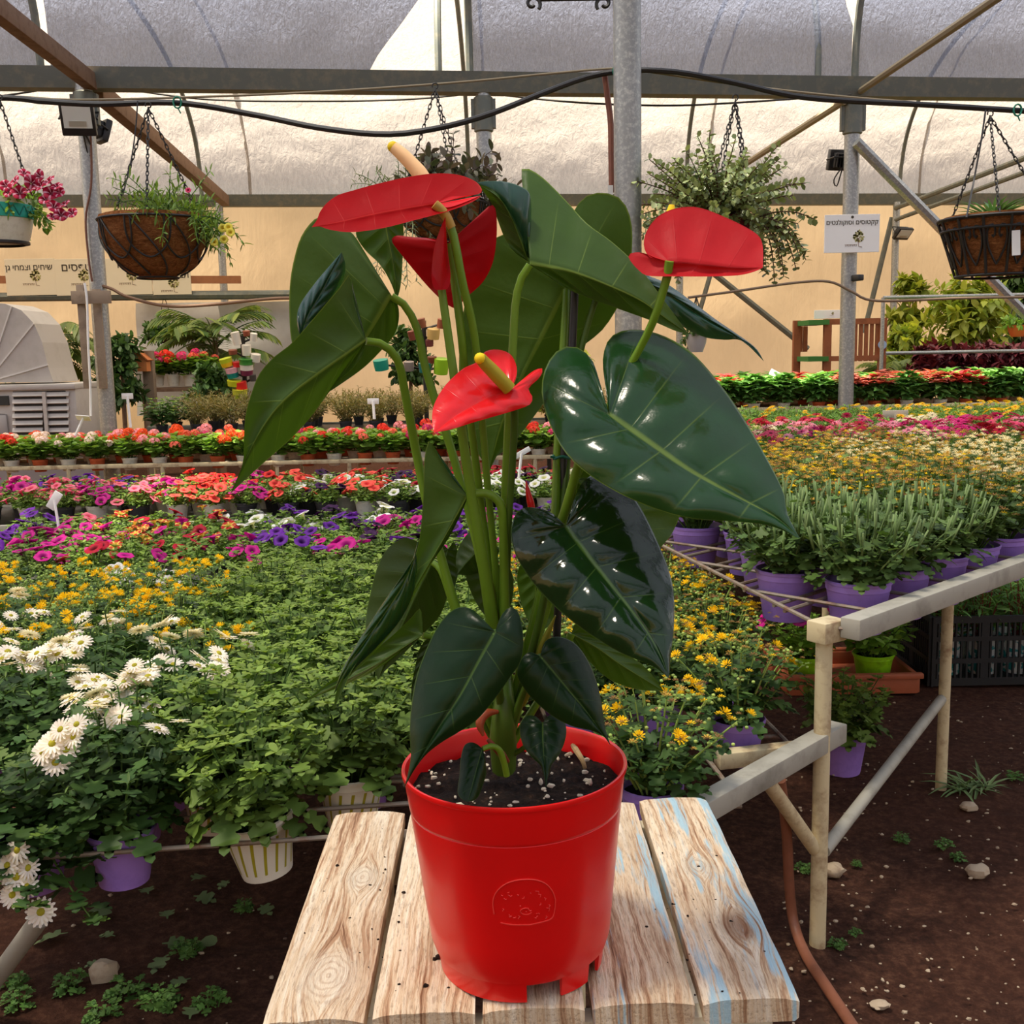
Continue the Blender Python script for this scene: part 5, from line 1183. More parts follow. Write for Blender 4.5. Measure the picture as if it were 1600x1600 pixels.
# bench behind: pink and yellow flowers
G_BACK = leafy('back_bench_green', (96, 138, 56), (132, 166, 74), 0.6, 0.3)
def mk_low(seed):
    b, tips = rosette_plant(seed, 26, 0.13, 0.13, T_NARROW, 10, 0.05, 0.04, [G_BACK, G_BACK, G_STEM], up=1.2, tips=4, tip_s=0.8); return b.mesh('foliage', [G_BACK, G_BACK, G_STEM]), tips
V_LOW = variants(2, mk_low)
DC = {'magenta': (206, 40, 120), 'pink': (236, 150, 170), 'crimson': (180, 20, 56), 'cream': (240, 226, 190), 'rose': (226, 80, 120)}
F_DI = {n_: daisy('flower', 0.030, 11, [petal('dianthus_' + n_, a), petal('eye_' + n_, tuple(int(x * 0.7) for x in a))], 2, 0.15, 0.2) for n_, a in DC.items()}
F_MARI = daisy('flower', 0.022, 10, [petal('marigold_yellow', (250, 190, 20), (246, 210, 60)), petal('marigold_eye', (236, 150, 20))], 2, 0.2, 0.3)
for j in range(5):
    for i in range(18):
        x = 0.78 + 0.2 * i + rng.uniform(-.03, .03); y = 4.72 + 0.24 * j
        px, py, d = proj((x, y, 0.8))
        if px > 1680 or x > 4.3: continue
        f, tips = rng.choice(V_LOW); c_ = rng.choice(['magenta', 'magenta', 'rose', 'pink', 'crimson', 'cream'])
        t = setp('d', 0, POT_B, f, 0.075, f'{c_} daisy-like flowering plant on the bench behind the purple pots', f'{c_} flowers behind the purple pots', (x, y, 0.7095), name='flowering_plant')
        blooms_on(t, tips, lambda: F_DI[c_], 8, 0.075, (0.8, 1.2), 0.02, 0.8)
for j in range(5):
    for i in range(18):
        x = 0.85 + 0.22 * i + rng.uniform(-.03, .03); y = 5.95 + 0.26 * j
        px, py, d = proj((x, y, 0.8))
        if px > 1680 or x > 4.3: continue
        f, tips = rng.choice(V_LOW)
        t = setp('m', 0, POT_B, f, 0.075, 'yellow flowering bedding plant on the bench behind the pink flowers', 'yellow bedding plants', (x, y, 0.7095), name='flowering_plant')
        blooms_on(t, tips, lambda: F_MARI, 5 if px > 1400 else 2, 0.075, (0.8, 1.2), 0.02, 0.8)
# far bench: salmon leaved plants and white-potted seedlings
G_FAR = leafy('far_leaf_green', (84, 136, 62), (120, 168, 84), 0.55, 0.3); G_SAL = leafy('salmon_leaf', (186, 108, 94), (172, 74, 68), 0.55, 0.3); G_RED2 = leafy('red_leaf', (196, 44, 56), (214, 90, 90), 0.55, 0.3)
def mk_far(seed, topm):
    b, tips = rosette_plant(seed, 18, 0.24, 0.16, T_POINT, 6, 0.10, 0.085, [G_FAR, topm, G_STEM], up=0.3, tips=8, tip_s=1.1); return b.mesh('foliage', [G_FAR, topm, G_STEM])
V_FG, V_FS, V_FR = [[mk_far(300 + i + k_ * 11, m_) for i in range(2)] for k_, m_ in enumerate((G_FAR, G_SAL, G_RED2))]
for j in range(4):
    for i in range(20):
        x = 1.35 + 0.27 * i + rng.uniform(-.04, .04); y = 9.42 + 0.22 * j + 0.05 * x
        px, py, d = proj((x, y, 0.9))
        if px > 1660 or x > 6.5: continue
        if px < 1310: v_, nm = (V_FR, 'red leaved') if rng.random() < 0.3 else (V_FG, 'plain green')
        elif px < 1475: v_, nm = (V_FS, 'salmon leaved') if rng.random() < 0.65 else (V_FG, 'plain green')
        else: v_, nm = (V_FR, 'red leaved') if rng.random() < 0.15 else (V_FG, 'plain green')
        setp('f', 0, POT_W if rng.random() < 0.7 else POT_T, rng.choice(v_), 0.07, nm + ' potted plant on the far bench before the cedar rack', nm + ' plants on the far bench', (x, y, 0.72), name='foliage_plant')
# ================================================================== HANGING BASKETS
k = NT('coconut_fibre'); co = k.coord(); nz = k.noise(k.mapping(co, (1, 1, 2.2)), 40, 8, 0.78, 1.0)
COCO = k.done(k.bsdf(k.ramp(nz, [(0.3, lin((82, 46, 24))), (0.5, lin((138, 86, 48))), (0.72, lin((184, 130, 82)))]), 0.95, 0.1, 0, k.bump(nz, 1.0, 0.012)))
HD = 4.63
def chain(a, b, m, t, link=0.022):
    a = Vector(a); b = Vector(b); d = b - a; n = max(3, int(d.length / link)); y = d.normalized(); x = y.cross(Vector((0, 1, 0.1))).normalized(); z = x.cross(y); q = MB()
    for i in range(n):
        c = a + d * ((i + 0.5) / n); u, v = (x, y) if i % 2 else (z, y)
        q.tube([c + u * (0.006 * math.cos(th)) + v * (0.016 * math.sin(th)) for th in np.linspace(0, 2 * PI, 9)], 0.0022, 4, cap=False)
    return q.build('chain', m, t)
def hanger(t, cx, top, rimz, rr, n=3, ph=0.4, m=DARKIRON):
    top = Vector(top); q = MB(); q.tube([top + Vector((0.012 * math.cos(a), 0, 0.012 * math.sin(a) + 0.02)) for a in np.linspace(-1.3, 3.6, 12)] , 0.003, 6); q.build('hook', m, t)
    for i in range(n):
        a = ph + 2 * PI * i / n; chain(top + Vector((0, 0, 0.008)), (cx[0] + rr * math.cos(a), cx[1] + rr * math.sin(a), rimz), m, t)
def bowl_basket(label, px, py, rpx, hpx, hookp, dep=HD, nrib=10, flare=0.5, name='hanging_basket', wires=True, n=40):
    """flare 0.5 = round bowl, 1 = straight-sided"""
    c = P(px, py, dep); R = S(rpx, dep); H = S(hpx, dep); t = thing(name, label, 'hanging basket', (c.x, c.y, c.z - H))
    def rad_(u): return R * (math.sqrt(max(0.0, 1 - (1 - u) ** 2.2)) ** 0.95 if flare < 0.9 else 0.66 + 0.34 * u)
    q = MB(); prof = [(0.0, 0.0)] + [(rad_(u), H * u) for u in np.linspace(0.03, 1, 14)] + [(R * 0.97, H * 1.06), (R * 0.88, H * 1.05), (R * 0.8, H * 0.92), (0, H * 0.9)]
    q.lathe(prof, (c.x, c.y, c.z - H), n)
    for v in q.v:
        d = 0.012 * mnoise.noise((v.x * 18, v.y * 18, v.z * 18)) + 0.006 * mnoise.noise((v.x * 50, v.y * 50, v.z * 50)); w_ = Vector((v.x - c.x, v.y - c.y, 0)); v += w_.normalized() * d if w_.length > 1e-4 else Vector()
    q.build('coco_liner', COCO, t)
    def on(a, u, o=0.008): r = rad_(u) + o; return Vector((c.x + r * math.cos(a), c.y + r * math.sin(a), c.z - H + H * u - (0.006 if u < 0.06 else 0)))
    for u, rr in ((0.98, 0.005), (0.05 if flare < 0.9 else 0.02, 0.0045)) if wires else ():
        w_ = MB(); w_.tube([on(a, u) for a in np.linspace(0, 2 * PI, 41)], rr, 6, cap=False); w_.build('ring', DARKIRON, t)
    return t, c, R, H, on
def ribs_loops(t, on, n=9):                   # overlapping loops of wire round a bowl
    for i in range(n):
        a0 = 2 * PI * i / n; q = MB(); w_ = 2 * PI / n * 1.15
        q.tube([on(a0 + w_ * x, u) for x, u in ((-0.5, 0.97), (-0.5, 0.7), (-0.42, 0.5), (-0.2, 0.36), (0.0, 0.32), (0.2, 0.36), (0.42, 0.5), (0.5, 0.7), (0.5, 0.97))], 0.004, 5, smoothn=26); q.build('wire_loop', DARKIRON, t)
        q = MB(); q.tube([on(a0 + w_ * 0.44 + 0.9 * (1 - u), u) for u in np.linspace(0.97, 0.06, 14)], 0.004, 5); q.build('rib', DARKIRON, t)
def sprigs(seed, n, ctr, L, t, size, mats, droop=0.6, up=0.5, per=14, spread=1.0, bias=(0, 0, 0), r0=0.05, stem_r=0.003, pair=True, tipm=None):
    """branches thrown out from a centre, bending under their weight, small leaves along them"""
    g = np.random.RandomState(seed); b = PB(); mb = MB(); pos, dr, nr, sz = [], [], [], []; ends = []
    for i in range(n):
        a = i * 2.39996 + g.uniform(-.3, .3); el = g.uniform(-0.1, 1.0) * up; d = np.array([math.cos(a) * spread, math.sin(a) * spread, el * 1.6 + 0.15]) + np.array(bias) * g.uniform(0, 1); d /= np.linalg.norm(d)
        l = L * g.uniform(0.55, 1.1); p = np.array(ctr) + d * np.array([r0, r0, 0.01]); pts = [p.copy()]; v = d.copy(); dp = droop * g.uniform(0.2, 1.3)
        for s_ in range(8):
            v = v + np.array([g.uniform(-.12, .12), g.uniform(-.12, .12), -dp * 0.22]); v /= np.linalg.norm(v); p = p + v * l / 8; pts.append(p.copy())
        mb.tube([Vector(x) for x in pts], [stem_r, stem_r * 0.5], 4, cap=False); ends.append((pts[-1], v))
        C = catmull(pts, per)
        for j in range(1, per + 1):
            tv = C[j] - C[j - 1]; tv = tv / (np.linalg.norm(tv) + 1e-9); th = j * 1.57 + i
            sd = np.cross(tv, [math.cos(th), math.sin(th), 0.3]); sd /= np.linalg.norm(sd) + 1e-9
            for s_ in ((1, -1) if pair else (1,)):
                pos.append(C[j]); dr.append(sd * s_ + tv * 0.5); nr.append(np.array([g.uniform(-.5, .5), g.uniform(-.5, .5), 1.0])); sz.append(size * g.uniform(0.7, 1.25))
    b.put(*batch(t, pos, dr, nr, sz), 0); b.put([tuple(v) for v in mb.v], mb.f, len(mats) - 1)
    return b, ends
def addfol(t, b, mats, name='foliage'):
    o = b.mesh(name, mats); ob = add(name, o, t); ob['kind'] = 'stuff'; return ob
# 1: round coconut basket with calibrachoa
t, c, R, H, on = bowl_basket('round coconut fibre basket in looped black wire with trailing green plant', 241, 343, 82, 92, None)
ribs_loops(t, on, 9); loc0 = Vector((c.x, c.y, c.z - H)); hanger(t, (c.x, c.y), P(232, 172, HD), c.z - 0.01, R, 3, 0.7)
q = MB(); q.tube([P(215, 158, HD), P(212, 200, HD), P(205, 250, HD), P(192, 305, HD)], 0.003, 5, smoothn=16); q.build('drip_tube', BLACK, t)
b, ends = sprigs(31, 46, (0.06, 0.0, H + 0.0), 0.24, T_NARROW, 0.042, [G_PET, G_STEM], 0.8, 0.9, 12, 1.0, (0.5, -0.1, 0)); addfol(t, b, [G_PET, G_STEM])
b, ends2 = sprigs(32, 16, (0.16, -0.08, H - 0.01), 0.22, T_NARROW, 0.04, [G_PET, G_STEM], 1.6, 0.2, 12, 0.7, (0.8, -0.2, -0.3)); addfol(t, b, [G_PET, G_STEM], 'trailing_foliage')
F_SM = trumpet('flower', 0.018, pet_mat('calibrachoa_yellow', (236, 222, 90), (200, 170, 40)), 15)
for (x, y) in ((335, 378), (350, 374), (357, 355), (348, 356), (360, 363)):
    p = P(x, y, HD - 0.16) - loc0; bloom(t, F_SM, p, (0.2, -1, 0.2))
bloom(t, trumpet('flower', 0.012, pet_mat('calibrachoa_pink', (214, 60, 110), (160, 20, 60)), 15), P(294, 297, HD - 0.1) - loc0, (0.1, -1, 0.4))
# 2: white and teal pot with star petunias
c = P(-5, 347, HD); t = thing('hanging_pot', 'white hanging pot with a teal zigzag band full of crimson petunias', 'hanging pot', (c.x, c.y, c.z - 0.08)); r_ = S(56, HD)
q = MB(); q.lathe([(0, 0), (r_ * 0.78, 0), (r_ * 0.86, 0.03), (r_ * 0.95, 0.09), (r_, 0.17), (r_ * 1.02, 0.175), (r_ * 0.96, 0.175), (0, 0.15)], (c.x, c.y, c.z - 0.085), 36); pt_ = q.build('pot', WHITEPOT, t)
q = MB(); q.lathe([(r_ * 0.968, 0.095), (r_ * 0.99, 0.097), (r_ * 1.012, 0.150), (r_ * 0.99, 0.152)], (c.x, c.y, c.z - 0.085), 36); q.build('teal_band', plain('teal_band', (44, 176, 160), 0.5), pt_)
q = MB()
for i in range(36):
    a = 2 * PI * i / 36; rr = r_ * 1.012
    q.bar((c.x + rr * math.cos(a), c.y + rr * math.sin(a), c.z - 0.085 + (0.102 if i % 2 else 0.145)), (c.x + rr * math.cos(a + 2 * PI / 36), c.y + rr * math.sin(a + 2 * PI / 36), c.z - 0.085 + (0.145 if i % 2 else 0.102)), 0.004, 0.004)
q.build('zigzag', plain('dark_teal_band', (24, 130, 122), 0.5), pt_, False)
q = MB(); q.lathe([(r_ * 0.7, -0.012), (r_ * 0.82, -0.008), (r_ * 0.82, 0.002), (0, 0.004)], (c.x, c.y, c.z - 0.085), 36); q.build('saucer', BLACK, t)
b, ends = sprigs(41, 40, (0.0, 0.0, 0.15), 0.22, T_OVAL, 0.032, [G_PET, G_STEM], 1.3, 0.8, 12); addfol(t, b, [G_PET, G_STEM])
F_CR = trumpet('flower', 0.034, pet_mat('hanging_petunia', (176, 24, 64), (110, 6, 30), (232, 170, 190)))
for (x, y) in ((8, 290), (22, 283), (38, 270), (50, 285), (62, 290), (75, 282), (88, 290), (80, 300), (92, 300), (30, 300), (12, 300), (70, 310), (85, 322), (95, 335), (112, 332), (82, 338), (100, 318), (45, 296), (60, 275)):
    bloom(t, F_CR, P(x, y, HD - 0.14) - Vector((c.x, c.y, c.z - 0.08)), (rng.uniform(-.7, .7), -0.8, rng.uniform(0.0, 1.2)), rng.uniform(0.65, 1.0))
hanger(t, (c.x, c.y), P(0, 160, HD), c.z + 0.09, r_, 3, 0.2)
# 3: central basket behind the flowers
t, c, R, H, on = bowl_basket('dark hanging basket of purple leaved mint behind the red spathes', 690, 318, 66, 58, None)
ribs_loops(t, on, 8); hanger(t, (c.x, c.y), P(680, 142, HD), c.z, R, 3, 0.9)
G_PURP = leafy('purple_green_leaf', (74, 84, 58), (108, 92, 84), 0.55, 0.25); G_DUST = leafy('dusty_green_leaf', (138, 152, 118), (160, 170, 136), 0.7, 0.2)
b, ends = sprigs(51, 60, (0.03, 0.0, H + 0.02), 0.24, T_OVAL, 0.048, [G_PURP, leafy('purple_stem', (74, 48, 56), None, 0.6, 0.1)], 0.5, 1.1, 9, 0.85); addfol(t, b, [G_PURP, MATS.get('x') or bpy.data.materials['purple_stem']])
b, ends = sprigs(52, 26, (-0.17, -0.02, H), 0.20, T_NARROW, 0.03, [G_DUST, G_DUST], 0.9, 0.8, 14, 0.6, (-0.8, 0, 0.2)); addfol(t, b, [G_DUST, G_DUST], 'dusty_foliage')
b, ends = sprigs(53, 14, (-0.14, -0.05, H * 0.6), 0.30, T_NARROW, 0.03, [G_DUST, G_DUST], 3.0, 0.1, 16, 0.5, (-0.4, -0.3, -0.6)); addfol(t, b, [G_DUST, G_DUST], 'trailing_foliage')
# 4: jade plant
c = P(1140, 352, HD); t = thing('hanging_jade_plant', 'bushy variegated jade plant spilling from a dark red hanging pot', 'hanging plant', (c.x, c.y, c.z - 0.12))
q = MB(); q.lathe([(0, 0), (0.09, 0), (0.13, 0.14), (0.135, 0.15), (0.12, 0.15), (0, 0.13)], (c.x, c.y, c.z - 0.12), 28); q.build('pot', plain('dark_red_pot', (104, 24, 44), 0.5), t)
G_JADE = leafy('jade_leaf', (104, 122, 74), (160, 170, 112), 0.4, 0.15, 0.5, 0.3); G_JST = leafy('jade_stem', (86, 60, 44), None, 0.7, 0.0)
T_JADE = tpl([(0.06, 0.0), (0.34, 0.3), (0.38, 0.7), (0.0, 1.0)], droop=0.05)
b, ends = sprigs(64, 120, (-0.05, 0.0, 0.16), 0.32, T_JADE, 0.026, [G_JADE, G_JST], 0.35, 1.3, 17, 1.0, (0, 0, 0.1), 0.08, 0.004); addfol(t, b, [G_JADE, G_JST])
b, ends = sprigs(66, 46, (0.0, -0.03, 0.12), 0.28, T_JADE, 0.026, [G_JADE, G_JST], 2.0, 0.35, 17, 0.8, (0.1, -0.1, -0.1), 0.1, 0.004); addfol(t, b, [G_JADE, G_JST], 'trailing_foliage')
hanger(t, (c.x, c.y), P(1149, 160, HD), c.z + 0.03, 0.13, 4, 0.4)
# 5: ironwork basket
t, c, R, H, on = bowl_basket('tapering coconut basket in scrolled black ironwork with a paper tag', 1562, 343, 86, 86, None, HD, 10, 1.0)
for i in range(14):
    a0 = 2 * PI * i / 14
    q = MB(); q.tube([on(a0, 1.0, 0.012), on(a0, 0.5, 0.012), on(a0, 0.02, 0.012)], 0.006, 5); q.build('rib', DARKIRON, t)
    q = MB(); hw = PI / 14 * 0.8; am = a0 + PI / 14
    for s_ in (-1, 1):
        q.tube([on(am + s_ * hw * x, u, 0.010) for x, u in ((0.0, 0.16), (0.5, 0.3), (0.95, 0.52), (0.9, 0.75), (0.5, 0.84), (0.2, 0.74), (0.3, 0.62), (0.5, 0.66))], 0.0045, 5, smoothn=22)
    q.build('heart_scroll', DARKIRON, t)
for u in (0.80, 0.02, 1.0):
    q = MB(); q.tube([on(a, u, 0.013) for a in np.linspace(0, 2 * PI, 41)], 0.006, 6, cap=False); q.build('ring', DARKIRON, t)
q = MB(); q.box(on(-PI / 2 - 0.12, 0.5, 0.028), (0.034, 0.003, 0.10), Matrix.Rotation(-0.06, 3, 'Y')); q.build('paper_tag', WHITE, t)
loc0 = Vector((c.x, c.y, c.z - H)); hanger(t, (c.x, c.y), P(1547, 185, HD), c.z, R, 3, 0.1)
q = MB(); q.tube([P(1540, 172, HD), P(1533, 220, HD), P(1520, 290, HD), P(1510, 340, HD - 0.2)], 0.004, 5, smoothn=16); q.build('drip_tube', BLACK, t)
g = np.random.RandomState(4); pos, dr, nr, sz = [], [], [], []
for i in range(46):
    a = i * 2.4; pos.append((-0.03 + 0.02 * math.cos(a), 0.02 * math.sin(a), H)); dr.append((math.cos(a), math.sin(a), g.uniform(0.4, 1.8))); nr.append((-math.cos(a), -math.sin(a), 1)); sz.append(g.uniform(0.10, 0.17))
b = PB(); b.put(*batch(T_BLADE, pos, dr, nr, sz), 0); addfol(t, b, [leafy('spider_leaf', (70, 112, 60), (110, 150, 90), 0.5, 0.3)])
# small ones far back
def mini_hang(label, px, py, rpx, hpx, dep, potm, leafm, seed, L, topp, t_=T_OVAL, ls=0.05, n=34, droop=0.8):
    c = P(px, py, dep); R = S(rpx, dep); H = S(hpx, dep); t = thing('hanging_pot', label, 'hanging pot', (c.x, c.y, c.z - H)); q = MB()
    q.lathe([(0, 0), (R * 0.6, 0), (R * 0.9, H * 0.5), (R, H), (R * 1.03, H), (R * 0.9, H * 0.97), (0, H * 0.9)], (c.x, c.y, c.z - H), 20); q.build('pot', potm, t)
    if leafm: b, e = sprigs(seed, n, (0, 0, H), L, t_, ls, [leafm, G_STEM], droop, 0.8, 9); addfol(t, b, [leafm, G_STEM])
    q = MB(); tp = P(*topp, dep)
    for a in (0.3, 2.4, 4.5): q.tube([tp, (c.x + R * math.cos(a), c.y + R * math.sin(a), c.z)], 0.005, 4)
    q.build('hanger', WIRE_D, t); return t
G_DK = leafy('dark_shrub_leaf', (52, 84, 44), (84, 116, 56), 0.45, 0.2)
mini_hang('small dark hanging basket of ivy before the white tarpaulin', 256, 521, 20, 15, proj(onY(256, 465, 13.6))[2], plain('dark_fibre', (74, 50, 36), 0.9), G_DK, 71, 0.26, (256, 462), ls=0.07)
mini_hang('grey hanging bowl below the pointed teal leaf tip', 1088, 522, 17, 28, proj(PR)[2] - 0.07, plain('pale_grey_pot', (170, 168, 164), 0.5), G_DK, 72, 0.10, (1088, 463), n=8)
mini_hang('small orange hanging pot before the shrubs', 1590, 508, 15, 18, 10.5, plain('orange_pot', (206, 92, 44), 0.5), G_GER, 73, 0.12, (1588, 465), n=14)

# ================================================================== LAMPS, SIGNS
GLASSL = plain('floodlight_glass', (210, 214, 206), 0.2, 0.6); REFL = plain('floodlight_reflector', (186, 186, 170), 0.3, 0.5, 0.4)
def flood(label, px, py, y, w_, h_, yaw, pit, face=True):
    c = onY(px, py, y); t = thing('floodlight', label, 'floodlight', c); M = Matrix.Rotation(yaw, 3, 'Z') @ Matrix.Rotation(pit, 3, 'X'); V = lambda x, yy, z: c + M @ Vector((x, yy, z))
    q = MB(); q.box(c, (w_, 0.05, h_), M, 0, 0.008); q.box(V(0, 0.045, 0), (w_ * 0.7, 0.05, h_ * 0.7), M, 0, 0.006)
    for i in range(5): q.box(V(-w_ * 0.28 + w_ * 0.14 * i, 0.075, 0), (0.008, 0.03, h_ * 0.6), M)
    bo = q.build('body', BLACK, t)
    q = MB(); q.box(V(0, -0.027, h_ * 0.08), (w_ * 0.82, 0.004, h_ * 0.68), M); q.build('glass', GLASSL, bo)
    q = MB(); q.box(V(0, -0.031, -h_ * 0.12), (w_ * 0.5, 0.004, h_ * 0.16), M); q.build('reflector', REFL, bo)
    q = MB(); q.tube([V(-w_ / 2 - 0.012, 0, 0), V(-w_ / 2 - 0.012, 0.11, 0.03), V(w_ / 2 + 0.012, 0.11, 0.03), V(w_ / 2 + 0.012, 0, 0)], 0.008, 6); q.build('yoke', BLACK, t)
    q = MB(); q.tube([V(0, 0.08, -h_ * 0.3), V(0.05, 0.07, -h_ * 0.9), V(0.02, 0.08, -h_ * 1.2), V(0.0, 0.09, -h_ * 0.4)], 0.006, 5, smoothn=14); q.build('cable', WIRE_D, t); return t
flood('square floodlight with pale glass facing out from the pole with boards', 122, 186, PL.y - 0.22, 0.24, 0.23, 0.15, 0.35)
flood('black floodlight turned aside behind the glass one on the boards pole', 162, 206, PL.y + 0.205, 0.16, 0.17, 2.3, 0.3)
flood('black floodlight fixed to the cactus sign pole', 1309, 250, PR.y + 0.175, 0.18, 0.17, 3.4, -0.25)
flood('floodlight with pale glass on the thin pole by the wall', 1411, 365, GY(5.6, BACK_Y) - 0.26, 0.27, 0.19, 0.45, 0.75)
q = MB(); p = onY(1340, 434, PR.y - 0.1); q.box(p, (0.06, 0.09, 0.05), 0.4, 0, 0.008); tag(q.build('pole_camera', BLACK), 'small black camera clipped on the cactus sign pole', 'box')  # body of the small camera on the sign pole
SIGNW = plain('sign_white', (236, 234, 228), 0.5, 0.4); SIGNC = plain('sign_cream', (226, 214, 186), 0.55, 0.35); INK = plain('sign_ink', (66, 58, 46), 0.7); TREEC = plain('sign_tree_olive', (180, 172, 104), 0.7); INKL = plain('sign_tree_trunk', (120, 92, 70), 0.7)
def text_mesh(s, size, m):
    cu = bpy.data.curves.new('lettering', 'FONT'); cu.body = s[::-1]; cu.size = size; cu.align_x = 'CENTER'; cu.align_y = 'CENTER'; cu.extrude = 0.0008; cu.offset = 0.012 * size
    o = bpy.data.objects.new('lettering', cu); COL.objects.link(o); bpy.context.view_layer.update()
    me = bpy.data.meshes.new_from_object(o.evaluated_get(bpy.context.evaluated_depsgraph_get())); bpy.data.objects.remove(o); bpy.data.curves.remove(cu); me.materials.clear(); me.materials.append(m); return me
def sign(label, px, py, y, wpx, hpx, txt, bm, ts, tx=0.0, ty=0.30, logo=(0.15, -0.2), yaw=0.0, dep=None, hole=True, frame=None, group=None):
    c = onY(px, py, y); d = proj(c)[2]; W_, H_ = S(wpx, d), S(hpx, d); t = thing('sign_board', label, 'sign', c, group); t.rotation_euler = (0, 0, yaw)
    q = MB(); q.box((0, 0, 0), (W_, 0.012, H_), None, 0, 0.002); add('board', q.mesh('board', bm, False), t)
    if txt:
        me = text_mesh(txt, ts * H_, INK); xs_ = [v.co.x for v in me.vertices]; wmax = max(xs_) - min(xs_) if xs_ else 1; lim = W_ * 0.94; s_ = min(1.0, lim / wmax)
        add('lettering', me, t, (tx * W_, -0.0075, ty * H_), (PI / 2, 0, 0), s_)
    lx, lz = logo[0] * W_, logo[1] * H_; r_ = 0.155 * H_; g = np.random.RandomState(3); q = MB()
    for i in range(60):
        rr = r_ * math.sqrt(g.rand()); a = g.rand() * 2 * PI; s_ = r_ * 0.16; cx, cz = lx + rr * math.cos(a), lz + 0.1 * H_ + rr * math.sin(a)
        q.raw([(cx + s_ * math.cos(b_), -0.0072, cz + s_ * math.sin(b_)) for b_ in np.linspace(0, 2 * PI, 6, endpoint=False)], [(0, 5, 4, 3, 2, 1)])
    add('tree_crown_print', q.mesh('tree_crown_print', TREEC, False), t)
    q = MB(); yb = lz - 0.17 * H_
    for pts in ([(lx, lz + 0.05 * H_), (lx, yb)], [(lx, lz), (lx + 0.05 * H_, lz + 0.09 * H_)], [(lx, lz), (lx - 0.05 * H_, lz + 0.08 * H_)], [(lx, yb), (lx + 0.1 * H_, yb - 0.02 * H_)]):
        q.bar((pts[0][0], -0.0072, pts[0][1]), (pts[1][0], -0.0072, pts[1][1]), 0.012 * H_, 0.001, up=Vector((0, 1, 0)))
    for i in range(7):
        x = lx - 0.36 * H_ + i * 0.048 * H_; q.bar((x, -0.0072, yb), (x + 0.02 * H_, -0.0072, yb + (0.05 if i % 2 else 0.03) * H_), 0.014 * H_, 0.001, up=Vector((0, 1, 0)))
        q.bar((x - 0.01 * H_, -0.0072, yb + 0.045 * H_), (x + 0.035 * H_, -0.0072, yb + 0.045 * H_), 0.01 * H_, 0.001, up=Vector((0, 1, 0)))
    add('tree_trunk_print', q.mesh('tree_trunk_print', INKL, False), t)
    if hole: q = MB(); q.lathe([(0, 0), (0.012, 0)], (0, -0.0075, 0.43 * H_), 10, axis=(0, -1, 0)); add('nail', q.mesh('nail', INK), t)
    return t
sign('white sign about cacti and succulents on the galvanised pole', 1331, 365, PR.y - 0.09, 86, 58, 'קקטוסים וסוקולנטים', SIGNW, 0.20, 0.0, 0.29, (0.12, -0.17), 0.0)
SY = 13.55
sign('cream sign about shrubs and garden plants at the end of the sign row', 48, 433, SY, 78, 56, 'שיחים וצמחי גן', SIGNC, 0.25, -0.02, 0.26, (0.1, -0.05), 0, hole=False)
sign('cream sign about climbing plants behind the pole with boards', 124, 433, SY, 74, 56, 'מטפסים', SIGNC, 0.30, 0.03, 0.26, (0.1, -0.05), 0, hole=False)
sign('cream sign about fruit partly behind the round coconut basket', 199, 432, SY, 76, 56, 'עצי פרי', SIGNC, 0.28, 0.12, 0.26, (0.1, -0.05), 0, hole=False)
sign('cream sign mostly hidden below the round coconut basket', 268, 432, SY, 60, 56, 'תבלינים', SIGNC, 0.24, 0.1, 0.03, (0.05, -0.25), 0, hole=False)
q = MB(); q.tube([onY(-60, 465, SY + 0.055), onY(470, 460, SY + 0.055)], 0.055, 8); tag(q.build('sign_rail', STEEL_DULL), 'grey pipe rail carrying the row of cream signs', 'rail')
q = MB(); q.bar(onY(-20, 437, SY + 0.03), onY(376, 437, SY + 0.03), 0.05, 0.09); tag(q.build('timber_batten', plain('cedar_batten', (160, 104, 66), 0.7, dirt=((120, 76, 50), 0.6), scale=8)), 'brown timber batten behind the row of cream signs', 'batten')
# boards on the pole
t = thing('notice_boards', 'weathered grey boards tied upright to the galvanised pole', 'boards', (PL.x, PL.y - 0.09, 0.8)); GREYW = plain('weathered_board', (150, 132, 112), 0.85, 0.2, dirt=((108, 92, 78), 0.7), bump=(30, 0.4), scale=10)
for (x0, x1, y0, y1, dy) in ((119, 143, 445, 607, -0.10), (144, 168, 452, 607, -0.09), (111, 174, 455, 474, -0.13)):
    a_, b_ = onY(x0, y0, PL.y + dy), onY(x1, y1, PL.y + dy); q = MB(); q.box((a_ + b_) / 2, (abs(b_.x - a_.x), 0.022, abs(a_.z - b_.z)), None, 0, 0.002); q.build('board', GREYW, t)
q = MB(); q.tube([onY(132, 442, PL.y - 0.16), onY(136, 470, PL.y - 0.16), onY(138, 540, PL.y - 0.16), onY(141, 600, PL.y - 0.16), onY(142, 650, PL.y - 0.16)], 0.009, 6, smoothn=20); tag(q.build('white_cable', WHITE), 'white cable running down the weathered boards', 'cable')
q = MB(); q.tube([onY(140, 170, PL.y - 0.08), onY(143, 280, PL.y - 0.08), onY(134, 340, PL.y - 0.08), onY(138, 400, PL.y - 0.08), onY(144, 440, PL.y - 0.08)], 0.008, 6, smoothn=20); tag(q.build('brown_cable', plain('brown_cable', (110, 70, 52), 0.6)), 'brown cable running down the pole with floodlights', 'cable')

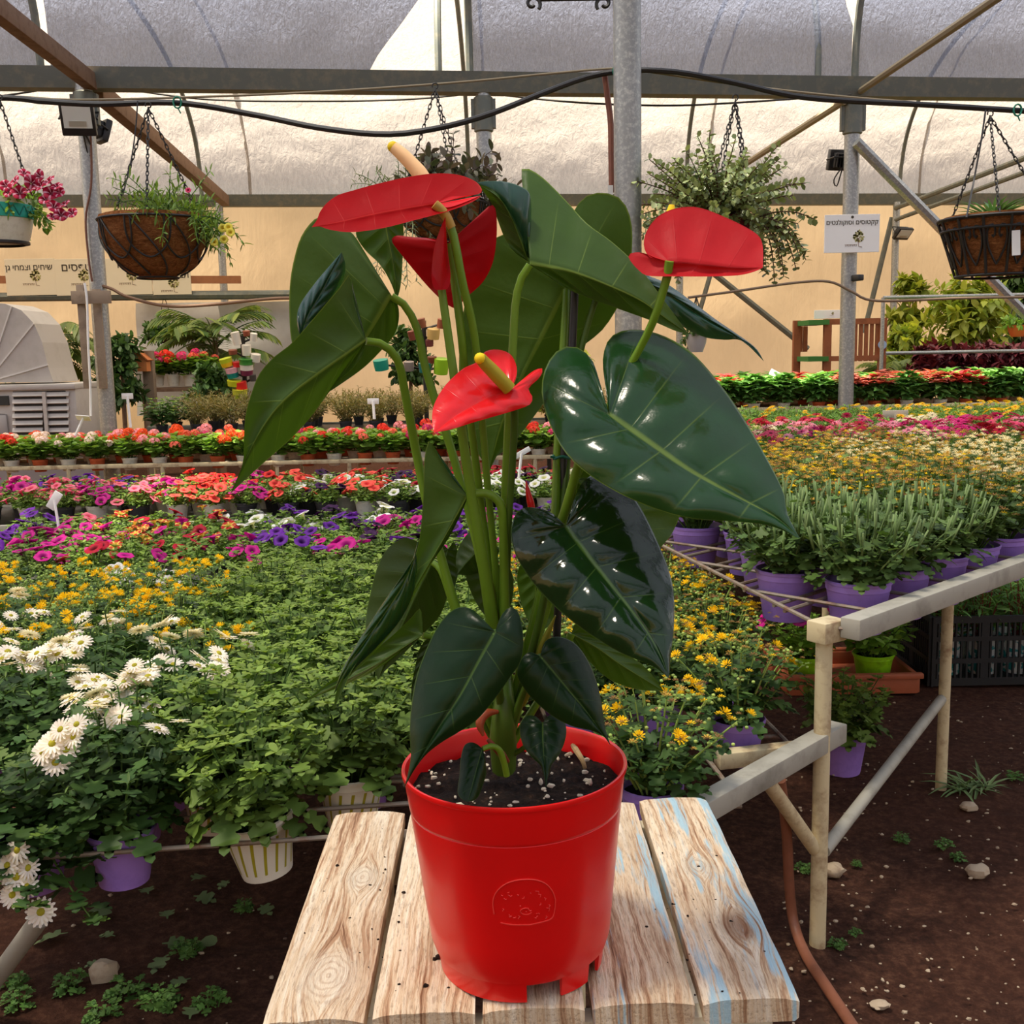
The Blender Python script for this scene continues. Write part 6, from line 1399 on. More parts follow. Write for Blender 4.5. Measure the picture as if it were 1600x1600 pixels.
# ================================================================== BACKGROUND THINGS
# evaporative cooler
CY_ = 9.35; c1 = onY(115, 600, CY_); c0_ = onY(-95, 600, CY_); gz = onY(60, 745, CY_).z
t = thing('air_cooler', 'grey evaporative air cooler with louvres and a domed duct', 'air cooler', ((c0_.x + c1.x) / 2, CY_ + 0.35, 0)); GREYP = plain('pale_grey_plastic', (184, 178, 170), 0.45, 0.4, dirt=((150, 142, 130), 0.4), scale=6)
cx = (c0_.x + c1.x) / 2; W_ = c1.x - c0_.x; topz = c1.z
zl = onY(60, 712, CY_).z
q = MB(); q.box((cx, CY_ + 0.38, (topz + zl) / 2), (W_, 0.7, topz - zl), None, 0, 0.02); q.box((cx, CY_ + 0.37, topz - 0.02), (W_ + 0.02, 0.74, 0.05), None, 0, 0.01); bo = q.build('body', GREYP, t)
q = MB(); a_, b_ = onY(18, 612, CY_), onY(107, 694, CY_); q.box((((a_ + b_) / 2).x, CY_ + 0.035, ((a_ + b_) / 2).z), (b_.x - a_.x, 0.02, a_.z - b_.z)); q.build('louvre_shade', plain('cooler_shadow', (58, 56, 54), 0.8), bo)  # dark sheet standing in for the shade between the slats
for i in range(8):
    y_ = 613 + 11.2 * i
    for (x0, x1) in ((18, 66), (71, 107)):
        a_, b_ = onY(x0, y_, CY_), onY(x1, y_ + 6.5, CY_); q = MB(); q.box((((a_ + b_) / 2).x, CY_ + 0.015, ((a_ + b_) / 2).z), (b_.x - a_.x, 0.012, a_.z - b_.z), Matrix.Rotation(-0.5, 3, 'X'), 0, 0.002); q.build('louvre_slat', GREYP, bo)
a_, b_ = onY(68, 612, CY_), onY(68, 694, CY_); q = MB(); q.box((a_.x, CY_ + 0.01, (a_.z + b_.z) / 2), (0.03, 0.03, a_.z - b_.z)); q.build('grille_post', GREYP, bo)
a_ = onY(2, 626, CY_); q = MB(); q.box((a_.x, CY_ + 0.02, a_.z), (0.11, 0.02, 0.08)); q.build('display', plain('cooler_display', (44, 50, 52), 0.3), bo)
a_ = onY(2, 665, CY_); q = MB(); q.box((a_.x, CY_ + 0.02, a_.z), (0.10, 0.02, 0.2), None, 0, 0.02); q.build('control_panel', plain('cooler_panel', (160, 156, 152), 0.4), bo)
q = MB(); q.box((cx + 0.02, CY_ + 0.42, zl / 2), (W_ - 0.06, 0.62, zl)); q.build('base_tank', plain('cooler_base', (150, 146, 142), 0.6), t)
arc = [(-80, 474), (-40, 470), (0, 474), (25, 484), (45, 505), (58, 535), (68, 575), (76, 598)]
q = MB(); vs = []
for dy in (0.1, 0.65):
    vs += [onY(x, y, CY_) + Vector((0, dy, 0)) for (x, y) in arc] + [onY(-80, 598, CY_) + Vector((0, dy, 0))]
k_ = len(arc) + 1; q.raw(vs, [tuple(range(k_)), tuple(range(k_, 2 * k_))[::-1]] + [(i, i + k_, (i + 1) % k_ + k_, (i + 1) % k_) for i in range(k_)]); dm = q.build('duct_dome', GREYP, t, False)
for (x, y) in ((45, 505), (68, 570), (10, 478)):
    q = MB(); q.bar(onY(-30, 598, CY_) + Vector((0, 0.095, 0)), onY(x, y, CY_) + Vector((0, 0.095, 0)), 0.012, 0.012); q.build('duct_rib', plain('cooler_rib', (206, 202, 196), 0.5), dm)
# tarpaulin sheets
TARP = plain('white_tarpaulin', (196, 194, 188), 0.7, 0.2, dirt=((170, 166, 160), 0.6), scale=2)
def tarp(label, pts, y, seed):
    q = MB(); n = 10; A, B, C_, D = [onY(x, yy, y) for (x, yy) in pts]; vs = []
    for j in range(n + 1):
        for i in range(n + 1):
            u, v = i / n, j / n; p = (A * (1 - u) + B * u) * (1 - v) + (D * (1 - u) + C_ * u) * v; vs.append(p + Vector((0, 0.16 * mnoise.noise((u * 3 + seed, v * 3, 0)) + 0.05 * math.sin(6 * (u + v)), 0)))
    q.raw(vs, [(j * (n + 1) + i, j * (n + 1) + i + 1, (j + 1) * (n + 1) + i + 1, (j + 1) * (n + 1) + i) for j in range(n) for i in range(n)]); return tag(q.build('tarpaulin', TARP), label, 'tarpaulin')
tarp('white tarpaulin hung behind the small ivy basket', [(212, 474), (345, 472), (350, 640), (215, 650)], 14.3, 1); tarp('grey white tarpaulin hung behind the tower of coloured pots', [(340, 474), (470, 470), (480, 650), (345, 640)], 13.95, 5)
# shrubs and palms
def shrub(name, label, px, py_base, dep_y, hpx, wpx, leafm, t_, ls, n=60, seed=0, droop=0.5, up=1.2, trunk=True, per=12, cat='shrub', group=None, zbase=None):
    p = onY(px, py_base, dep_y); d = proj(p)[2]; H_ = S(hpx, d); W_ = S(wpx, d) / 2; t = thing(name, label, cat, (p.x, p.y, 0), group)
    base = p.z
    b = PB()
    for lev, fr_ in enumerate((0.15, 0.45, 0.72)):
        bb, e = sprigs(seed + lev, n // 3, (0, 0, base + H_ * fr_), W_ * (1.15 if lev < 2 else 0.85), t_, ls, [leafm, G_STEM], droop, up if lev < 2 else up * 1.6, per, 1.0, (0, 0, 0.3), 0.03, 0.008)
        o_ = b.n; b.put(np.vstack(bb.v), bb.f, 0)
    addfol(t, b, [leafm])
    q = MB(); q.tube([(0 + p.x, p.y, -0.02), (p.x + 0.02, p.y, base + H_ * 0.4), (p.x, p.y, base + H_ * 0.8)], [0.03, 0.012], 7); q.build('trunk', OLDWOOD, t); return t
G_YG = leafy('yellow_green_leaf', (122, 146, 54), (176, 180, 70), 0.5, 0.35); G_PUR = leafy('maroon_leaf', (74, 26, 36), (112, 40, 52), 0.5, 0.2); G_OL = leafy('olive_leaf', (108, 112, 58), (146, 128, 78), 0.6, 0.3); G_PALM = leafy('palm_leaf', (70, 104, 50), (128, 142, 66), 0.45, 0.3)
shrub('shrub', 'dark glossy shrub growing beside the weathered boards', 192, 640, 11.6, 118, 74, G_DK, T_OVAL, 0.085, 66, 200)
shrub('shrub', 'tall yellow green sapling by the thin floodlight pole', 1416, 600, 14.0, 195, 60, G_YG, T_POINT, 0.14, 54, 210, 0.3, 0.9)
shrub('shrub', 'yellow mottled croton bush next to the cedar rack', 1412, 605, 12.7, 95, 70, G_YG, T_POINT, 0.12, 48, 220)
shrub('shrub', 'big yellow green bush beneath the ironwork basket', 1508, 600, 12.9, 155, 130, G_YG, T_POINT, 0.15, 80, 230)
shrub('shrub', 'tall dark leaved bush behind the ironwork basket', 1592, 600, 14.2, 200, 110, G_DK, T_POINT, 0.15, 70, 240)
for i, (x, h_) in enumerate(((1450, 62), (1492, 58), (1535, 66), (1578, 60), (1620, 60))):
    shrub('maroon_shrub', 'maroon leaved shrub in the row behind the far bench', x, 610, 11.4, h_, 62, G_PUR, T_POINT, 0.10, 48, 250 + i * 3, group='maroon shrubs behind the far bench')
shrub('shrub', 'small dark shrub in front of the tower of coloured pots', 335, 640, 11.6, 60, 70, G_DK, T_OVAL, 0.08, 42, 280)
shrub('shrub', 'dark shrub behind the tree of hanging bowls', 640, 610, 12.7, 100, 60, G_DK, T_OVAL, 0.09, 42, 284)
shrub('shrub', 'green bush between the spathe and the jade plant', 880, 640, 12.5, 90, 90, G_YG, T_OVAL, 0.1, 42, 288)
def palm(label, px, py, y, hpx, L, n, seed, droopy=0.9):
    p = onY(px, py, y); d = proj(p)[2]; H_ = S(hpx, d); t = thing('palm', label, 'palm', (p.x, p.y, 0)); g = np.random.RandomState(seed); b = PB(); mb = MB()
    for i in range(n):
        a = i * 2.4; dv = np.array([math.cos(a), math.sin(a), g.uniform(0.3, 1.6)]); dv /= np.linalg.norm(dv); pt = np.array([0, 0, p.z + H_ * g.uniform(0.35, 0.75)]); pts = [pt.copy()]; v = dv.copy()
        for s_ in range(9): v = v + np.array([0, 0, -droopy * 0.16]); v /= np.linalg.norm(v); pt = pt + v * L * g.uniform(0.9, 1.1) / 9; pts.append(pt.copy())
        mb.tube([Vector(x) for x in pts], [0.012, 0.004], 4, cap=False); C = catmull(pts, 16); pos, dr, nr, sz = [], [], [], []
        for j in range(4, 17):
            tv = C[j] - C[j - 1]; tv /= np.linalg.norm(tv) + 1e-9; sd = np.cross(tv, [0, 0, 1]); sd /= np.linalg.norm(sd) + 1e-9
            for s_ in (-1, 1): pos.append(C[j]); dr.append(sd * s_ + tv * 0.8 + np.array([0, 0, -0.3])); nr.append((0, 0, 1)); sz.append(L * 0.38 * g.uniform(0.8, 1.1))
        b.put(*batch(T_NARROW, pos, dr, nr, np.array(sz)), 0)
    b.put([tuple(v) for v in mb.v], mb.f, 0); addfol(t, b, [G_PALM], 'fronds'); q = MB(); q.tube([(p.x, p.y, -0.02), (p.x, p.y, p.z + H_ * 0.6)], [0.06, 0.03], 8); q.build('trunk', OLDWOOD, t)
palm('fan palm between the air cooler and the weathered boards', 88, 610, 12.4, 115, 0.58, 24, 5, 1.0)
palm('feathery palm in front of the white tarpaulin', 340, 605, 12.9, 120, 0.66, 26, 6, 0.7)
palm('low palm beside the maroon shrubs and the cedar rack', 1400, 605, 12.0, 45, 0.40, 16, 7, 0.8)
# a bench of brownish heathers and seedlings behind the geraniums
tray_bench('bench of olive brown seedlings behind the geraniums', -3.7, 0.9, 10.0, 11.2, 0.62, STEEL_DULL, True, RUSTY, 1.3)
def mk_heath(seed):
    b, tips = rosette_plant(seed, 24, 0.30, 0.22, T_NARROW, 16, 0.07, 0.05, [G_OL, G_OL, G_OL], up=1.4, tips=4); return b.mesh('foliage', [G_OL])
V_HE = [mk_heath(400 + i) for i in range(2)]
V_DK = []
for i in range(2):
    b, _ = rosette_plant(420 + i, 20, 0.26, 0.2, T_OVAL, 9, 0.09, 0.06, [G_DK, G_GER, G_STEM], tips=4); V_DK.append(b.mesh('foliage', [G_DK, G_GER, G_STEM]))
for j in range(3):
    for i in range(16):
        x = -4.2 + 0.33 * i + rng.uniform(-.05, .05); y = 10.15 + 0.4 * j; px, _, _ = proj((x, y, 0.8))
        if px < -30 or x < -3.5: continue
        if px < 300: setp('h', 0, POT_B, rng.choice(V_DK), 0.07, 'dark green seedling in a black pot behind the geraniums', 'green seedlings behind the geraniums', (x, y, 0.5995), name='seedling')
        else: setp('h', 0, POT_B, rng.choice(V_HE), 0.07, 'olive brown heather in a black pot behind the geraniums', 'heathers behind the geraniums', (x, y, 0.5995), name='heather')
for i, (px, c_) in enumerate(((247, 'magenta'), (272, 'red'), (297, 'magenta'), (322, 'coral'))):
    p = onY(px, 600, 12.2); f, tips = rng.choice(V_GER)
    t = setp('r', 0, POT_W, f, 0.075, f'{c_} geranium in a white pot on the shelf before the tarpaulin', 'geraniums before the tarpaulin', (p.x, p.y, p.z - 0.02), name='geranium', scale=1.4); blooms_on(t, tips, lambda: GERM[c_], 4, 0.075, (0.8, 1.2), 0.03, 0.6, 'flower_head')
a_, b_ = onY(225, 608, 12.2), onY(345, 608, 12.2); t = thing('plank_shelf', 'dark plank shelf holding white potted geraniums before the tarpaulin', 'shelf', ((a_.x + b_.x) / 2, 12.2, 0)); q = MB(); q.box((a_ + b_) / 2 + Vector((0, 0, 0.0)), (b_.x - a_.x, 0.35, 0.04)); q.build('board', OLDWOOD, t)
for x in (a_.x + 0.05, b_.x - 0.05): q = MB(); q.box((x, 12.2, a_.z / 2), (0.05, 0.3, a_.z)); q.build('leg', OLDWOOD, t)
# bird house on its post
p = onY(235, 612, 11.9); t = thing('bird_house', 'orange wooden bird house on a grey post', 'bird house', (p.x, p.y, 0)); q = MB(); ztop = onY(235, 548, 11.9).z; q.box((p.x, p.y, ztop / 2), (0.11, 0.09, ztop)); q.build('post', GREYW, t)
h0 = onY(221, 570, 11.8); q = MB(); w_ = 0.10; q.raw([(h0.x + a * w_, h0.y + b * 0.08, h0.z + z) for b in (-1, 1) for (a, z) in ((-0.8, -0.07), (0.8, -0.07), (0.8, 0.04), (0, 0.13), (-0.8, 0.04))], [(0, 1, 2, 3, 4), (9, 8, 7, 6, 5), (0, 5, 6, 1), (1, 6, 7, 2), (2, 7, 8, 3), (3, 8, 9, 4), (4, 9, 5, 0)]); q.build('box', plain('orange_wood', (206, 130, 74), 0.7), t, False)
q = MB(); q.bar((h0.x - 0.10, h0.y, h0.z + 0.045), (h0.x + 0.005, h0.y, h0.z + 0.145), 0.2, 0.015, up=Vector((-1, 0, 1))); q.bar((h0.x + 0.10, h0.y, h0.z + 0.045), (h0.x - 0.005, h0.y, h0.z + 0.145), 0.2, 0.015, up=Vector((1, 0, 1))); q.build('roof', plain('orange_wood_roof', (186, 110, 60), 0.7), t, False)
# tower of coloured pots and a tree of bowls
def pot_tower(label, items, dep, name, base):
    p = onY(*base, dep); t = thing(name, label, 'pot stand', (p.x, p.y, 0)); q = MB(); q.tube([(p.x, p.y, -0.02), (p.x, p.y, onY(base[0], items[0][1] - 4, dep).z)], 0.025, 8)
    for (x, y, w_, h_, cols, tl) in items: c_ = onY(x, y, dep); q.tube([(p.x, p.y, c_.z - 0.05), (c_.x, c_.y, c_.z)], 0.012, 5)
    q.build('stand', DARKIRON, t)
    for (x, y, w_, h_, cols, tl) in items:
        c_ = onY(x, y, dep) + Vector((0, -0.08, 0)); d = proj(c_)[2]; r_, hh = S(w_ / 2, d), S(h_, d); k_ = len(cols); ax = Vector((math.sin(tl), -0.2, math.cos(tl))).normalized(); par_ = None
        for i, cc in enumerate(cols):
            q = MB(); z0, z1 = hh * (i / k_ - 0.5), hh * ((i + 1) / k_ - 0.5)
            q.lathe([(0, z0), (r_ * (0.84 + 0.1 * i), z0), (r_ * (0.9 + 0.1 * i / k_), (z0 + z1) / 2), (r_ * (0.92 + 0.08 * i), z1), (0, z1)], c_, 16, axis=ax); q.build('bowl', plain('bowl_colour', cc, 0.35, 0.5), t)
W3 = (232, 226, 212)
pot_tower('tower of tilted coloured pots beside the white tarpaulin', [(372, 529, 15, 20, [W3], -0.15), (388, 521, 12, 8, [(150, 80, 56)], 0), (399, 527, 12, 12, [W3], 0.2), (388, 547, 16, 16, [W3], 0.05), (367, 550, 15, 7, [(140, 74, 56)], 0), (402, 559, 17, 12, [W3], 0.2), (357, 566, 21, 13, [(230, 190, 30), (190, 205, 40)], -0.2), (374, 569, 16, 8, [(216, 36, 40)], 0), (366, 582, 20, 16, [(20, 130, 120), (226, 170, 180)], -0.15), (388, 573, 22, 26, [(116, 40, 70), W3, (60, 130, 50)], 0.05), (369, 598, 24, 9, [(200, 200, 40)], 0.1), (380, 603, 20, 14, [(222, 40, 36)], -0.1), (378, 615, 24, 16, [(170, 190, 40), (200, 200, 60)], 0.05), (398, 590, 12, 10, [(70, 66, 64)], 0)], 11.5, 'pot_tower', (384, 620))
pot_tower('iron tree of small coloured bowls behind the spathes', [(660, 505, 14, 14, [(140, 84, 58)], -0.2), (678, 522, 22, 16, [(216, 180, 110)], 0.1), (690, 506, 14, 14, [(150, 84, 60)], 0.2), (646, 524, 16, 14, [(130, 66, 50)], -0.2), (672, 536, 14, 10, [(120, 60, 60)], 0), (597, 570, 26, 16, [(30, 150, 130)], -0.1), (640, 572, 18, 14, [(140, 130, 124)], 0), (665, 574, 22, 14, [(24, 120, 120)], 0), (690, 572, 26, 24, [(150, 200, 40)], 0.1), (676, 562, 16, 10, [(120, 60, 40)], 0)], 11.5, 'bowl_tree', (665, 600))
pot_tower('low iron stand with a teal and a yellow bowl near the thick pole', [(860, 618, 22, 10, [(30, 110, 110)], 0), (852, 632, 20, 14, [(200, 200, 50)], 0)], 11.5, 'bowl_stand', (857, 645))
# cedar rack
CED = plain('cedar_stain', (150, 88, 54), 0.65, 0.3, dirt=((112, 64, 40), 0.6), scale=12); TURF = leafy('turf_green', (58, 120, 52), (82, 140, 66), 0.9, 0.0)
RY = 11.4
def RX(px): return onY(px, 550, RY).x
def RZ(py): return onY(1320, py, RY).z
t = thing('cedar_rack', 'cedar slatted display rack with green turf shelves', 'rack', (RX(1320), RY, 0))
for px_ in (1260, 1292, 1378):
    q = MB(); q.box((RX(px_), RY - (0.0 if px_ > 1265 else -0.4), RZ(498) / 2), (0.075, 0.06, RZ(498))); q.build('post', CED, t)
for i, px_ in enumerate(np.linspace(1336, 1370, 5)):
    q = MB(); q.box((RX(px_), RY + 0.005, (RZ(500) + RZ(600)) / 2 + 0.1), (0.036, 0.025, RZ(500) - RZ(560))); q.build('slat', CED, t)
for i, px_ in enumerate((1270, 1278)):
    q = MB(); q.box((RX(px_), RY + 0.5, (RZ(508) + RZ(548)) / 2), (0.045, 0.025, RZ(506) - RZ(548))); q.build('slat', CED, t)
for y0, y1 in ((498, 507), (556, 564)):
    q = MB(); q.box(((RX(1292) + RX(1378)) / 2, RY - 0.01, (RZ(y0) + RZ(y1)) / 2), (RX(1378) - RX(1292), 0.03, RZ(y0) - RZ(y1))); q.build('cross_bar', CED, t)
for py_ in (503, 560):
    q = MB(); q.box((RX(1276), RY + 0.18, RZ(py_)), (RX(1292) - RX(1260), 0.5, 0.05)); q.build('turf_shelf', TURF, t)
for px_ in (1300, 1312, 1324):
    q = MB(); q.box((RX(px_), RY, RZ(600) * 0.72), (0.06, 0.025, RZ(560) - RZ(650))); q.build('slat', CED, t)
q = MB(); q.lathe([(0, 0), (0.045, 0), (0.045, 0.01), (0, 0.01)], (RX(1376), RY - 0.04, RZ(540)), 14, axis=(0, -1, 0)); q.build('round_tag', plain('blue_grey_tag', (150, 170, 200), 0.4), t)
sign('low white box sign resting on the cedar rack', 1296, 491, RY + 0.1, 48, 13, '', SIGNW, 0.2, 0, 0, (0.1, 0.0), 0, hole=False)
# pipe frame by the shrubs
t = thing('pipe_frame', 'thin grey pipe frame standing before the yellow green bushes', 'frame', (RX(1500), 11.0, 0))
for (a1, b1) in (((1380, 465), (1660, 459)), ((1384, 552), (1660, 547))): q = MB(); q.tube([onY(*a1, 11.0), onY(*b1, 11.0)], 0.018, 7); q.build('rail', STEEL, t)
p = onY(1380, 465, 11.0); q = MB(); q.tube([(p.x, 11.0, -0.02), (p.x, 11.0, p.z)], 0.02, 7); q.build('upright', STEEL, t)

# ================================================================== LABEL STAKES
def stake(label, px, py, px2, py2, dep, w_, h_, m=WHITE, tilt=0.0, rot=0.0):
    a_, b_ = P(px, py, dep), P(px2, py2, dep); t = thing('label_stake', label, 'plant label', b_); q = MB(); q.tube([b_, a_], S(2.2, dep), 6); q.build('stem', m, t)
    M = Matrix.Rotation(rot, 3, 'Y') @ Matrix.Rotation(tilt, 3, 'X'); q = MB(); q.box(a_, (S(w_, dep), 0.006, S(h_, dep) / max(0.3, math.cos(tilt))), M, 0, 0.002); q.build('card', m, t)
stake('white label stake standing upright among the geraniums below the boards', 199, 619, 204, 668, 8.4, 18, 9)
stake('white label stake leaning in the geraniums by the air cooler', 130, 653, 117, 682, 8.2, 22, 8, tilt=0.9, rot=0.1)
stake('white label stake in the geraniums behind the tallest leaf stems', 583, 627, 585, 655, 8.4, 18, 9)
stake('white label stake leaning over the far bench', 1212, 585, 1200, 618, 9.6, 20, 10, rot=0.5)
stake('tall grey card label stake among the yellow bedding plants', 1399, 647, 1404, 720, 5.9, 40, 12, plain('grey_label', (196, 186, 168), 0.6))
stake('white label stake tilted over the nearer petunia bench', 85, 782, 96, 850, 4.5, 14, 30, rot=0.6)
stake('white label stake tucked behind the flower stems', 815, 708, 803, 812, 5.75, 30, 8, rot=-0.5)
# ================================================================== GROUND ON THE OPEN SIDE
p = onZ(1322, 1214, 0.0); f, tips = V_GREEN[1]; t = setp('u', 0, POT_PL, f, 0.10, 'dark chrysanthemum in a purple pot standing on the earth', None, (p.x, p.y + 0.05, 0.0), name='chrysanthemum')
# terracotta tray with lime pots
A_, B_ = onZ(1236, 1085, 0.0), onZ(1432, 1085, 0.0); ty_ = A_.y + 0.16; t = thing('terracotta_tray', 'long terracotta coloured plastic tray lying on the earth', 'tray', ((A_.x + B_.x) / 2, ty_, 0)); TW, TD, TH_ = (B_.x - A_.x) + 0.02, 0.34, 0.07; cx = (A_.x + B_.x) / 2
q = MB()
for (sx_, sy_, w_, d_) in ((0, -TD / 2, TW, 0.02), (0, TD / 2, TW, 0.02), (-TW / 2, 0, 0.02, TD), (TW / 2, 0, 0.02, TD)): q.box((cx + sx_, ty_ + sy_, TH_ / 2), (w_, d_, TH_), None, 0, 0.004)
q.box((cx, ty_, 0.01), (TW, TD, 0.02)); q.build('basin', plain('terracotta_tray', (172, 92, 60), 0.55, dirt=((130, 74, 52), 0.5), scale=10), t)
for s_ in (-1, 1): q = MB(); q.bar((cx - TW / 2 - 0.015, ty_ + s_ * (TD / 2 + 0.01), TH_), (cx + TW / 2 + 0.015, ty_ + s_ * (TD / 2 + 0.01), TH_), 0.03, 0.02, bev=0.004); q.build('lip', bpy.data.materials['terracotta_tray'], t)
G_LP = leafy('bright_petunia_green', (112, 160, 50), (148, 186, 70), 0.5, 0.35); b, tips = rosette_plant(77, 24, 0.15, 0.15, T_OVAL, 10, 0.05, 0.035, [G_LP, G_LP, G_STEM], up=0.8, tips=5); LPM = b.mesh('foliage', [G_LP, G_LP, G_STEM])
for (px, lb) in ((1258, 'magenta petunia in a lime pot at the end of the terracotta tray'), (1364, 'magenta petunia in a lime pot in the middle of the terracotta tray')):
    p = onY(px, 1040, ty_ - 0.02); t = setp('l', 0, POT_L, LPM, 0.07, lb, None, (p.x, ty_ - 0.02, 0.0195), name='petunia', scale=1.15); blooms_on(t, tips, lambda: PETM['magenta'], 5, 0.08, (0.9, 1.2), 0.03, 1.0)
# crate with young plants
C0 = onZ(1432, 1072, 0.0) + Vector((0.055, 0, 0)); t = thing('plastic_crate', 'black slotted plastic crate on the earth holding bagged plants', 'crate', (C0.x + 0.3, C0.y + 0.2, 0)); cw, cdp, ch = 0.60, 0.40, 0.27; x0, y0 = C0.x, C0.y
CRB = plain('black_crate', (34, 36, 38), 0.5, 0.4)
def wallp(a_, b_, name):
    a_ = Vector(a_); b_ = Vector(b_); d = b_ - a_; n = int(d.length / 0.022)
    for z, h_ in ((0.015, 0.03), (ch * 0.36, 0.018), (ch * 0.68, 0.018), (ch - 0.012, 0.026)): q = MB(); q.bar(a_ + Vector((0, 0, z)), b_ + Vector((0, 0, z)), 0.014, h_); q.build('side_band', CRB, t)
    q = MB()
    for i in range(n + 1):
        p = a_ + d * (i / n); wd = 0.03 if i % 9 == 0 else 0.007; q.box((p.x, p.y, ch / 2), (wd if abs(d.x) > abs(d.y) else 0.010, wd if abs(d.y) > abs(d.x) else 0.010, ch))
    q.build('side_grille', CRB, t)
wallp((x0, y0, 0), (x0 + cw, y0, 0), 'a'); wallp((x0, y0, 0), (x0 + 0.0001, y0 + cdp, 0), 'b'); wallp((x0, y0 + cdp, 0), (x0 + cw, y0 + cdp, 0), 'c'); wallp((x0 + cw, y0, 0), (x0 + cw + 0.0001, y0 + cdp, 0), 'd')
q = MB(); q.box((x0 + cw / 2, y0 + cdp / 2, 0.012), (cw, cdp, 0.02)); q.build('floor_panel', CRB, t)
k = NT('printed_bag'); co = k.coord(); nb = k.noise(co, 40, 2); BAG = k.done(k.bsdf(k.mix(k.ramp(nb, [(0.52, 0.0), (0.55, 1.0)]), lin((216, 220, 216)), lin((40, 140, 140))), 0.4, 0.4))
G_CR = leafy('crate_plant_green', (88, 134, 56), (126, 164, 80), 0.5, 0.3); b, tips = rosette_plant(88, 16, 0.24, 0.085, T_NARROW, 10, 0.07, 0.06, [G_CR, G_CR, leafy('red_stem', (140, 50, 50), None, 0.6, 0.1)], up=1.2, tips=4); CRM = b.mesh('foliage', [G_CR, G_CR, bpy.data.materials['red_stem']])
for i in range(4):
    for j in range(2):
        X_, Y_ = x0 + 0.09 + 0.14 * i, y0 + 0.10 + 0.19 * j; t2 = thing('bagged_plant', 'young red stemmed plant in a printed bag inside the black crate', 'potted plant', (X_, Y_, 0.025), 'bagged plants in the crate'); q = MB(); q.lathe([(0, 0), (0.055, 0), (0.06, 0.13), (0.055, 0.14), (0, 0.13)], (X_, Y_, 0.025), 14); q.build('bag', BAG, t2)
        o = add('foliage', CRM, t2, (0, 0, 0.13), (0, 0, rng.uniform(0, 6))); o['kind'] = 'stuff'
# hose along the bench leg
q = MB(); q.tube([onZ(1225, 1228, 0.40) + Vector((0, 0.03, 0)), onZ(1229, 1300, 0.27), onZ(1233, 1380, 0.14), onZ(1240, 1440, 0.05), onZ(1258, 1490, 0.02), onZ(1290, 1540, 0.018), onZ(1330, 1600, 0.018), onZ(1390, 1690, 0.018)], 0.0115, 10, smoothn=50)
tag(q.build('ground_hose', plain('brown_hose', (132, 82, 60), 0.5, 0.4, dirt=((100, 62, 46), 0.6), scale=14)), 'brown hose curving down past the bench leg onto the earth', 'hose')
# stones, grit, weeds, fallen leaves
STONE = plain('pale_stone', (176, 158, 134), 0.9, 0.2, dirt=((120, 92, 72), 0.7), bump=(50, 0.5), scale=30)
def stone(label, px, py, r, flat=0.65, seed=0):
    p = onZ(px, py, 0.0); g = random.Random(seed); q = MB(); q.blob((p.x, p.y, r * flat * 0.55), (r * 1.1, r * 0.9, r * flat), 9, 6, 0, 0.16, g); tag(q.build('stone', STONE), label, 'stone')
stone('pale stone beside the bench leg', 1303, 1366, 0.026, 0.7, 1); stone('reddish stone alone on the open earth', 1527, 1366, 0.028, 0.6, 2); stone('grey stone near the grass tuft', 1514, 1264, 0.022, 0.6, 3); stone('flat grey stone in front of the weeds', 1375, 1572, 0.018, 0.4, 4); stone('grey stone among weeds under the wire bench', 162, 1528, 0.03, 0.8, 5)
q = MB(); g = random.Random(9)
for _ in range(330):
    p = onZ(g.uniform(1215, 1640), g.uniform(1090, 1640), 0.0) if g.random() < 0.93 else onZ(g.uniform(-20, 480), g.uniform(1400, 1640), 0)
    s_ = g.choice([0.0015, 0.002, 0.0025, 0.003, 0.0045]); q.blob((p.x, p.y, s_ * 0.3 + 0.004), (s_ * g.uniform(0.8, 1.6), s_ * g.uniform(0.8, 1.4), s_ * 0.7), 6, 4, 0, 0.25, g)
tag(q.build('grit', STONE), 'pale grit scattered over the red brown earth', 'grit', kind='stuff')
WEED = leafy('weed_green', (76, 116, 52), (104, 140, 66), 0.6, 0.25); b, _ = rosette_plant(91, 7, 0.05, 0.06, T_MUM, 4, 0.04, 0.03, [WEED, WEED, WEED], tips=3, z0=0.0); WEEDM = b.mesh('leaves', [WEED])
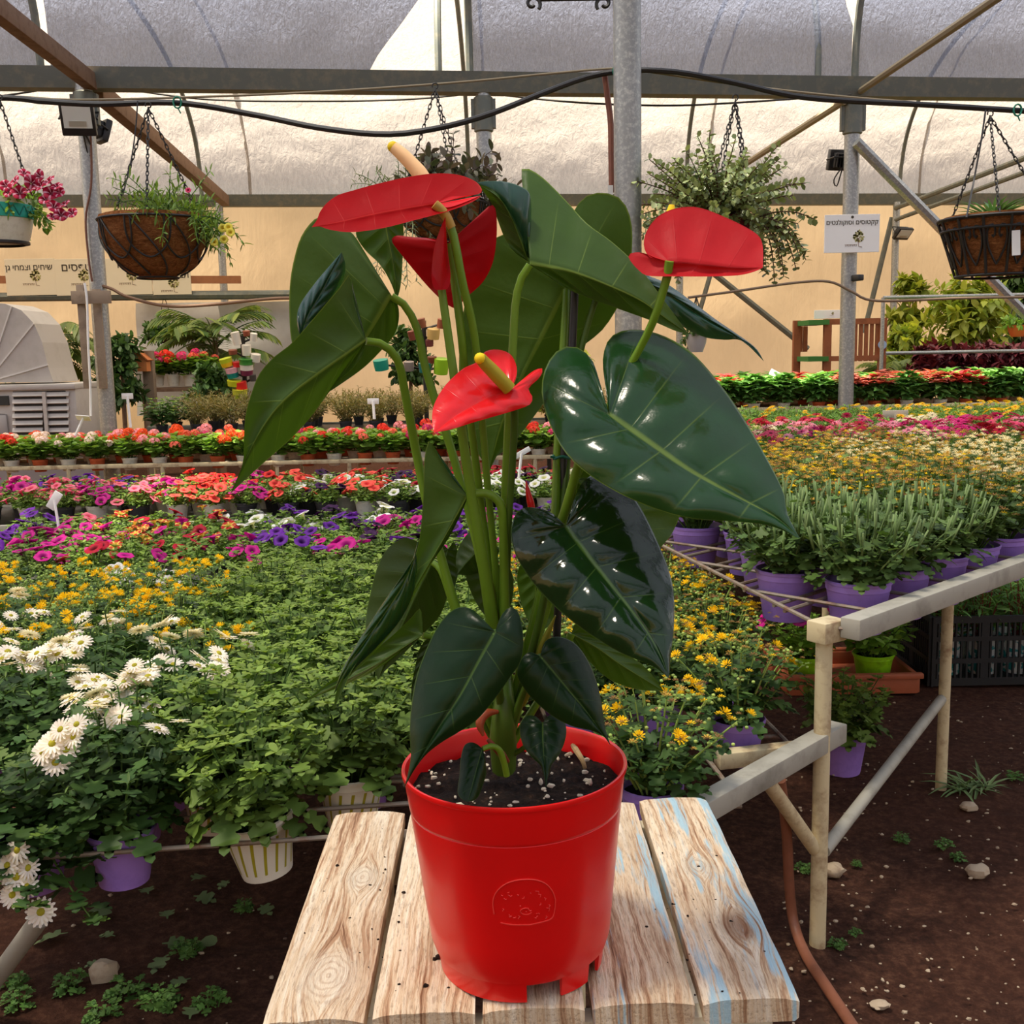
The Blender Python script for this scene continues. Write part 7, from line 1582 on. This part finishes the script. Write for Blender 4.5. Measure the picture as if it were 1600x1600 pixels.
for i, (px, py, s_, lb) in enumerate(((1408, 1312, 0.8, 'by the upright shoot'), (1255, 1360, 0.8, 'behind the bench leg'), (1475, 1322, 0.8, 'on the open earth'), (1498, 1342, 0.7, 'on the open earth'), (1585, 1215, 0.9, 'near the grass tuft'), (1338, 1350, 0.5, 'on the open earth'), (1308, 1478, 0.7, 'at the foot of the bench leg'), (1336, 1458, 0.5, 'at the foot of the bench leg'), (110, 1545, 1.3, 'under the wire bench'), (200, 1555, 1.5, 'under the wire bench'), (250, 1570, 1.4, 'under the wire bench'), (290, 1490, 1.2, 'under the wire bench'), (330, 1570, 1.2, 'under the wire bench'), (30, 1570, 1.2, 'under the wire bench'), (160, 1590, 1.3, 'under the wire bench'), (380, 1420, 0.9, 'under the wire bench'), (20, 1540, 1.0, 'under the wire bench'))):
    p = onZ(px, py, 0.0); t = thing('weed', 'small green weed ' + lb, 'weed', (p.x, p.y, -0.004), 'weeds on the earth'); t.scale = (s_ * 0.5,) * 3; o = add('leaves', WEEDM, t, (0, 0, 0), (0, 0, i * 1.3)); o['kind'] = 'stuff'
p = onZ(1518, 1232, 0.0); g = np.random.RandomState(8); t = thing('grass_tuft', 'low tuft of grass blades beside the second bench leg', 'grass', (p.x, p.y, 0)); b = PB(); b.put(*batch(T_BLADE, [(g.uniform(-.05, .05), g.uniform(-.03, .03), 0) for _ in range(46)], [(g.uniform(-1, 1), g.uniform(-1, 1), g.uniform(0.2, 0.7)) for _ in range(46)], [(0, 0, 1)] * 46, [g.uniform(0.05, 0.12) for _ in range(46)]), 0); o = add('blades', b.mesh('blades', [leafy('grass_green', (104, 130, 80), (130, 150, 96), 0.6, 0.2)]), t); o['kind'] = 'stuff'
FALL = leafy('fallen_leaf_green', (92, 116, 66), (128, 144, 96), 0.7, 0.1); bb = PB(); bb.put(*batch(T_MUM, [(0, -0.5, 0.1)], [(0, 1, 0.08)], [(0.1, 0, 1)], [1.0]), 0); FLM = bb.mesh('fallen_leaf', [FALL]); bb = PB(); bb.put(*batch(T_ROUND, [(0, -0.5, 0.1)], [(0, 1, 0.05)], [(0.1, 0, 1)], [1.0]), 0); FLR = bb.mesh('fallen_leaf', [FALL])
for i, (px, py, s_) in enumerate(((158, 1432, 0.05), (80, 1470, 0.075), (275, 1480, 0.06), (325, 1478, 0.045), (168, 1465, 0.04), (262, 1432, 0.05), (320, 1408, 0.06), (415, 1425, 0.05), (145, 1510, 0.035), (310, 1375, 0.05), (250, 1510, 0.06), (280, 1540, 0.05), (300, 1585, 0.05), (60, 1440, 0.06), (350, 1385, 0.04), (230, 1395, 0.05))):
    p = onZ(px, py, 0.0); o = add('fallen_leaf', FLR if i in (0, 3) else FLM, None, (p.x, p.y, 0.004), (rng.uniform(-.15, .15), rng.uniform(-.15, .15), rng.uniform(0, 6)), s_); tag(o, 'fallen green leaf lying on the dark earth under the wire bench', 'leaf', 'fallen leaves')
